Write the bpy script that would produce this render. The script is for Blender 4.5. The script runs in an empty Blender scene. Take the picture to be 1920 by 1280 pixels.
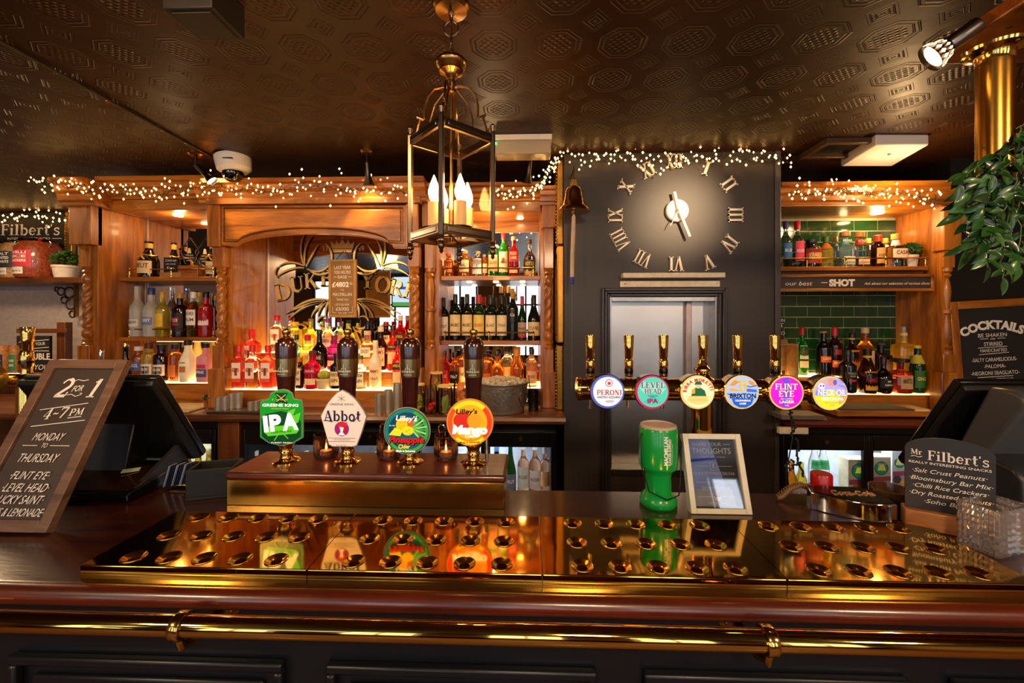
import bpy, bmesh, math, random
from mathutils import Vector, Matrix
random.seed(7)
PI = math.pi
SC = bpy.context.scene
COL = SC.collection
# ---------------------------------------------------------------- camera, light, exposure
F = 780.0; HY = 596.0; YAW = math.radians(1.9); CZ = 1.70
cam_d = bpy.data.cameras.new('camera'); cam = bpy.data.objects.new('camera', cam_d); COL.objects.link(cam)
cam.location = (0, 0, CZ); cam.rotation_euler = (PI/2, 0, YAW)
cam_d.sensor_width = 36; cam_d.lens = F/1920*36; cam_d.shift_y = -(640-HY)/1920
cam_d.clip_start = 0.02
SC.camera = cam
SC.view_settings.view_transform = 'Standard'; SC.view_settings.look = 'None'
SC.view_settings.exposure = 0.8; SC.view_settings.gamma = 1; SC.view_settings.use_curve_mapping = False
SC.cycles.max_bounces = 10; SC.cycles.transmission_bounces = 8; SC.cycles.transparent_max_bounces = 12
SC.cycles.sample_clamp_indirect = 4
w = bpy.data.worlds.new('world'); SC.world = w; w.use_nodes = True
w.node_tree.nodes['Background'].inputs[0].default_value = (0.55, 0.7, 1, 1)
w.node_tree.nodes['Background'].inputs[1].default_value = 0.6
WARM = (1.0, 0.62, 0.26)
def lamp(kind, loc, power, col=WARM, size=0.1, sizey=None, aim=None, angle=60, blend=0.5, name='lamp'):
    d = bpy.data.lights.new(name, kind); o = bpy.data.objects.new(name, d); COL.objects.link(o)
    o.location = loc; d.energy = power; d.color = col
    if kind == 'AREA':
        d.size = size
        if sizey: d.shape = 'RECTANGLE'; d.size_y = sizey
    else: d.shadow_soft_size = size
    if kind == 'SPOT': d.spot_size = math.radians(angle); d.spot_blend = blend
    if aim is not None: o.rotation_euler = (Vector(aim)-Vector(loc)).to_track_quat('-Z', 'Y').to_euler()
    return o
# daylight arriving through the street windows of the room behind the photographer
for wx in (-4.5, -3.0, -1.5, 0.0, 1.5, 2.95):
    lamp('AREA', (wx, -3.42, 1.7), 7.5, (0.88, 0.93, 1.0), .80, 1.75, aim=(wx, 0, 1.7), name='window_daylight')
# added unseen warm fill from the ceiling, behind the photographer and at far left
for lx, ly in ((-2.4, -1.0), (0.4, -1.2), (2.3, -1.0), (-3.9, 2.5)):
    lamp('AREA', (lx, ly, 2.64), 24 if ly < 0 else 16, (1, .68, .38), .35, aim=(lx*.9, ly+1.3 if ly < 0 else ly+.3, 0), name='room_fill')
def P(px, py, Y):
    """photo pixel -> world point on the plane y = Y"""
    u = (px-960)/F; v = (HY-py)/F
    dx = -math.sin(YAW)+u*math.cos(YAW); dy = math.cos(YAW)+u*math.sin(YAW)
    t = Y/dy
    return Vector((dx*t, Y, CZ+v*t))
def X(px, Y): return P(px, HY, Y).x
def Z(px, py, Y): return P(px, py, Y).z
def PS(px, Y): return abs(P(px, HY+1, Y).z-CZ)      # metres per pixel at that place
def PZ(px, py, z):
    """photo pixel -> world point on the plane z = z"""
    p = P(px, py, 1.0); return Vector((0, 0, CZ))+(p-Vector((0, 0, CZ)))*((z-CZ)/(p.z-CZ))
# the spots of the bar
lamp('SPOT', PZ(380, 330, 2.62)+Vector((0.05, -.12, 0)), 22, (1, .66, .3), .02, aim=P(500, 420, 2.62), angle=62, name='spot_beam')
lamp('SPOT', PZ(688, 325, 2.60)+Vector((0, -.1, 0)), 10, (1, .66, .3), .02, aim=P(700, 440, 2.62), angle=70, name='spot_beam')
lamp('SPOT', (1.25, 1.55, 2.60), 60, (1, .68, .38), .015, aim=P(1272, 398, 2.55), angle=40, blend=1, name='spot_beam')
lamp('SPOT', P(1880, 30, 0.9), 22, (1, .66, .32), .03, aim=P(1600, 1000, 1.1), angle=80, name='spot_beam')
lamp('POINT', P(1700, 360, 2.4), 5, (1, .62, .28), .04, name='ceiling_downlight_beam')
lamp('SPOT', (-.9, .2, 2.62), 60, (1, .64, .32), .05, aim=(-1.1, 2.8, 1.5), angle=75, blend=1, name='spot_beam')

# ---------------------------------------------------------------- colour and material helpers
def hx(s):
    c = [int(s[i:i+2], 16)/255 for i in (0, 2, 4)]
    return tuple((x/12.92 if x <= .04045 else ((x+.055)/1.055)**2.4) for x in c)
MATS = {}
def M(name, col='808080', rough=.5, metal=0, trans=0, ior=1.45, emit=None, es=0, noise=0.12, ns=25, bump=0, bs=120, coat=0, spec=.5):
    if name in MATS: return MATS[name]
    m = bpy.data.materials.new(name); m.use_nodes = True; nt = m.node_tree; b = nt.nodes['Principled BSDF']
    c = hx(col) if isinstance(col, str) else col
    i = b.inputs
    i['Base Color'].default_value = (*c, 1); i['Roughness'].default_value = rough; i['Metallic'].default_value = metal
    i['IOR'].default_value = ior; i['Transmission Weight'].default_value = trans; i['Coat Weight'].default_value = coat
    i['Coat Roughness'].default_value = .08
    i['Specular IOR Level'].default_value = spec
    if emit: i['Emission Color'].default_value = (*(hx(emit) if isinstance(emit, str) else emit), 1); i['Emission Strength'].default_value = es
    if noise or bump:
        tc = nt.nodes.new('ShaderNodeTexCoord')
    if noise:
        n = nt.nodes.new('ShaderNodeTexNoise'); n.inputs['Scale'].default_value = ns; n.inputs['Detail'].default_value = 4
        nt.links.new(tc.outputs['Object'], n.inputs['Vector'])
        r = nt.nodes.new('ShaderNodeValToRGB')
        r.color_ramp.elements[0].position = .3; r.color_ramp.elements[1].position = .7
        r.color_ramp.elements[0].color = (*[x*(1-noise) for x in c], 1); r.color_ramp.elements[1].color = (*[min(1, x*(1+noise)) for x in c], 1)
        nt.links.new(n.outputs[0], r.inputs[0]); nt.links.new(r.outputs[0], b.inputs['Base Color'])
    if bump:
        n = nt.nodes.new('ShaderNodeTexNoise'); n.inputs['Scale'].default_value = bs; n.inputs['Detail'].default_value = 3
        nt.links.new(tc.outputs['Object'], n.inputs['Vector'])
        u = nt.nodes.new('ShaderNodeBump'); u.inputs['Strength'].default_value = bump; u.inputs['Distance'].default_value = .004
        nt.links.new(n.outputs[0], u.inputs['Height']); nt.links.new(u.outputs[0], b.inputs['Normal'])
    MATS[name] = m; return m
def wood(name, dark, light, axis='x', rough=.35, coat=.3, scale=1.0):
    if name in MATS: return MATS[name]
    m = bpy.data.materials.new(name); m.use_nodes = True; nt = m.node_tree; b = nt.nodes['Principled BSDF']
    tc = nt.nodes.new('ShaderNodeTexCoord'); mp = nt.nodes.new('ShaderNodeMapping')
    s = [9*scale]*3; s['xyz'.index(axis)] = .9*scale
    mp.inputs['Scale'].default_value = s; nt.links.new(tc.outputs['Object'], mp.inputs[0])
    n = nt.nodes.new('ShaderNodeTexNoise'); n.inputs['Scale'].default_value = 1.6; n.inputs['Detail'].default_value = 6; n.inputs['Distortion'].default_value = 1.4
    nt.links.new(mp.outputs[0], n.inputs['Vector'])
    n2 = nt.nodes.new('ShaderNodeTexNoise'); n2.inputs['Scale'].default_value = 14; n2.inputs['Detail'].default_value = 4
    nt.links.new(mp.outputs[0], n2.inputs['Vector'])
    mx = nt.nodes.new('ShaderNodeMath'); mx.operation = 'MULTIPLY_ADD'; mx.inputs[1].default_value = .35
    nt.links.new(n2.outputs[0], mx.inputs[0]); nt.links.new(n.outputs[0], mx.inputs[2])
    r = nt.nodes.new('ShaderNodeValToRGB'); e = r.color_ramp.elements
    e[0].position = .45; e[1].position = .85; e[0].color = (*hx(dark), 1); e[1].color = (*hx(light), 1)
    nt.links.new(mx.outputs[0], r.inputs[0]); nt.links.new(r.outputs[0], b.inputs['Base Color'])
    u = nt.nodes.new('ShaderNodeBump'); u.inputs['Strength'].default_value = .15; u.inputs['Distance'].default_value = .002
    nt.links.new(n2.outputs[0], u.inputs['Height']); nt.links.new(u.outputs[0], b.inputs['Normal'])
    b.inputs['Roughness'].default_value = rough; b.inputs['Coat Weight'].default_value = coat; b.inputs['Coat Roughness'].default_value = .12
    MATS[name] = m; return m
def thin_glass(name, tint=(1, 1, 1), refl=.10, rough=.02):
    if name in MATS: return MATS[name]
    m = bpy.data.materials.new(name); m.use_nodes = True; nt = m.node_tree
    for n in list(nt.nodes): nt.nodes.remove(n)
    o = nt.nodes.new('ShaderNodeOutputMaterial'); t = nt.nodes.new('ShaderNodeBsdfTransparent'); g = nt.nodes.new('ShaderNodeBsdfGlossy')
    t.inputs[0].default_value = (*tint, 1); g.inputs['Roughness'].default_value = rough
    f = nt.nodes.new('ShaderNodeLayerWeight'); f.inputs[0].default_value = refl
    mx = nt.nodes.new('ShaderNodeMixShader')
    nt.links.new(f.outputs['Fresnel'], mx.inputs[0]); nt.links.new(t.outputs[0], mx.inputs[1]); nt.links.new(g.outputs[0], mx.inputs[2])
    nt.links.new(mx.outputs[0], o.inputs[0]); MATS[name] = m; return m
def emis(name, col, s, noise=0): return M(name, '000000', .5, emit=col, es=s, noise=0)
def glass(name, col, trans=1.0, rough=.03): return M(name, col, rough, trans=trans, ior=1.4, noise=0)

OAK = wood('oak_x', '6c3407', 'b8701c', 'x'); OAKZ = wood('oak_z', '6c3407', 'b8701c', 'z')
OAKD = wood('oak_dark', '40200a', '6e3a14', 'x'); OAKDZ = wood('oak_dark_z', '40200a', '6e3a14', 'z')
MAHO = wood('mahogany', '200b05', '41190a', 'x', .24, .7); MAHR = wood('mahogany_red', '38120a', '6a2611', 'x', .3, .5)
DARKW = wood('dark_handle', '1c0805', '4a1710', 'z', .2, .9)
PINE = wood('pine', '8a5a2c', 'b98a4e', 'x', .6, 0); FRAMEW = wood('board_frame', '4a3022', '7a5844', 'x', .45, .2)
BRASS = M('brass', 'dcb25c', .13, 1, noise=.08, ns=9); BRASSM = M('polished_brass', 'e2b45a', .05, 1, noise=.04, ns=6, bump=.03, bs=7)
BRASSD = M('old_brass', '8a6a38', .3, 1, noise=.2)
CHROME = M('chrome', 'd8d8dc', .08, 1, noise=0); STEEL = M('steel', '9a9690', .28, 1, noise=.1)
GUN = M('gunmetal', '4a4038', .3, 1, noise=.1)
BLACK = M('black_plastic', '0c0c0e', .4); BLACKG = M('black_gloss', '08080a', .15)
CHARW = M('charcoal_paint', '37302e', .45, noise=.06, ns=4, bump=.1, bs=30)
PANEL = M('black_paint', '101218', .34, noise=.15, ns=5)
BOARD = M('chalkboard', '1b1918', .65, noise=.15, ns=12); CHALK = M('chalk', 'e8dfd4', .9)
WHITE = M('white_paint', 'e8e4de', .5); CREAM = M('cream', 'efe2c4', .6); PAPER = M('paper', 'e9e2d6', .6)
MIRROR = M('mirror', 'd2ccc4', .012, 1, noise=0)
PANE = thin_glass('pane'); PANEC = thin_glass('pane_clear', refl=.06)
BULB = emis('bulb_glow', (1, .48, .13), 130); FAIRY = emis('fairy_glow', (1, .52, .14), 9)
LED = emis('led_warm', (1, .62, .20), 5.5); DOWN = emis('downlight_glow', (1, .66, .3), 30)
FRLED = emis('fridge_led', (.85, .93, 1), 5)

# ---------------------------------------------------------------- mesh helpers
class MB:
    def __init__(s): s.v = []; s.f = []
    def add(s, v, f):
        n = len(s.v); s.v += [tuple(p) for p in v]; s.f += [tuple(i+n for i in q) for q in f]; return s
    def box(s, c, d, rz=0, rx=0, ry=0):
        x, y, z = (k/2 for k in d)
        v = [Vector((a*x, b*y, e*z)) for e in (-1, 1) for a, b in ((-1, -1), (1, -1), (1, 1), (-1, 1))]
        R = Matrix.Rotation(rz, 3, 'Z') @ Matrix.Rotation(ry, 3, 'Y') @ Matrix.Rotation(rx, 3, 'X')
        return s.add([R@p+Vector(c) for p in v], [(3, 2, 1, 0), (4, 5, 6, 7), (0, 1, 5, 4), (1, 2, 6, 5), (2, 3, 7, 6), (3, 0, 4, 7)])
    def b2(s, x0, x1, y0, y1, z0, z1): return s.box(((x0+x1)/2, (y0+y1)/2, (z0+z1)/2), (abs(x1-x0), abs(y1-y0), abs(z1-z0)))
    def lathe(s, prof, n=20, c=(0, 0, 0), mat=None, cap=True, shape=None):
        v = []; f = []
        for k, (r, z) in enumerate(prof):
            for i in range(n):
                a = 2*PI*i/n
                if shape: x, y = shape(a, r, z)
                else: x, y = r*math.cos(a), r*math.sin(a)
                v.append(Vector((x, y, z)))
        for k in range(len(prof)-1):
            for i in range(n):
                j = (i+1) % n; f.append((k*n+i, k*n+j, (k+1)*n+j, (k+1)*n+i))
        if cap:
            f.append(tuple(range(n-1, -1, -1))); f.append(tuple((len(prof)-1)*n+i for i in range(n)))
        if mat: v = [mat@p for p in v]
        return s.add([p+Vector(c) for p in v], f)
    def tube(s, pts, r, n=8, closed=False, cap=True):
        pts = [Vector(p) for p in pts]; v = []; f = []; m = len(pts); up = None
        rs = r if isinstance(r, (list, tuple)) else [r]*m
        for k, p in enumerate(pts):
            if closed: d = (pts[(k+1) % m]-pts[k-1])
            else: d = (pts[min(k+1, m-1)]-pts[max(k-1, 0)])
            d = d.normalized() if d.length > 1e-9 else Vector((0, 0, 1))
            if up is None: up = Vector((0, 0, 1)) if abs(d.z) < .9 else Vector((1, 0, 0))
            a = d.cross(up).normalized(); up = a.cross(d).normalized()
            for i in range(n):
                t = 2*PI*i/n; v.append(p+(a*math.cos(t)+up*math.sin(t))*rs[k])
        for k in range(m if closed else m-1):
            for i in range(n):
                j = (i+1) % n; q = (k+1) % m; f.append((k*n+j, k*n+i, q*n+i, q*n+j))
        if cap and not closed: f.append(tuple(range(n))); f.append(tuple((m-1)*n+i for i in range(n-1, -1, -1)))
        return s.add(v, f)
    def prism(s, poly, y0, y1):
        """polygon in x,z drawn out along y"""
        n = len(poly); v = [(x, y0, z) for x, z in poly]+[(x, y1, z) for x, z in poly]
        ar = sum(poly[i][0]*poly[(i+1) % n][1]-poly[(i+1) % n][0]*poly[i][1] for i in range(n))
        f = [tuple(range(n)), tuple(range(2*n-1, n-1, -1))]+[((i+1) % n, i, i+n, (i+1) % n+n) for i in range(n)]
        if ar < 0: f = [q[::-1] for q in f]
        return s.add(v, f)
    def prismx(s, poly, x0, x1):
        """polygon in y,z drawn out along x"""
        n = len(poly); v = [(x0, y, z) for y, z in poly]+[(x1, y, z) for y, z in poly]
        ar = sum(poly[i][0]*poly[(i+1) % n][1]-poly[(i+1) % n][0]*poly[i][1] for i in range(n))
        f = [tuple(range(n-1, -1, -1)), tuple(range(n, 2*n))]+[(i, (i+1) % n, (i+1) % n+n, i+n) for i in range(n)]
        if ar < 0: f = [q[::-1] for q in f]
        return s.add(v, f)
    def sphere(s, c, r, n=12, m=8, sc=(1, 1, 1)):
        pr = [(r*math.sin(PI*k/m)+1e-5, -r*math.cos(PI*k/m)) for k in range(m+1)]
        return s.lathe([(a, b) for a, b in pr], n, c, mat=Matrix.Diagonal(sc))
def mesh(mb, smooth=True, ang=38):
    me = bpy.data.meshes.new('m'); me.from_pydata(mb.v, [], mb.f); me.validate()
    if smooth:
        me.shade_smooth(); me.set_sharp_from_angle(angle=math.radians(ang))
    me.update(); return me
def obj(name, mb, m, parent=None, bevel=0, smooth=True, loc=None, ang=38, label=None, kind=None, seg=2):
    me = mb if isinstance(mb, bpy.types.Mesh) else mesh(mb, smooth, ang)
    if m is not None and not me.materials: me.materials.append(m)
    me.name = name
    o = bpy.data.objects.new(name, me); COL.objects.link(o)
    if parent: o.parent = parent
    if loc is not None: o.location = loc
    if bevel:
        b = o.modifiers.new('b', 'BEVEL'); b.width = bevel; b.segments = seg; b.limit_method = 'ANGLE'; b.angle_limit = math.radians(40)
    if label: o['label'] = label
    if kind: o['kind'] = kind
    return o
def thing(name, label, cat, loc=(0, 0, 0), rot=(0, 0, 0), group=None):
    o = bpy.data.objects.new(name, None); COL.objects.link(o); o.location = loc; o.rotation_euler = rot; o.empty_display_size = .02
    o['label'] = label; o['category'] = cat
    if group: o['group'] = group
    return o
def tag(o, label, cat, group=None):
    o['label'] = label; o['category'] = cat
    if group: o['group'] = group
    return o
def struct(name, mb, m, bevel=0, parent=None):
    o = obj(name, mb, m, parent, bevel, smooth=False)
    if not parent: o['kind'] = 'structure'
    return o
def copy_tree(o, parent=None):
    c = o.copy(); COL.objects.link(c)
    if parent: c.parent = parent
    for ch in list(o.children): copy_tree(ch, c)
    return c

# ---------------------------------------------------------------- lettering
_TC = {}
def text2d(s, bold=0):
    """built-in font: vertices and faces with cap height 1, starting at x = 0"""
    k = (s, bold)
    if k in _TC: return _TC[k]
    cu = bpy.data.curves.new('t', 'FONT'); cu.body = s; cu.size = 1; cu.resolution_u = 3; cu.offset = bold
    cu.fill_mode = 'FRONT' if hasattr(cu, 'fill_mode') else cu.fill_mode
    o = bpy.data.objects.new('t', cu); COL.objects.link(o)
    dg = bpy.context.evaluated_depsgraph_get(); me = bpy.data.meshes.new_from_object(o.evaluated_get(dg))
    v = [(p.co.x/.73, p.co.y/.73) for p in me.vertices]; f = [tuple(p.vertices) for p in me.polygons]
    bpy.data.objects.remove(o); bpy.data.curves.remove(cu); bpy.data.meshes.remove(me)
    if not v: v = [(0, 0)]
    x0 = min(p[0] for p in v); v = [(a-x0, b) for a, b in v]
    _TC[k] = (v, f); return _TC[k]
def arc(cx, cy, rx, ry, a0, a1, n=12):
    return [(cx+rx*math.cos(math.radians(a0+(a1-a0)*i/n)), cy+ry*math.sin(math.radians(a0+(a1-a0)*i/n))) for i in range(n+1)]
TK, TN = .17, .07       # thick and thin strokes of the serif letters
_S = lambda x, t=TK: (t, [(x, 0), (x, 1)])
SER = {
 'I': (.45, [_S(.22)], [(.22, 0, .36), (.22, 1, .36)]), 'l': (.42, [_S(.2)], [(.2, 0, .34), (.13, 1, .2)]),
 'V': (.8, [(TK, [(.14, 1), (.42, 0)]), (TN, [(.68, 1), (.42, 0)])], [(.14, 1, .32), (.68, 1, .28)]),
 'X': (.8, [(TK, [(.14, 1), (.66, 0)]), (TN, [(.66, 1), (.14, 0)])], [(.14, 1, .3), (.66, 1, .3), (.14, 0, .3), (.66, 0, .3)]),
 'D': (.86, [_S(.2), (TN, [(.05, 1), (.4, 1)]), (TN, [(.05, 0), (.4, 0)]), (TK, arc(.36, .5, .36, .47, -85, 85))], [(.2, 0, .3), (.2, 1, .3)]),
 'U': (.86, [(TK, [(.2, 1), (.2, .3)]+arc(.42, .3, .22, .28, 180, 290, 8)), (TN, arc(.42, .3, .25, .27, 280, 360, 6)+[(.67, 1)])], [(.2, 1, .34), (.67, 1, .28)]),
 'K': (.88, [_S(.2), (TN, [(.28, .42), (.68, 1)]), (TK, [(.4, .58), (.74, 0)])], [(.2, 0, .34), (.2, 1, .34), (.68, 1, .28), (.74, 0, .3)]),
 'E': (.74, [_S(.2), (TN, [(.1, .97), (.64, .97)]), (TN, [(.2, .52), (.5, .52)]), (TN, [(.1, .03), (.66, .03)]), (TN, [(.64, .97), (.64, .78)]), (TN, [(.66, .03), (.66, .25)]), (TN, [(.5, .62), (.5, .42)])], [(.2, 0, .3), (.2, 1, .3)]),
 'F': (.7, [_S(.2), (TN, [(.1, .97), (.62, .97)]), (TN, [(.2, .52), (.5, .52)]), (TN, [(.62, .97), (.62, .76)]), (TN, [(.5, .62), (.5, .42)])], [(.2, 0, .36), (.2, 1, .3)]),
 'Y': (.82, [(TK, [(.14, 1), (.4, .48)]), (TN, [(.68, 1), (.4, .48)]), (TK, [(.4, .5), (.4, 0)])], [(.14, 1, .3), (.68, 1, .28), (.4, 0, .34)]),
 'O': (.92, [(TK, arc(.45, .5, .33, .47, 110, 250)), (TK, arc(.45, .5, .33, .47, -70, 70)), (TN, arc(.45, .5, .33, .47, 60, 120, 6)), (TN, arc(.45, .5, .33, .47, 240, 300, 6))], []),
 'R': (.88, [_S(.2), (TN, [(.1, .97), (.42, .97)]), (TN, [(.2, .5), (.42, .5)]), (TK*.9, arc(.4, .735, .24, .235, -85, 85, 8)), (TK, [(.42, .5), (.76, 0)])], [(.2, 0, .34), (.2, 1, .3), (.76, 0, .26)]),
 'P': (.78, [_S(.2), (TN, [(.1, .97), (.42, .97)]), (TN, [(.2, .46), (.42, .46)]), (TK*.9, arc(.4, .715, .26, .25, -85, 85, 8))], [(.2, 0, .34), (.2, 1, .3)]),
 'M': (1.08, [(TN, [(.16, 0), (.2, 1)]), (TK, [(.2, 1), (.52, .1)]), (TN, [(.52, .1), (.84, 1)]), (TK, [(.84, 1), (.88, 0)])], [(.16, 0, .26), (.88, 0, .32), (.14, 1, .2), (.9, 1, .2)]),
 'N': (.92, [(TN, [(.18, 0), (.18, 1)]), (TK, [(.18, 1), (.72, 0)]), (TN, [(.72, 0), (.72, 1)])], [(.18, 0, .26), (.12, 1, .24), (.72, 1, .28)]),
 'L': (.7, [_S(.2), (TN, [(.1, .03), (.62, .03)]), (TN, [(.62, .03), (.62, .26)])], [(.2, 0, .3), (.2, 1, .34)]),
 'T': (.8, [_S(.4), (TN, [(.08, .97), (.72, .97)]), (TN, [(.08, .97), (.08, .76)]), (TN, [(.72, .97), (.72, .76)])], [(.4, 0, .36)]),
 'H': (.92, [_S(.2), _S(.7), (TN, [(.2, .5), (.7, .5)])], [(.2, 0, .32), (.2, 1, .32), (.7, 0, .32), (.7, 1, .32)]),
 'A': (.86, [(TN, [(.14, 0), (.42, 1)]), (TK, [(.42, 1), (.72, 0)]), (TN, [(.24, .33), (.6, .33)])], [(.14, 0, .26), (.72, 0, .3)]),
 'B': (.82, [_S(.2), (TN, [(.1, .97), (.42, .97)]), (TN, [(.2, .52), (.42, .52)]), (TN, [(.1, .03), (.42, .03)]), (TK*.85, arc(.4, .745, .21, .225, -85, 85, 8)), (TK, arc(.4, .275, .26, .24, -85, 85, 8))], []),
 '1': (.5, [_S(.26), (TN, [(.26, .97), (.08, .8)])], [(.26, 0, .4)]),
 '2': (.74, [(TN*1.3, arc(.36, .72, .24, .25, 175, 90, 6)), (TK, arc(.36, .7, .25, .27, 90, -30, 8)+[(.14, .06)]), (TK*.9, [(.1, .07), (.66, .07)]), (TN, [(.66, .07), (.68, .28)])], []),
 '4': (.8, [(TN, [(.5, 1), (.08, .3), (.72, .3)]), (TK, [(.5, 1), (.5, 0)])], [(.5, 0, .34)]),
 '7': (.72, [(TK*.8, [(.08, .94), (.64, .94)]), (TK*.8, [(.64, .94), (.3, 0)]), (TN, [(.08, .98), (.08, .74)])], []),
 '9': (.7, [(TK*.8, arc(.34, .68, .22, .29, 0, 360, 16)), (TN*1.4, arc(.2, .6, .36, .58, 5, -75, 8))], []),
 'i': (.42, [(TK, [(.2, 0), (.2, .66)]), (TK, [(.12, .9), (.28, .9)])], [(.2, 0, .36), (.13, .66, .18)]),
 'b': (.72, [(TK, [(.18, 0), (.18, 1)]), (TN, arc(.36, .33, .22, .3, 180, 90, 5)), (TK*.9, arc(.36, .33, .24, .3, 90, -90, 9)), (TN, arc(.36, .33, .2, .3, 270, 180, 5))], [(.1, 1, .2)]),
 'e': (.66, [(TN, [(.12, .36), (.54, .36)]), (TN*1.3, arc(.33, .34, .22, .3, 0, 100, 6)), (TK*.9, arc(.33, .34, .22, .31, 90, 250, 9)), (TN*1.2, arc(.33, .34, .22, .31, 250, 325, 5))], []),
 'r': (.56, [(TK, [(.18, 0), (.18, .66)]), (TN*1.4, arc(.36, .42, .18, .22, 175, 60, 6)), (TK, [(.44, .56), (.5, .6)])], [(.18, 0, .36), (.1, .66, .2)]),
 't': (.5, [(TK, [(.22, .95), (.22, .15)]), (TN, arc(.34, .14, .12, .12, 180, 330, 6)), (TN*1.2, [(.06, .66), (.44, .66)])], []),
 's': (.58, [(TN*1.5, arc(.29, .49, .17, .15, 20, 190, 7)+[(.29, .34)]+arc(.29, .18, .19, .16, 60, -160, 8)), (TN, [(.46, .66), (.46, .5)]), (TN, [(.1, .18), (.1, .02)])], []),
 'a': (.68, [(TK, [(.5, 0), (.5, .5)]), (TN*1.4, arc(.33, .46, .18, .2, 10, 150, 6)), (TK*.8, arc(.3, .18, .2, .17, 0, 360, 10))], [(.54, 0, .2)]),
 'o': (.7, [(TK*.9, arc(.34, .33, .22, .3, 0, 360, 18))], []), "'": (.26, [(TN*1.3, [(.12, 1), (.1, .78)])], []),
 '~': (.6, [(TN*1.4, [(.08, .42), (.2, .5), (.34, .42), (.5, .5)])], []), ' ': (.4, [], []), '.': (.3, [(TK, [(.1, .08), (.24, .08)])], []),
}
def ribbon(pts, wd):
    v = []; f = []; n = len(pts); V = [Vector(p) for p in pts]
    for k in range(n):
        if k == 0: d = V[1]-V[0]
        elif k == n-1: d = V[-1]-V[-2]
        else: d = (V[k+1]-V[k]).normalized()+(V[k]-V[k-1]).normalized()
        d = d.normalized() if d.length > 1e-9 else Vector((1, 0)); q = Vector((-d.y, d.x))*wd/2
        v += [tuple(V[k]+q), tuple(V[k]-q)]
        if k: f.append((2*k-2, 2*k-1, 2*k+1, 2*k))
    return v, f
def serif2d(s):
    v = []; f = []; x = 0
    for ch in s:
        if ch not in SER: a, b = text2d(ch, .01); wd = max(p[0] for p in a)+.1; n = len(v); v += [(p[0]+x, p[1]) for p in a]; f += [tuple(i+n for i in q) for q in b]; x += wd; continue
        wd, st, se = SER[ch]
        for t, pts in st:
            a, b = ribbon(pts, t); n = len(v); v += [(p[0]+x, p[1]) for p in a]; f += [tuple(i+n for i in q) for q in b]
        for sx, sy, sw in se:
            yy = sy-.03 if sy > .5 else sy+.03
            a, b = ribbon([(sx-sw/2, yy), (sx+sw/2, yy)], .06); n = len(v); v += [(p[0]+x, p[1]) for p in a]; f += [tuple(i+n for i in q) for q in b]
        x += wd
    return v, f
class Face:
    """flat print on a surface whose local plane is x,z and which faces -y; pixel-like units of size s"""
    def __init__(s, parent, sc, ox, oy, y0, wrap=None, step=.0005): s.p = parent; s.s = sc; s.ox = ox; s.oy = oy; s.y = y0; s.wrap = wrap; s.step = step
    def T(s, x, y): return ((x-s.ox)*s.s, (s.oy-y)*s.s)
    def put(s, v, f, m, name, thick=0):
        s.y -= s.step; mb = MB(); y = s.y
        if s.wrap: vv = [((s.wrap-y)*math.sin(a/s.wrap), -(s.wrap-y)*math.cos(a/s.wrap)+s.wrap*0, b) for a, b in v]; vv = [(a, b, c) for a, b, c in vv]
        else: vv = [(a, y, b) for a, b in v]
        mb.add(vv, f)
        return obj(name, mb, m, s.p, smooth=False)
    def poly(s, pts, m, name='emblem'):
        if s.wrap and len(pts) == 4:      # bend a rectangle round the surface
            N = 12; v = []; a, b, c, d = [s.T(*p) for p in pts]
            for i in range(N+1):
                u = i/N; v += [(d[0]+(c[0]-d[0])*u, d[1]+(c[1]-d[1])*u), (a[0]+(b[0]-a[0])*u, a[1]+(b[1]-a[1])*u)]
            return s.put(v, [(2*i, 2*i+2, 2*i+3, 2*i+1) for i in range(N)], m, name)
        v = [s.T(*p) for p in pts]; n = len(v); cx = sum(a for a, b in v)/n; cy = sum(b for a, b in v)/n
        ar = sum(v[i][0]*v[(i+1) % n][1]-v[(i+1) % n][0]*v[i][1] for i in range(n))
        return s.put(v, [tuple(range(n)) if ar > 0 else tuple(range(n-1, -1, -1))], m, name)
    def disc(s, cx, cy, r, m, name='emblem', ry=None, n=28): return s.poly([(cx+r*math.cos(2*PI*i/n), cy+(ry or r)*math.sin(2*PI*i/n)) for i in range(n)], m, name)
    def line(s, pts, wd, m, name='line'):
        v, f = ribbon(pts, wd); return s.put([s.T(*p) for p in v], f, m, name)
    def lines(s, L, wd, m, name='line'):
        V = []; Fc = []
        for pts in L:
            v, f = ribbon(pts, wd); n = len(V); V += [s.T(*p) for p in v]; Fc += [tuple(i+n for i in q) for q in f]
        return s.put(V, Fc, m, name)
    def text(s, items, m, name='lettering'):
        """items: (string, centre x, baseline y, cap height, options) options: w width, serif, shear, bold, rot, arc radius"""
        V = []; Fc = []
        for it in items:
            st, cx, by, h = it[:4]; o = it[4] if len(it) > 4 else {}
            v, f = serif2d(st) if o.get('serif') else text2d(st, o.get('bold', 0))
            wd = max(p[0] for p in v) or 1
            tw = o.get('w', wd*h*o.get('sx', .95)); kx = tw/wd
            sh = o.get('shear', 0); R = o.get('arc'); ro = math.radians(o.get('rot', 0)); n = len(V)
            al = o.get('al', 'c'); off = {'c': tw/2, 'l': 0, 'r': tw}[al]
            for a, b in v:
                x = a*kx-off+sh*b*h; y = b*h
                if R:
                    t = x/R; x, y = (R+y)*math.sin(t), (R+y)*math.cos(t)-R
                x, y = x*math.cos(ro)-y*math.sin(ro), x*math.sin(ro)+y*math.cos(ro)
                V.append(((cx-s.ox+x)*s.s, (s.oy-by+y)*s.s))
            Fc += [tuple(i+n for i in q) for q in f]
        return s.put(V, Fc, m, name)
def col(h, rough=.5, **k): return M('c_'+h, h, rough, **k)
def lit(h, e=.35): return M('lit_'+h, h, .25, emit=h, es=e, noise=0)
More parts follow.
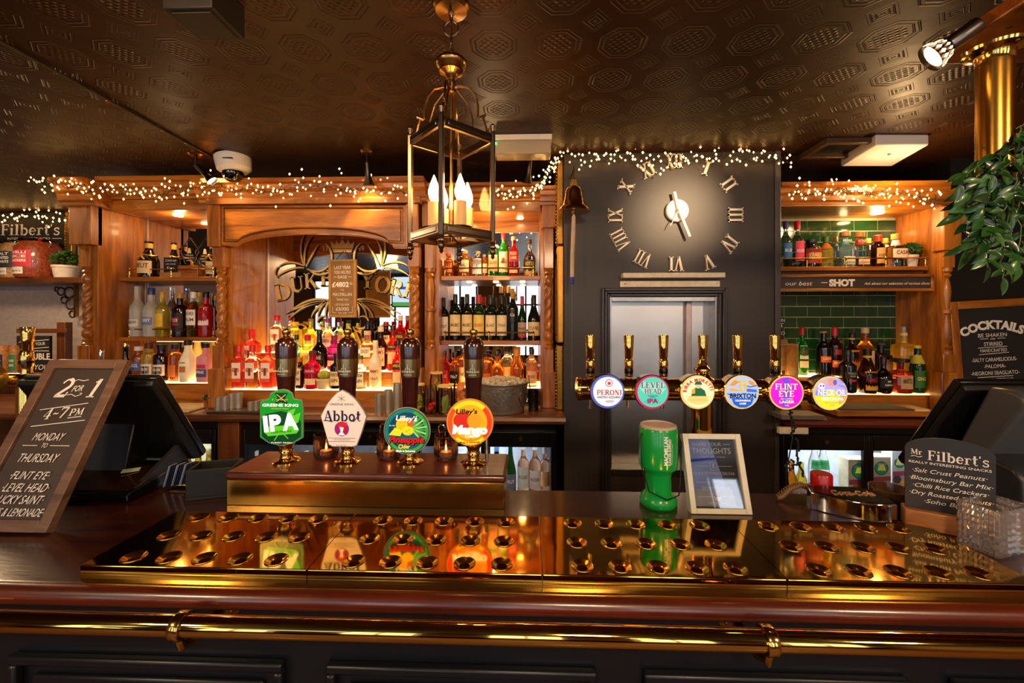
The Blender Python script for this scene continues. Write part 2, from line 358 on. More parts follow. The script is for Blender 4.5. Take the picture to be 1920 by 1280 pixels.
# ================================================================ ROOM SHELL
CEIL = 2.70
def ceiling_mat():
    m = bpy.data.materials.new('embossed_ceiling'); m.use_nodes = True; nt = m.node_tree; b = nt.nodes['Principled BSDF']
    tc = nt.nodes.new('ShaderNodeTexCoord'); sp = nt.nodes.new('ShaderNodeSeparateXYZ'); nt.links.new(tc.outputs['Object'], sp.inputs[0])
    def m_(op, a, c=None, d=None):
        n = nt.nodes.new('ShaderNodeMath'); n.operation = op
        for i, q in enumerate((a, c, d)):
            if q is None: continue
            if isinstance(q, (int, float)): n.inputs[i].default_value = q
            else: nt.links.new(q, n.inputs[i])
        return n.outputs[0]
    S = .235
    x = m_('MULTIPLY', sp.outputs[0], 1/S); y = m_('MULTIPLY', sp.outputs[1], 1/S)
    a = m_('ABSOLUTE', m_('SUBTRACT', m_('FRACT', x), .5)); c = m_('ABSOLUTE', m_('SUBTRACT', m_('FRACT', y), .5))
    d = m_('MAXIMUM', m_('MAXIMUM', a, c), m_('MULTIPLY', m_('ADD', a, c), .72))
    a2 = m_('SUBTRACT', .5, a); c2 = m_('SUBTRACT', .5, c); d2 = m_('MAXIMUM', m_('MULTIPLY', m_('ADD', a2, c2), 1.0), m_('MAXIMUM', a2, c2))
    ring = m_('MULTIPLY', m_('MAXIMUM', m_('SINE', m_('MULTIPLY', d, 2*PI*15)), 0), m_('MULTIPLY', m_('GREATER_THAN', d, .24), m_('LESS_THAN', d, .37)))
    ring2 = m_('MULTIPLY', m_('MAXIMUM', m_('SINE', m_('MULTIPLY', d2, 2*PI*13)), 0), m_('LESS_THAN', d2, .24))
    lat = m_('MULTIPLY', m_('MULTIPLY', m_('ADD', m_('SINE', m_('MULTIPLY', m_('ADD', x, y), 2*PI*9)), 1), m_('ADD', m_('SINE', m_('MULTIPLY', m_('SUBTRACT', x, y), 2*PI*9)), 1)), m_('MULTIPLY', m_('LESS_THAN', d, .23), .25))
    h = m_('ADD', m_('ADD', ring, ring2), lat)
    n = nt.nodes.new('ShaderNodeTexNoise'); n.inputs['Scale'].default_value = 2.2; n.inputs['Detail'].default_value = 5; nt.links.new(tc.outputs['Object'], n.inputs[0])
    h2 = m_('ADD', h, m_('MULTIPLY', n.outputs[0], 3.5))
    u = nt.nodes.new('ShaderNodeBump'); u.inputs['Strength'].default_value = .8; u.inputs['Distance'].default_value = .003
    nt.links.new(h2, u.inputs['Height']); nt.links.new(u.outputs[0], b.inputs['Normal'])
    r = nt.nodes.new('ShaderNodeValToRGB'); r.color_ramp.elements[0].color = (*hx('241206'), 1); r.color_ramp.elements[1].color = (*hx('40240e'), 1)
    nt.links.new(n.outputs[0], r.inputs[0]); nt.links.new(r.outputs[0], b.inputs['Base Color'])
    b.inputs['Roughness'].default_value = .40; b.inputs['Specular IOR Level'].default_value = .18
    return m
struct('ceiling', MB().b2(-5.4, 3.6, -3.5, 3.9, CEIL, CEIL+.1), ceiling_mat())
struct('floor', MB().b2(-5.4, 3.6, -3.5, 3.9, -.1, 0), wood('floorboards', '4a2c1a', '7a5236', 'x', .5, .1))
struct('wall_back', MB().b2(-5.4, 3.6, 3.8, 3.9, 0, CEIL), M('beige_wall', 'b9aaa0', .7, bump=.1))
struct('wall_left', MB().b2(-5.5, -5.4, -3.5, 3.9, 0, CEIL), M('brown_wall', '8c6c50', .6))
struct('wall_right', MB().b2(3.6, 3.7, -3.5, 3.9, 0, CEIL), M('brown_wall', '8c6c50', .6))
# the rear wall has four window openings; one pane thing per window
mb = MB(); wxs = (-4.5, -3.0, -1.5, 0.0, 1.5, 2.95); edges = [-5.4]
for wx in wxs: edges += [wx-.4, wx+.4]
edges.append(3.6)
for i in range(0, len(edges), 2): mb.b2(edges[i], edges[i+1], -3.5, -3.4, 0, CEIL)
mb.b2(-5.4, 3.6, -3.5, -3.4, 0, .82); mb.b2(-5.4, 3.6, -3.5, -3.4, 2.58, CEIL)
struct('wall_rear', mb, M('brown_wall', '8c6c50', .6))
for i, wx in enumerate(wxs):
    mb = MB()
    for k in range(3): mb.b2(wx-.4+k*.38, wx-.36+k*.38, -3.38, -3.34, .82, 2.58)
    for z in (.82, 1.4, 1.98, 2.54): mb.b2(wx-.4, wx+.4, -3.38, -3.34, z, z+.04)
    struct('window_%d' % (i+1), mb, BLACK)
# chimney breast with the lift shaft
CY = 2.55; CX0, CX1 = X(1058, CY), X(1463, CY)
LX0, LX1 = X(1143, CY), X(1345, CY); LZT = Z(1240, 556, CY); LZB = Z(1240, 893, CY)
mb = MB(); mb.b2(CX0, LX0, CY, 3.8, 0, CEIL); mb.b2(LX1, CX1, CY, 3.8, 0, CEIL); mb.b2(LX0, LX1, CY, 3.8, LZT, CEIL); mb.b2(LX0, LX1, CY, 3.8, 0, LZB); mb.b2(LX0, LX1, CY+.18, 3.8, LZB, LZT)
struct('wall_chimney_breast', mb, CHARW)
struct('trim_1', MB().b2(X(1455, CY-.02), X(1466, CY-.02), CY-.014, CY+.02, 0, CEIL), M('charcoal_trim', '4a4446', .35), bevel=.004)
struct('wall_far_right', MB().b2(X(1782, 2.7), 3.6, 2.70, 3.8, 0, CEIL), M('black_wall', '100d0c', .5))

# ---- service lift door in the chimney breast
t = thing('service_lift', 'brushed steel service lift hatch in a dark moulded frame under the wall clock', 'lift door', ((LX0+LX1)/2, CY, LZB))
hw = (LX1-LX0)/2; hh = LZT-LZB
obj('door_panel', MB().b2(-hw+.0, hw, .10, .12, 0, hh), M('brushed_steel', 'b8b2ac', .32, 1, noise=.05, ns=3, bump=.15, bs=18), t)
obj('side_liner', MB().b2(-hw, -hw+.012, 0, .10, 0, hh), STEEL, t); obj('side_liner', MB().b2(hw-.012, hw, 0, .10, 0, hh), STEEL, t)
obj('head_liner', MB().b2(-hw+.012, hw-.012, .0, .10, hh-.03, hh), STEEL, t, bevel=.003)
obj('sill', MB().b2(-hw, hw, -.01, .1, 0, .045), STEEL, t, bevel=.003)
obj('reflected_strip', MB().b2(hw-.16, hw-.125, .07, .10, .045, hh-.03), M('pink_reflection', 'a58f86', .35, 1), t, bevel=.003)  # pinkish strip stands in for a frame reflected in the steel
for k, (a, b, dy) in enumerate(((0, .018, -.020), (.018, .034, -.034), (.034, .052, -.026))):
    poly = MB(); o1, i1 = b, a
    poly.b2(-hw-o1, -hw-i1, dy, 0, -.1, hh+o1); poly.b2(hw+i1, hw+o1, dy, 0, -.1, hh+o1); poly.b2(-hw-i1, hw+i1, dy, 0, hh+i1, hh+o1)
    obj('door_frame', poly, M('frame_charcoal', '2f292a', .3, noise=.1), t, bevel=.004)
mb = MB(); mb.box((.03, .098, .50), (.06, .003, .055)); obj('warning_plate', mb, M('plate', 'c9c2bb', .4), t)
f = Face(t, .001, 0, 0, .095); f.poly([(12, -482), (48, -482), (30, -514)], col('f0c020'), 'warning_sign'); f.poly([(28, -486), (32, -486), (31, -504), (29, -504)], BLACK, 'warning_sign')

# ---- white bracket rails over the lift
bz = Z(1255, 518, CY); s = PS(1255, CY)
t = thing('curtain_rail', 'cream painted double rail fixed to the wall between clock and lift', 'rail', (X(1257, CY), CY, bz))
obj('top_bar', MB().b2(-92*s, 93*s, -.06, -.0, -4*s, 5*s), CREAM, t, bevel=.003)
obj('back_plate', MB().b2(-94*s, 90*s, -.012, 0, -20*s, -9*s), CREAM, t, bevel=.002)
for sx in (-85, 84): obj('screw', MB().sphere((sx*s, -.013, -14*s), .004, 8, 6), STEEL, t)

# ---- wall clock: numerals are parts of the clock
cc = P(1268, 396, CY); s = PS(1268, CY)
clock = thing('wall_clock', 'cream roman numeral wall clock spread over the dark chimney breast', 'clock', cc)
CREAMP = M('clock_cream', 'f3e6d0', .4)
nums = [('XII', 1263, 303, 0, 31), ('I', 1322, 317, 20, 12), ('II', 1363, 347, 55, 22), ('III', 1376, 404, 90, 28), ('IV', 1364, 458, 128, 28), ('V', 1326, 492, 160, 20), ('VI', 1267, 495, 180, 27), ('VII', 1205, 485, 208, 29), ('VIII', 1163, 449, 242, 38), ('IX', 1154, 404, 270, 27), ('X', 1174, 350, 295, 22), ('XI', 1213, 319, 332, 26)]
for st, nx, ny, ang, w_ in nums:
    v, fc = serif2d(st); wd = max(a for a, b in v); hgt = 27*s; k = w_*s/wd
    a_ = math.radians(-ang); top = []; mb = MB()
    for yy in (-.016, 0.0):
        vv = []
        for a, b in v:
            x, z = (a-wd/2)*k, (b-.5)*hgt
            vv.append((x*math.cos(a_)-z*math.sin(a_)+(nx-1268)*s, yy, x*math.sin(a_)+z*math.cos(a_)+(396-ny)*s))
        top.append(vv)
    n = len(v); fs = []
    for q in fc:
        fs.append(q); fs.append(tuple(i+n for i in q[::-1]))
        for i in range(len(q)): fs.append((q[(i+1) % len(q)], q[i], q[i]+n, q[(i+1) % len(q)]+n))
    mb.add(top[0]+top[1], fs); obj('numeral', mb, CREAMP, clock, smooth=False)
rot90 = Matrix.Rotation(PI/2, 3, 'X')
obj('centre_disc', MB().lathe([(.001, 0), (21*s, 0), (21*s, .02), (19.5*s, .026), (.001, .026)], 40, mat=rot90), CREAMP, clock)
def hand(a, l1, l2, w_, y, nm):
    d = Vector((math.sin(math.radians(a)), 0, math.cos(math.radians(a)))); q = Vector((d.z, 0, -d.x))*w_/2
    p = [d*l1+q, d*l1-q, -d*l2-q, -d*l2+q]; mb = MB(); mb.add([(a_.x, y, a_.z) for a_ in p]+[(a_.x, y+.004, a_.z) for a_ in p], [(0, 1, 2, 3)[::-1], (4, 5, 6, 7), (0, 1, 5, 4), (1, 2, 6, 5), (2, 3, 7, 6), (3, 0, 4, 7)])
    obj(nm, mb, CREAMP, clock, smooth=False)
hand(158, 54*s, 0, 4.5*s, -.045, 'minute_hand'); hand(-12, 34*s, 0, 4.5*s, -.038, 'hour_hand'); hand(208, 34*s, 10*s, 1.2*s, -.05, 'second_hand')
obj('hub', MB().lathe([(.001, 0), (3*s, 0), (3*s, .055), (.001, .055)], 16, mat=rot90), CREAMP, clock)

# ================================================================ BACK BAR JOINERY
YF, YB = 2.68, 3.05; CT = 1.12                      # front, back, counter height
def spiral_column(parent, x, y, z0, z1, r, twist=True, name='column'):
    mb = MB(); n = 20; L = z1-z0; pr = []
    def q(t, rr): pr.append((r*rr, z0+L*t))
    if twist:
        for t, rr in ((0, 1.15), (.03, 1.2), (.05, .9), (.07, 1.1), (.10, .8), (.13, 1.15), (.18, 1.15), (.22, .8)): q(t, rr)
        for k in range(41): q(.24+.52*k/40, .98)
        for t, rr in ((.78, .8), (.82, 1.15), (.88, 1.1), (.91, .75), (.94, 1.1), (.96, .9), (1, 1.15)): q(t, rr)
        def sh(a, rr, z):
            t = (z-z0)/L; m = max(0, min(1, (t-.23)/.03, (.77-t)/.03)); k = rr*(1+m*.13*math.sin(3*a-t*46)); return k*math.cos(a), k*math.sin(a)
    else:
        for t, rr in ((0, 1.2), (.04, 1.2), (.06, .85), (.09, 1.1), (.12, .7), (.2, 1.05), (.32, 1.0), (.42, .8), (.46, .75), (.48, 1.1), (.51, 1.1), (.53, .75), (.60, .85), (.72, 1.05), (.82, .9), (.88, .7), (.91, 1.1), (.94, .85), (.96, 1.2), (1, 1.2)): q(t, rr)
        sh = lambda a, rr, z: (rr*math.cos(a), rr*math.sin(a))
    mb.lathe(pr, n, (x, y, 0), shape=sh); return obj(name, mb, OAKZ, parent)
def cornice(parent, x0, x1, y, z0, z1, m=None, name='cornice', d0=.0, d1=.09, ret=.3):
    h = z1-z0; prof = [(0, 0), (.15, 0), (.2, .12), (.35, .2), (.45, .42), (.62, .55), (.7, .75), (1, .8), (1, 1)]
    poly = [(y-d0-(d1-d0)*a, z0+h*b) for a, b in prof]+[(y+ret, z1), (y+ret, z0)]
    return obj(name, MB().prismx(poly, x0, x1), m or OAK, parent, smooth=False)
def gallery(parent, x0, x1, y, z, h=.055, posts=3, m=None):
    r = obj('gallery_rail', MB().tube([(x0, y, z+h), (x1, y, z+h)], .0045, 8), BRASS, parent)
    for k in range(posts):
        x = x0+(x1-x0)*k/(posts-1)
        obj('gallery_post', MB().lathe([(.010, 0), (.010, .004), (.004, .008), (.006, .02), (.004, .03), (.006, .04), (.004, h-.008), (.008, h), (.008, h+.004), (.002, h+.010)], 10, (x, y, z)), BRASS, parent)
def steps(parent, x0, x1, rows):
    for y0, y1, z0, z1 in rows:
        obj('bottle_step', MB().b2(x0, x1, y0, y1, z0, z1-.006), OAK, parent, bevel=.002)
        obj('lit_step_top', MB().b2(x0+.004, x1-.004, y0+.002, y1, z1-.006, z1), LED, parent)

# ---- left bay
xl = X(178, YF); xr = X(400, YF)
t = thing('back_bar_cabinet', 'left oak back bar bay with mirror, two bottle shelves and a spiral end column', 'cabinet', (0, 0, 0))
xo = X(138, YF)
obj('side_panel', MB().b2(X(165, YF), xl, YF+.02, YB, CT, 2.50), OAKZ, t, bevel=.003)
obj('end_block', MB().b2(xo, xl, YF-.03, YF+.05, Z(158, 458, YF-.03), Z(158, 384, YF-.03)), OAKZ, t, bevel=.004)
obj('neck_block', MB().b2(X(147, YF), X(169, YF), YF-.0, YF+.05, Z(158, 500, YF), Z(158, 457, YF)), OAKZ, t, bevel=.003)
spiral_column(t, X(160, YF), YF+.02, Z(158, 648, YF), Z(158, 500, YF), .030)
obj('base_block', MB().b2(X(149, YF), X(172, YF), YF-.015, YF+.05, CT, Z(158, 647, YF)), OAKZ, t, bevel=.004)
cornice(t, X(118, YF-.03), X(183, YF-.03), YF-.03, Z(158, 386, YF-.03), Z(158, 340, YF-.03), ret=.3)
cornice(t, X(183, YF), X(392, YF), YF+.07, Z(280, 374, YF+.07), Z(280, 338, YF+.07))
obj('lintel', MB().b2(xl, xr, YF+.07, YF+.10, Z(280, 394, YF+.07), Z(280, 374, YF+.07)), OAK, t, bevel=.003)
ZS = Z(280, 392, YF+.07)
obj('soffit', MB().b2(xl, xr, YF+.10, YB, ZS, ZS+.02), OAK, t)
obj('mirror', MB().b2(xl, xr, YB, YB+.01, CT, ZS), MIRROR, t)
obj('mirror_strip', MB().b2(X(277, YB)-.002, X(277, YB)+.003, YB-.004, YB, CT, Z(278, 408, YB)), M('strip', 'c8b8a8', .3, .6), t)
SH1 = 1.99; SH2 = 1.566; SYL = 2.84
for z in (SH1, SH2):
    obj('shelf', MB().b2(xl, xr, SYL, YB, z-.03, z), OAK, t, bevel=.004)
    gallery(t, X(243, SYL+.02), X(400, SYL+.02), SYL+.02, z)
for zz__ in (SH2,): obj('shelf_lamp', MB().b2(xl+.25, xr-.03, SYL+.03, SYL+.04, zz__-.034, zz__-.030), emis('shelf_fill_dim', (1, .6, .22), 3.5), t)  # unseen light bar added under the shelf to brighten the lower bottles
obj('riser', MB().b2(xl, xr, 2.78, YB, CT, 1.252), OAK, t, bevel=.002); obj('lit_step_top', MB().b2(xl+.30, xr, 2.785, YB, 1.252, 1.258), LED, t)
lamp('POINT', P(337, 418, 2.9), 2.4, (1, .62, .28), .02, name='cabinet_downlight_beam')
obj('downlight', MB().lathe([(.03, 0), (.03, .006), (.001, .006)], 20, (X(334, 2.92), 2.92, ZS-.006)), DOWN, t)

# ---- arched centre bay
t = thing('arched_cabinet', 'arched oak centre bay framing the gilt lettered mirror and stepped gin bottles', 'cabinet', (0, 0, 0))
YA = 2.63
xa0, xa1 = X(393, YA), X(790, YA)
cornice(t, X(376, YA), X(800, YA), YA, Z(575, 379, YA), Z(575, 341, YA))
obj('frieze', MB().b2(xa0, xa1, YA-.035, YA+.02, Z(575, 384, YA), Z(575, 372, YA)), OAK, t, bevel=.003)
def pA(px, py, Y=YA): q = P(px, py, Y); return (q.x, q.z)
arch = [(392, 384), (785, 384), (785, 465), (737, 464)]+[(588+149*math.cos(math.radians(a))*1, 464-26*math.sin(math.radians(a))) for a in range(10, 171, 8)]+[(439, 461), (392, 458)]
obj('arch_board', MB().prism([pA(*p) for p in arch], YA, YA+.035), OAK, t, bevel=.004)
arch2 = [(424, 393), (752, 393), (752, 453), (727, 452)]+[(588+139*math.cos(math.radians(a))*1, 452-25*math.sin(math.radians(a))) for a in range(10, 171, 8)]+[(449, 450), (424, 450)]
obj('raised_panel', MB().prism([pA(*p) for p in arch2], YA-.012, YA), OAK, t, bevel=.006, seg=3)
obj('groove_shade_bead', MB().tube([(pA(*p)[0], YA-.002, pA(*p)[1]) for p in [(588+(x-588)*1.02, 422+(y-422)*1.1) for x, y in arch2]], .005, 6, closed=True), OAKD, t)  # dark oak stands in for shade in the groove round the panel
for px in (404, 773):
    w_ = 12
    obj('post_head', MB().b2(X(px-w_, YA), X(px+w_, YA), YA-.02, YA+.05, Z(px, 463, YA), Z(px, 384, YA)), OAKZ, t, bevel=.004)
    px2 = px+5 if px < 500 else px+2
    obj('neck_block', MB().b2(X(px2-11, YA), X(px2+11, YA), YA, YA+.06, Z(px2, 500, YA), Z(px2, 463, YA)), OAKZ, t, bevel=.003)
    spiral_column(t, X(px2, YA), YA+.03, Z(px2, 648, YA), Z(px2, 500, YA), .028)
    obj('neck_block', MB().b2(X(px2-11, YA), X(px2+11, YA), YA-.002, YA+.06, Z(px2, 692, YA), Z(px2, 647, YA)), OAKZ, t, bevel=.003)
    obj('base_block', MB().b2(X(px2-16, YA), X(px2+16, YA), YA-.02, YA+.07, CT, Z(px2, 690, YA)), OAKZ, t, bevel=.005)
xp0, xp1 = X(425, YA), X(762, YA)
obj('side_panel', MB().b2(X(402, YA), xp0, YA+.06, YB, CT, 2.42), OAKZ, t); obj('side_panel', MB().b2(xp1, X(780, YA), YA+.06, YB, CT, 2.42), OAKZ, t)
obj('soffit', MB().b2(xp0, xp1, YA+.035, YB, 2.40, 2.42), OAK, t)
mir = obj('mirror', MB().b2(xp0, xp1, YB, YB+.01, CT, 2.40), MIRROR, t)
obj('mirror_strip', MB().b2(xp0-.004+.01, xp0+.012, YB-.006, YB, 1.45, 2.3), M('strip', 'c8b8a8', .3, .6), t)
ST = ((2.66, 2.76, CT, 1.236), (2.76, 2.88, CT, 1.345), (2.88, YB-.002, CT, 1.460))
steps(t, xp0+.002, xp1-.002, ST)
# gilt lettering and scrolls on the mirror glass (sub-parts of the mirror)
GILT = M('gilt', 'd9ab5c', .3, .75, noise=.15); GILTB = M('gilt_outline', '0c0806', .4)  # dark printed outline behind the gilt letters and scrolls
ps = PS(630, YB); fm = Face(mir, ps, 986, HY+CZ/ps, YB-.001); fm.step = .0007
def T2(px, py): return px, py
LET = [('D', 531, 561, 31, 30, 12), ('U', 557, 546, 27, 28, 8), ('K', 584, 541, 29, 30, 4), ('E', 611, 536, 24, 30, 0), ('Y', 690, 541, 30, 30, 3), ('O', 716, 549, 30, 31, 8), ('R', 742, 554, 28, 30, 12), ('K', 768, 560, 28, 30, 15)]
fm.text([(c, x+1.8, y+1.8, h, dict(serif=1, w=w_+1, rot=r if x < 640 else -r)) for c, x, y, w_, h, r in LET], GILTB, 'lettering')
fm.text([(c, x, y, h, dict(serif=1, w=w_, rot=r if x < 640 else -r)) for c, x, y, w_, h, r in LET], GILT, 'lettering')
fm.text([('17', 610, 470, 9, dict(serif=1)), ('99', 678, 470, 9, dict(serif=1)), ('OF', 646, 532, 14, dict(serif=1))], GILT, 'lettering')
crown = [(622, 462), (620, 452), (629, 458), (632, 450), (637, 458), (643, 447), (649, 458), (654, 450), (658, 458), (667, 452), (664, 462), (660, 473), (626, 473)]
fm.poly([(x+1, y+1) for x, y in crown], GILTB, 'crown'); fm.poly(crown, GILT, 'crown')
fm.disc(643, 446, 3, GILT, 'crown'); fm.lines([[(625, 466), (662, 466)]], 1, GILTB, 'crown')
def leafscroll(cx, cy, sgn, pts_list, wd):
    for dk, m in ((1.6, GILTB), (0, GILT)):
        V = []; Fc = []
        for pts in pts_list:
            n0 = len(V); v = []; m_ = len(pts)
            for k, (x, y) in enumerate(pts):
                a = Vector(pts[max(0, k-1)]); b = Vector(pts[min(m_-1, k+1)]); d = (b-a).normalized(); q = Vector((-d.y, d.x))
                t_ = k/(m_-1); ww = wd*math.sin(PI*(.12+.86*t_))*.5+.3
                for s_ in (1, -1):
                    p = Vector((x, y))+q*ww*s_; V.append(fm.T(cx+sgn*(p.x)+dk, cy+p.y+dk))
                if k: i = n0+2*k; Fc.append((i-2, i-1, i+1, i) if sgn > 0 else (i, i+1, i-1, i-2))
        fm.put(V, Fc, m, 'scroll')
def curl(x0, y0, x1, y1, x2, y2, n=10): return [((1-t)**2*x0+2*t*(1-t)*x1+t*t*x2, (1-t)**2*y0+2*t*(1-t)*y1+t*t*y2) for t in [i/n for i in range(n+1)]]
top = [curl(0, 0, -14, -40, 4, -62), curl(2, 0, -4, -36, 18, -58), curl(4, 2, 14, -20, 28, -40), curl(0, 0, -30, -14, -50, 2), curl(0, 4, -26, 0, -52, 20), curl(-50, 2, -62, 14, -50, 22), curl(6, 6, 34, 20, 52, -6), curl(52, -6, 56, -30, 40, -42), curl(10, 8, 30, 26, 58, 6)]
leafscroll(570, 498, 1, top, 3); leafscroll(718, 498, -1, top, 3)
low = [curl(0, 0, -40, -8, -75, 22), curl(0, 3, -38, 2, -84, 26), curl(-10, 4, -50, 6, -78, 38), curl(0, 0, -20, 10, -22, 36), curl(-4, 2, -30, 16, -34, 34), curl(2, 0, -10, 14, -6, 34)]
leafscroll(618, 562, 1, low, 3.4); leafscroll(668, 562, -1, low, 3.4)
bot = [curl(0, 0, -16, 10, -26, -8), curl(-26, -8, -22, -24, -8, -18), curl(0, 6, -30, 24, -44, 4), curl(4, 0, -8, 22, -14, 44), curl(-44, 4, -56, -10, -66, 0)]
leafscroll(622, 612, 1, bot, 3); leafscroll(668, 612, -1, bot, 3)

# ---- whisky and wine bay
YW = 2.70
t = thing('wine_cabinet', 'oak mirror backed bay with wine shelf and brass gallery rails beside chimney', 'cabinet', (0, 0, 0))
xw0, xw1 = X(820, YW), X(1014, YW)
cornice(t, X(790, YW), X(1020, YW), YW, Z(900, 378, YW), Z(900, 350, YW))
obj('lintel', MB().b2(xw0, xw1, YW, YW+.03, Z(900, 396, YW), Z(900, 377, YW)), OAK, t, bevel=.003)
ZW = Z(900, 394, YW)
obj('soffit', MB().b2(xw0, xw1, YW+.03, YB, ZW, ZW+.02), OAK, t)
obj('back_board', MB().b2(xw0, xw1, YB-.01, YB, Z(900, 436, YB), ZW), OAK, t)
obj('mirror', MB().b2(xw0, xw1, YB, YB+.01, CT, Z(900, 436, YB)), MIRROR, t)
obj('side_panel', MB().b2(X(793, YW), xw0, YW+.05, YB, CT, ZW+.1), OAKZ, t); obj('side_panel', MB().b2(xw1, X(1038, YW), YW+.05, YB, CT, ZW+.1), OAKZ, t)
SW1 = 1.985; SW2 = 1.548; SYW = 2.80
for z in (SW1, SW2):
    obj('shelf', MB().b2(xw0, xw1, SYW, YB, z-.032, z), OAK, t, bevel=.004)
    gallery(t, X(834, SYW+.02), X(1000, SYW+.02), SYW+.02, z)
obj('riser', MB().b2(xw0, xw1, 2.90, YB, CT, 1.21), OAK, t, bevel=.002); obj('lit_step_top', MB().b2(xw0, xw1, 2.905, YB, 1.21, 1.216), LED, t)
for px, tw in ((805, False), (1029, True)):
    obj('post_head', MB().b2(X(px-13, YW), X(px+13, YW), YW-.02, YW+.05, Z(px, 428, YW), Z(px, 378, YW)), OAKZ, t, bevel=.004)
    obj('neck_block', MB().b2(X(px-9, YW), X(px+9, YW), YW, YW+.05, Z(px, 503, YW), Z(px, 427, YW)), OAKZ, t, bevel=.003)
    spiral_column(t, X(px, YW), YW+.02, Z(px, 655, YW), Z(px, 503, YW), .026, tw)
    obj('neck_block', MB().b2(X(px-9, YW), X(px+9, YW), YW, YW+.05, Z(px, 697, YW), Z(px, 654, YW)), OAKZ, t, bevel=.003)
    obj('base_block', MB().b2(X(px-13, YW), X(px+13, YW), YW-.02, YW+.06, CT, Z(px, 696, YW)), OAKZ, t, bevel=.005)
cornice(t, X(1012, YW), X(1046, YW), YW-.03, Z(1029, 384, YW-.03), Z(1029, 352, YW-.03), d1=.05)
for zz__ in (SW1, SW2):
    obj('shelf_lamp', MB().b2(xw0+.05, xw1-.05, SYW+.03, SYW+.045, zz__-.036, zz__-.032), emis('shelf_fill', (1, .6, .22), 7), t) if zz__ < 1.7 else [obj('shelf_lamp', MB().lathe([(.018, 0), (.018, .005), (.001, .005)], 16, (X(q_, 2.9), 2.9, zz__-.037)), DOWN, t) for q_ in (880, 930, 980)]  # light bar under the lower shelf is unseen, added to brighten the bay
for px in (880, 975): obj('downlight', MB().lathe([(.022, 0), (.022, .006), (.001, .006)], 20, (X(px, 2.92), 2.92, ZW-.006)), DOWN, t)
lamp('POINT', P(920, 440, 2.80), 4.0, (1, .66, .32), .02, name='cabinet_downlight_beam')

# ---- right bay with green tiles
YR, YT = 2.63, 2.95
t = thing('tiled_cabinet', 'oak back bar bay lined with green tiles on the right of the chimney', 'cabinet', (0, 0, 0))
xr0, xr1 = X(1470, YR), X(1775, YR)-.03
cornice(t, CX1+.004, X(1792, YR), YR, Z(1640, 384, YR), Z(1640, 348, YR))
ZR = Z(1640, 386, YR)
obj('soffit', MB().b2(CX1+.004, xr1+.1, YR-.01, YT+.02, ZR, ZR+.02), OAK, t)
obj('side_panel', MB().b2(xr1, xr1+.03, YR, YT+.02, CT, ZR), OAKZ, t)
SR = Z(1600, 500, 2.73)
obj('shelf', MB().b2(CX1+.004, xr1, 2.71, YT, SR-.026, SR), OAK, t, bevel=.003)
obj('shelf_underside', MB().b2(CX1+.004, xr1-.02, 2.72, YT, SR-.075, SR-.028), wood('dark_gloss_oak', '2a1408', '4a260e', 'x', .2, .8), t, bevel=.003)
gallery(t, CX1+.03, X(1735, 2.73), 2.73, SR, posts=5)
steps(t, CX1+.004, xr1, ((2.70, 2.80, CT, 1.222), (2.80, YT, CT, 1.318)))
px = 1776
obj('post_head', MB().b2(X(px-15, YR), X(px+18, YR), YR-.03, YR+.05, Z(px, 470, YR), Z(px, 388, YR)), OAKZ, t, bevel=.004)
obj('neck_block', MB().b2(X(px-10, YR), X(px+12, YR), YR-.01, YR+.05, Z(px, 502, YR), Z(px, 469, YR)), OAKZ, t, bevel=.003)
spiral_column(t, X(px+1, YR), YR+.02, Z(px, 665, YR), Z(px, 502, YR), .030, False)
obj('base_block', MB().b2(X(px-19, YR), X(px+14, YR), YR-.03, YR+.05, CT, Z(px, 697, YR)), OAKZ, t, bevel=.005)
obj('neck_block', MB().b2(X(px-12, YR), X(px+12, YR), YR-.015, YR+.05, Z(px, 697, YR), Z(px, 664, YR)), OAKZ, t, bevel=.003)
obj('downlight', MB().lathe([(.035, 0), (.035, .006), (.001, .006)], 20, (X(1645, 2.8), 2.8, ZR-.006)), DOWN, t)
lamp('POINT', P(1645, 420, 2.8), 2.6, (1, .64, .28), .02, name='cabinet_downlight_beam')
gw = obj('grout_backing', MB().b2(CX1+.004, xr1, YT, YT+.02, CT, ZR), M('grout', 'a8a47c', .7), t)
TW, TH = .1577, .0741; tm = mesh(MB().b2(0, TW-.006, -.005, 0, 0, TH-.006)); tm.materials.append(M('green_tile', '143a1c', .12, noise=.25, ns=3, coat=.5))
z = ZR-.012-TH; row = 0
while z > SR-.9 and z > CT:
    x = xr1-.03-TW*(1 if row % 2 else .55)
    first = True
    while x > CX1-.1:
        xx0 = max(x, CX1+.006); 
        o = obj('tile', tm, None, t, loc=(x if x > CX1+.006 else CX1+.006, YT, z)); 
        if x < CX1+.006: o.scale = (max(.1, (x+TW-CX1-.006)/TW), 1, 1)
        x -= TW
    o = obj('tile', tm, None, t, loc=(xr1-.03+(0 if row % 2 else TW*.45), YT, z)); o.scale = ((.028/TW) if row % 2 else .0001+(.028)/TW, 1, 1)
    if not row % 2: o.location.x = xr1-.03+.0
    if not row % 2:
        o2 = o; o2.scale = (.45, 1, 1); o2.location.x = xr1-.03-TW*0+(-TW*.55+TW) if False else xr1-.03-TW*.55+TW
        o2.scale = ((xr1-o2.location.x)/TW*1.0, 1, 1) if o2.location.x < xr1 else (.01, 1, 1)
    z -= TH; row += 1

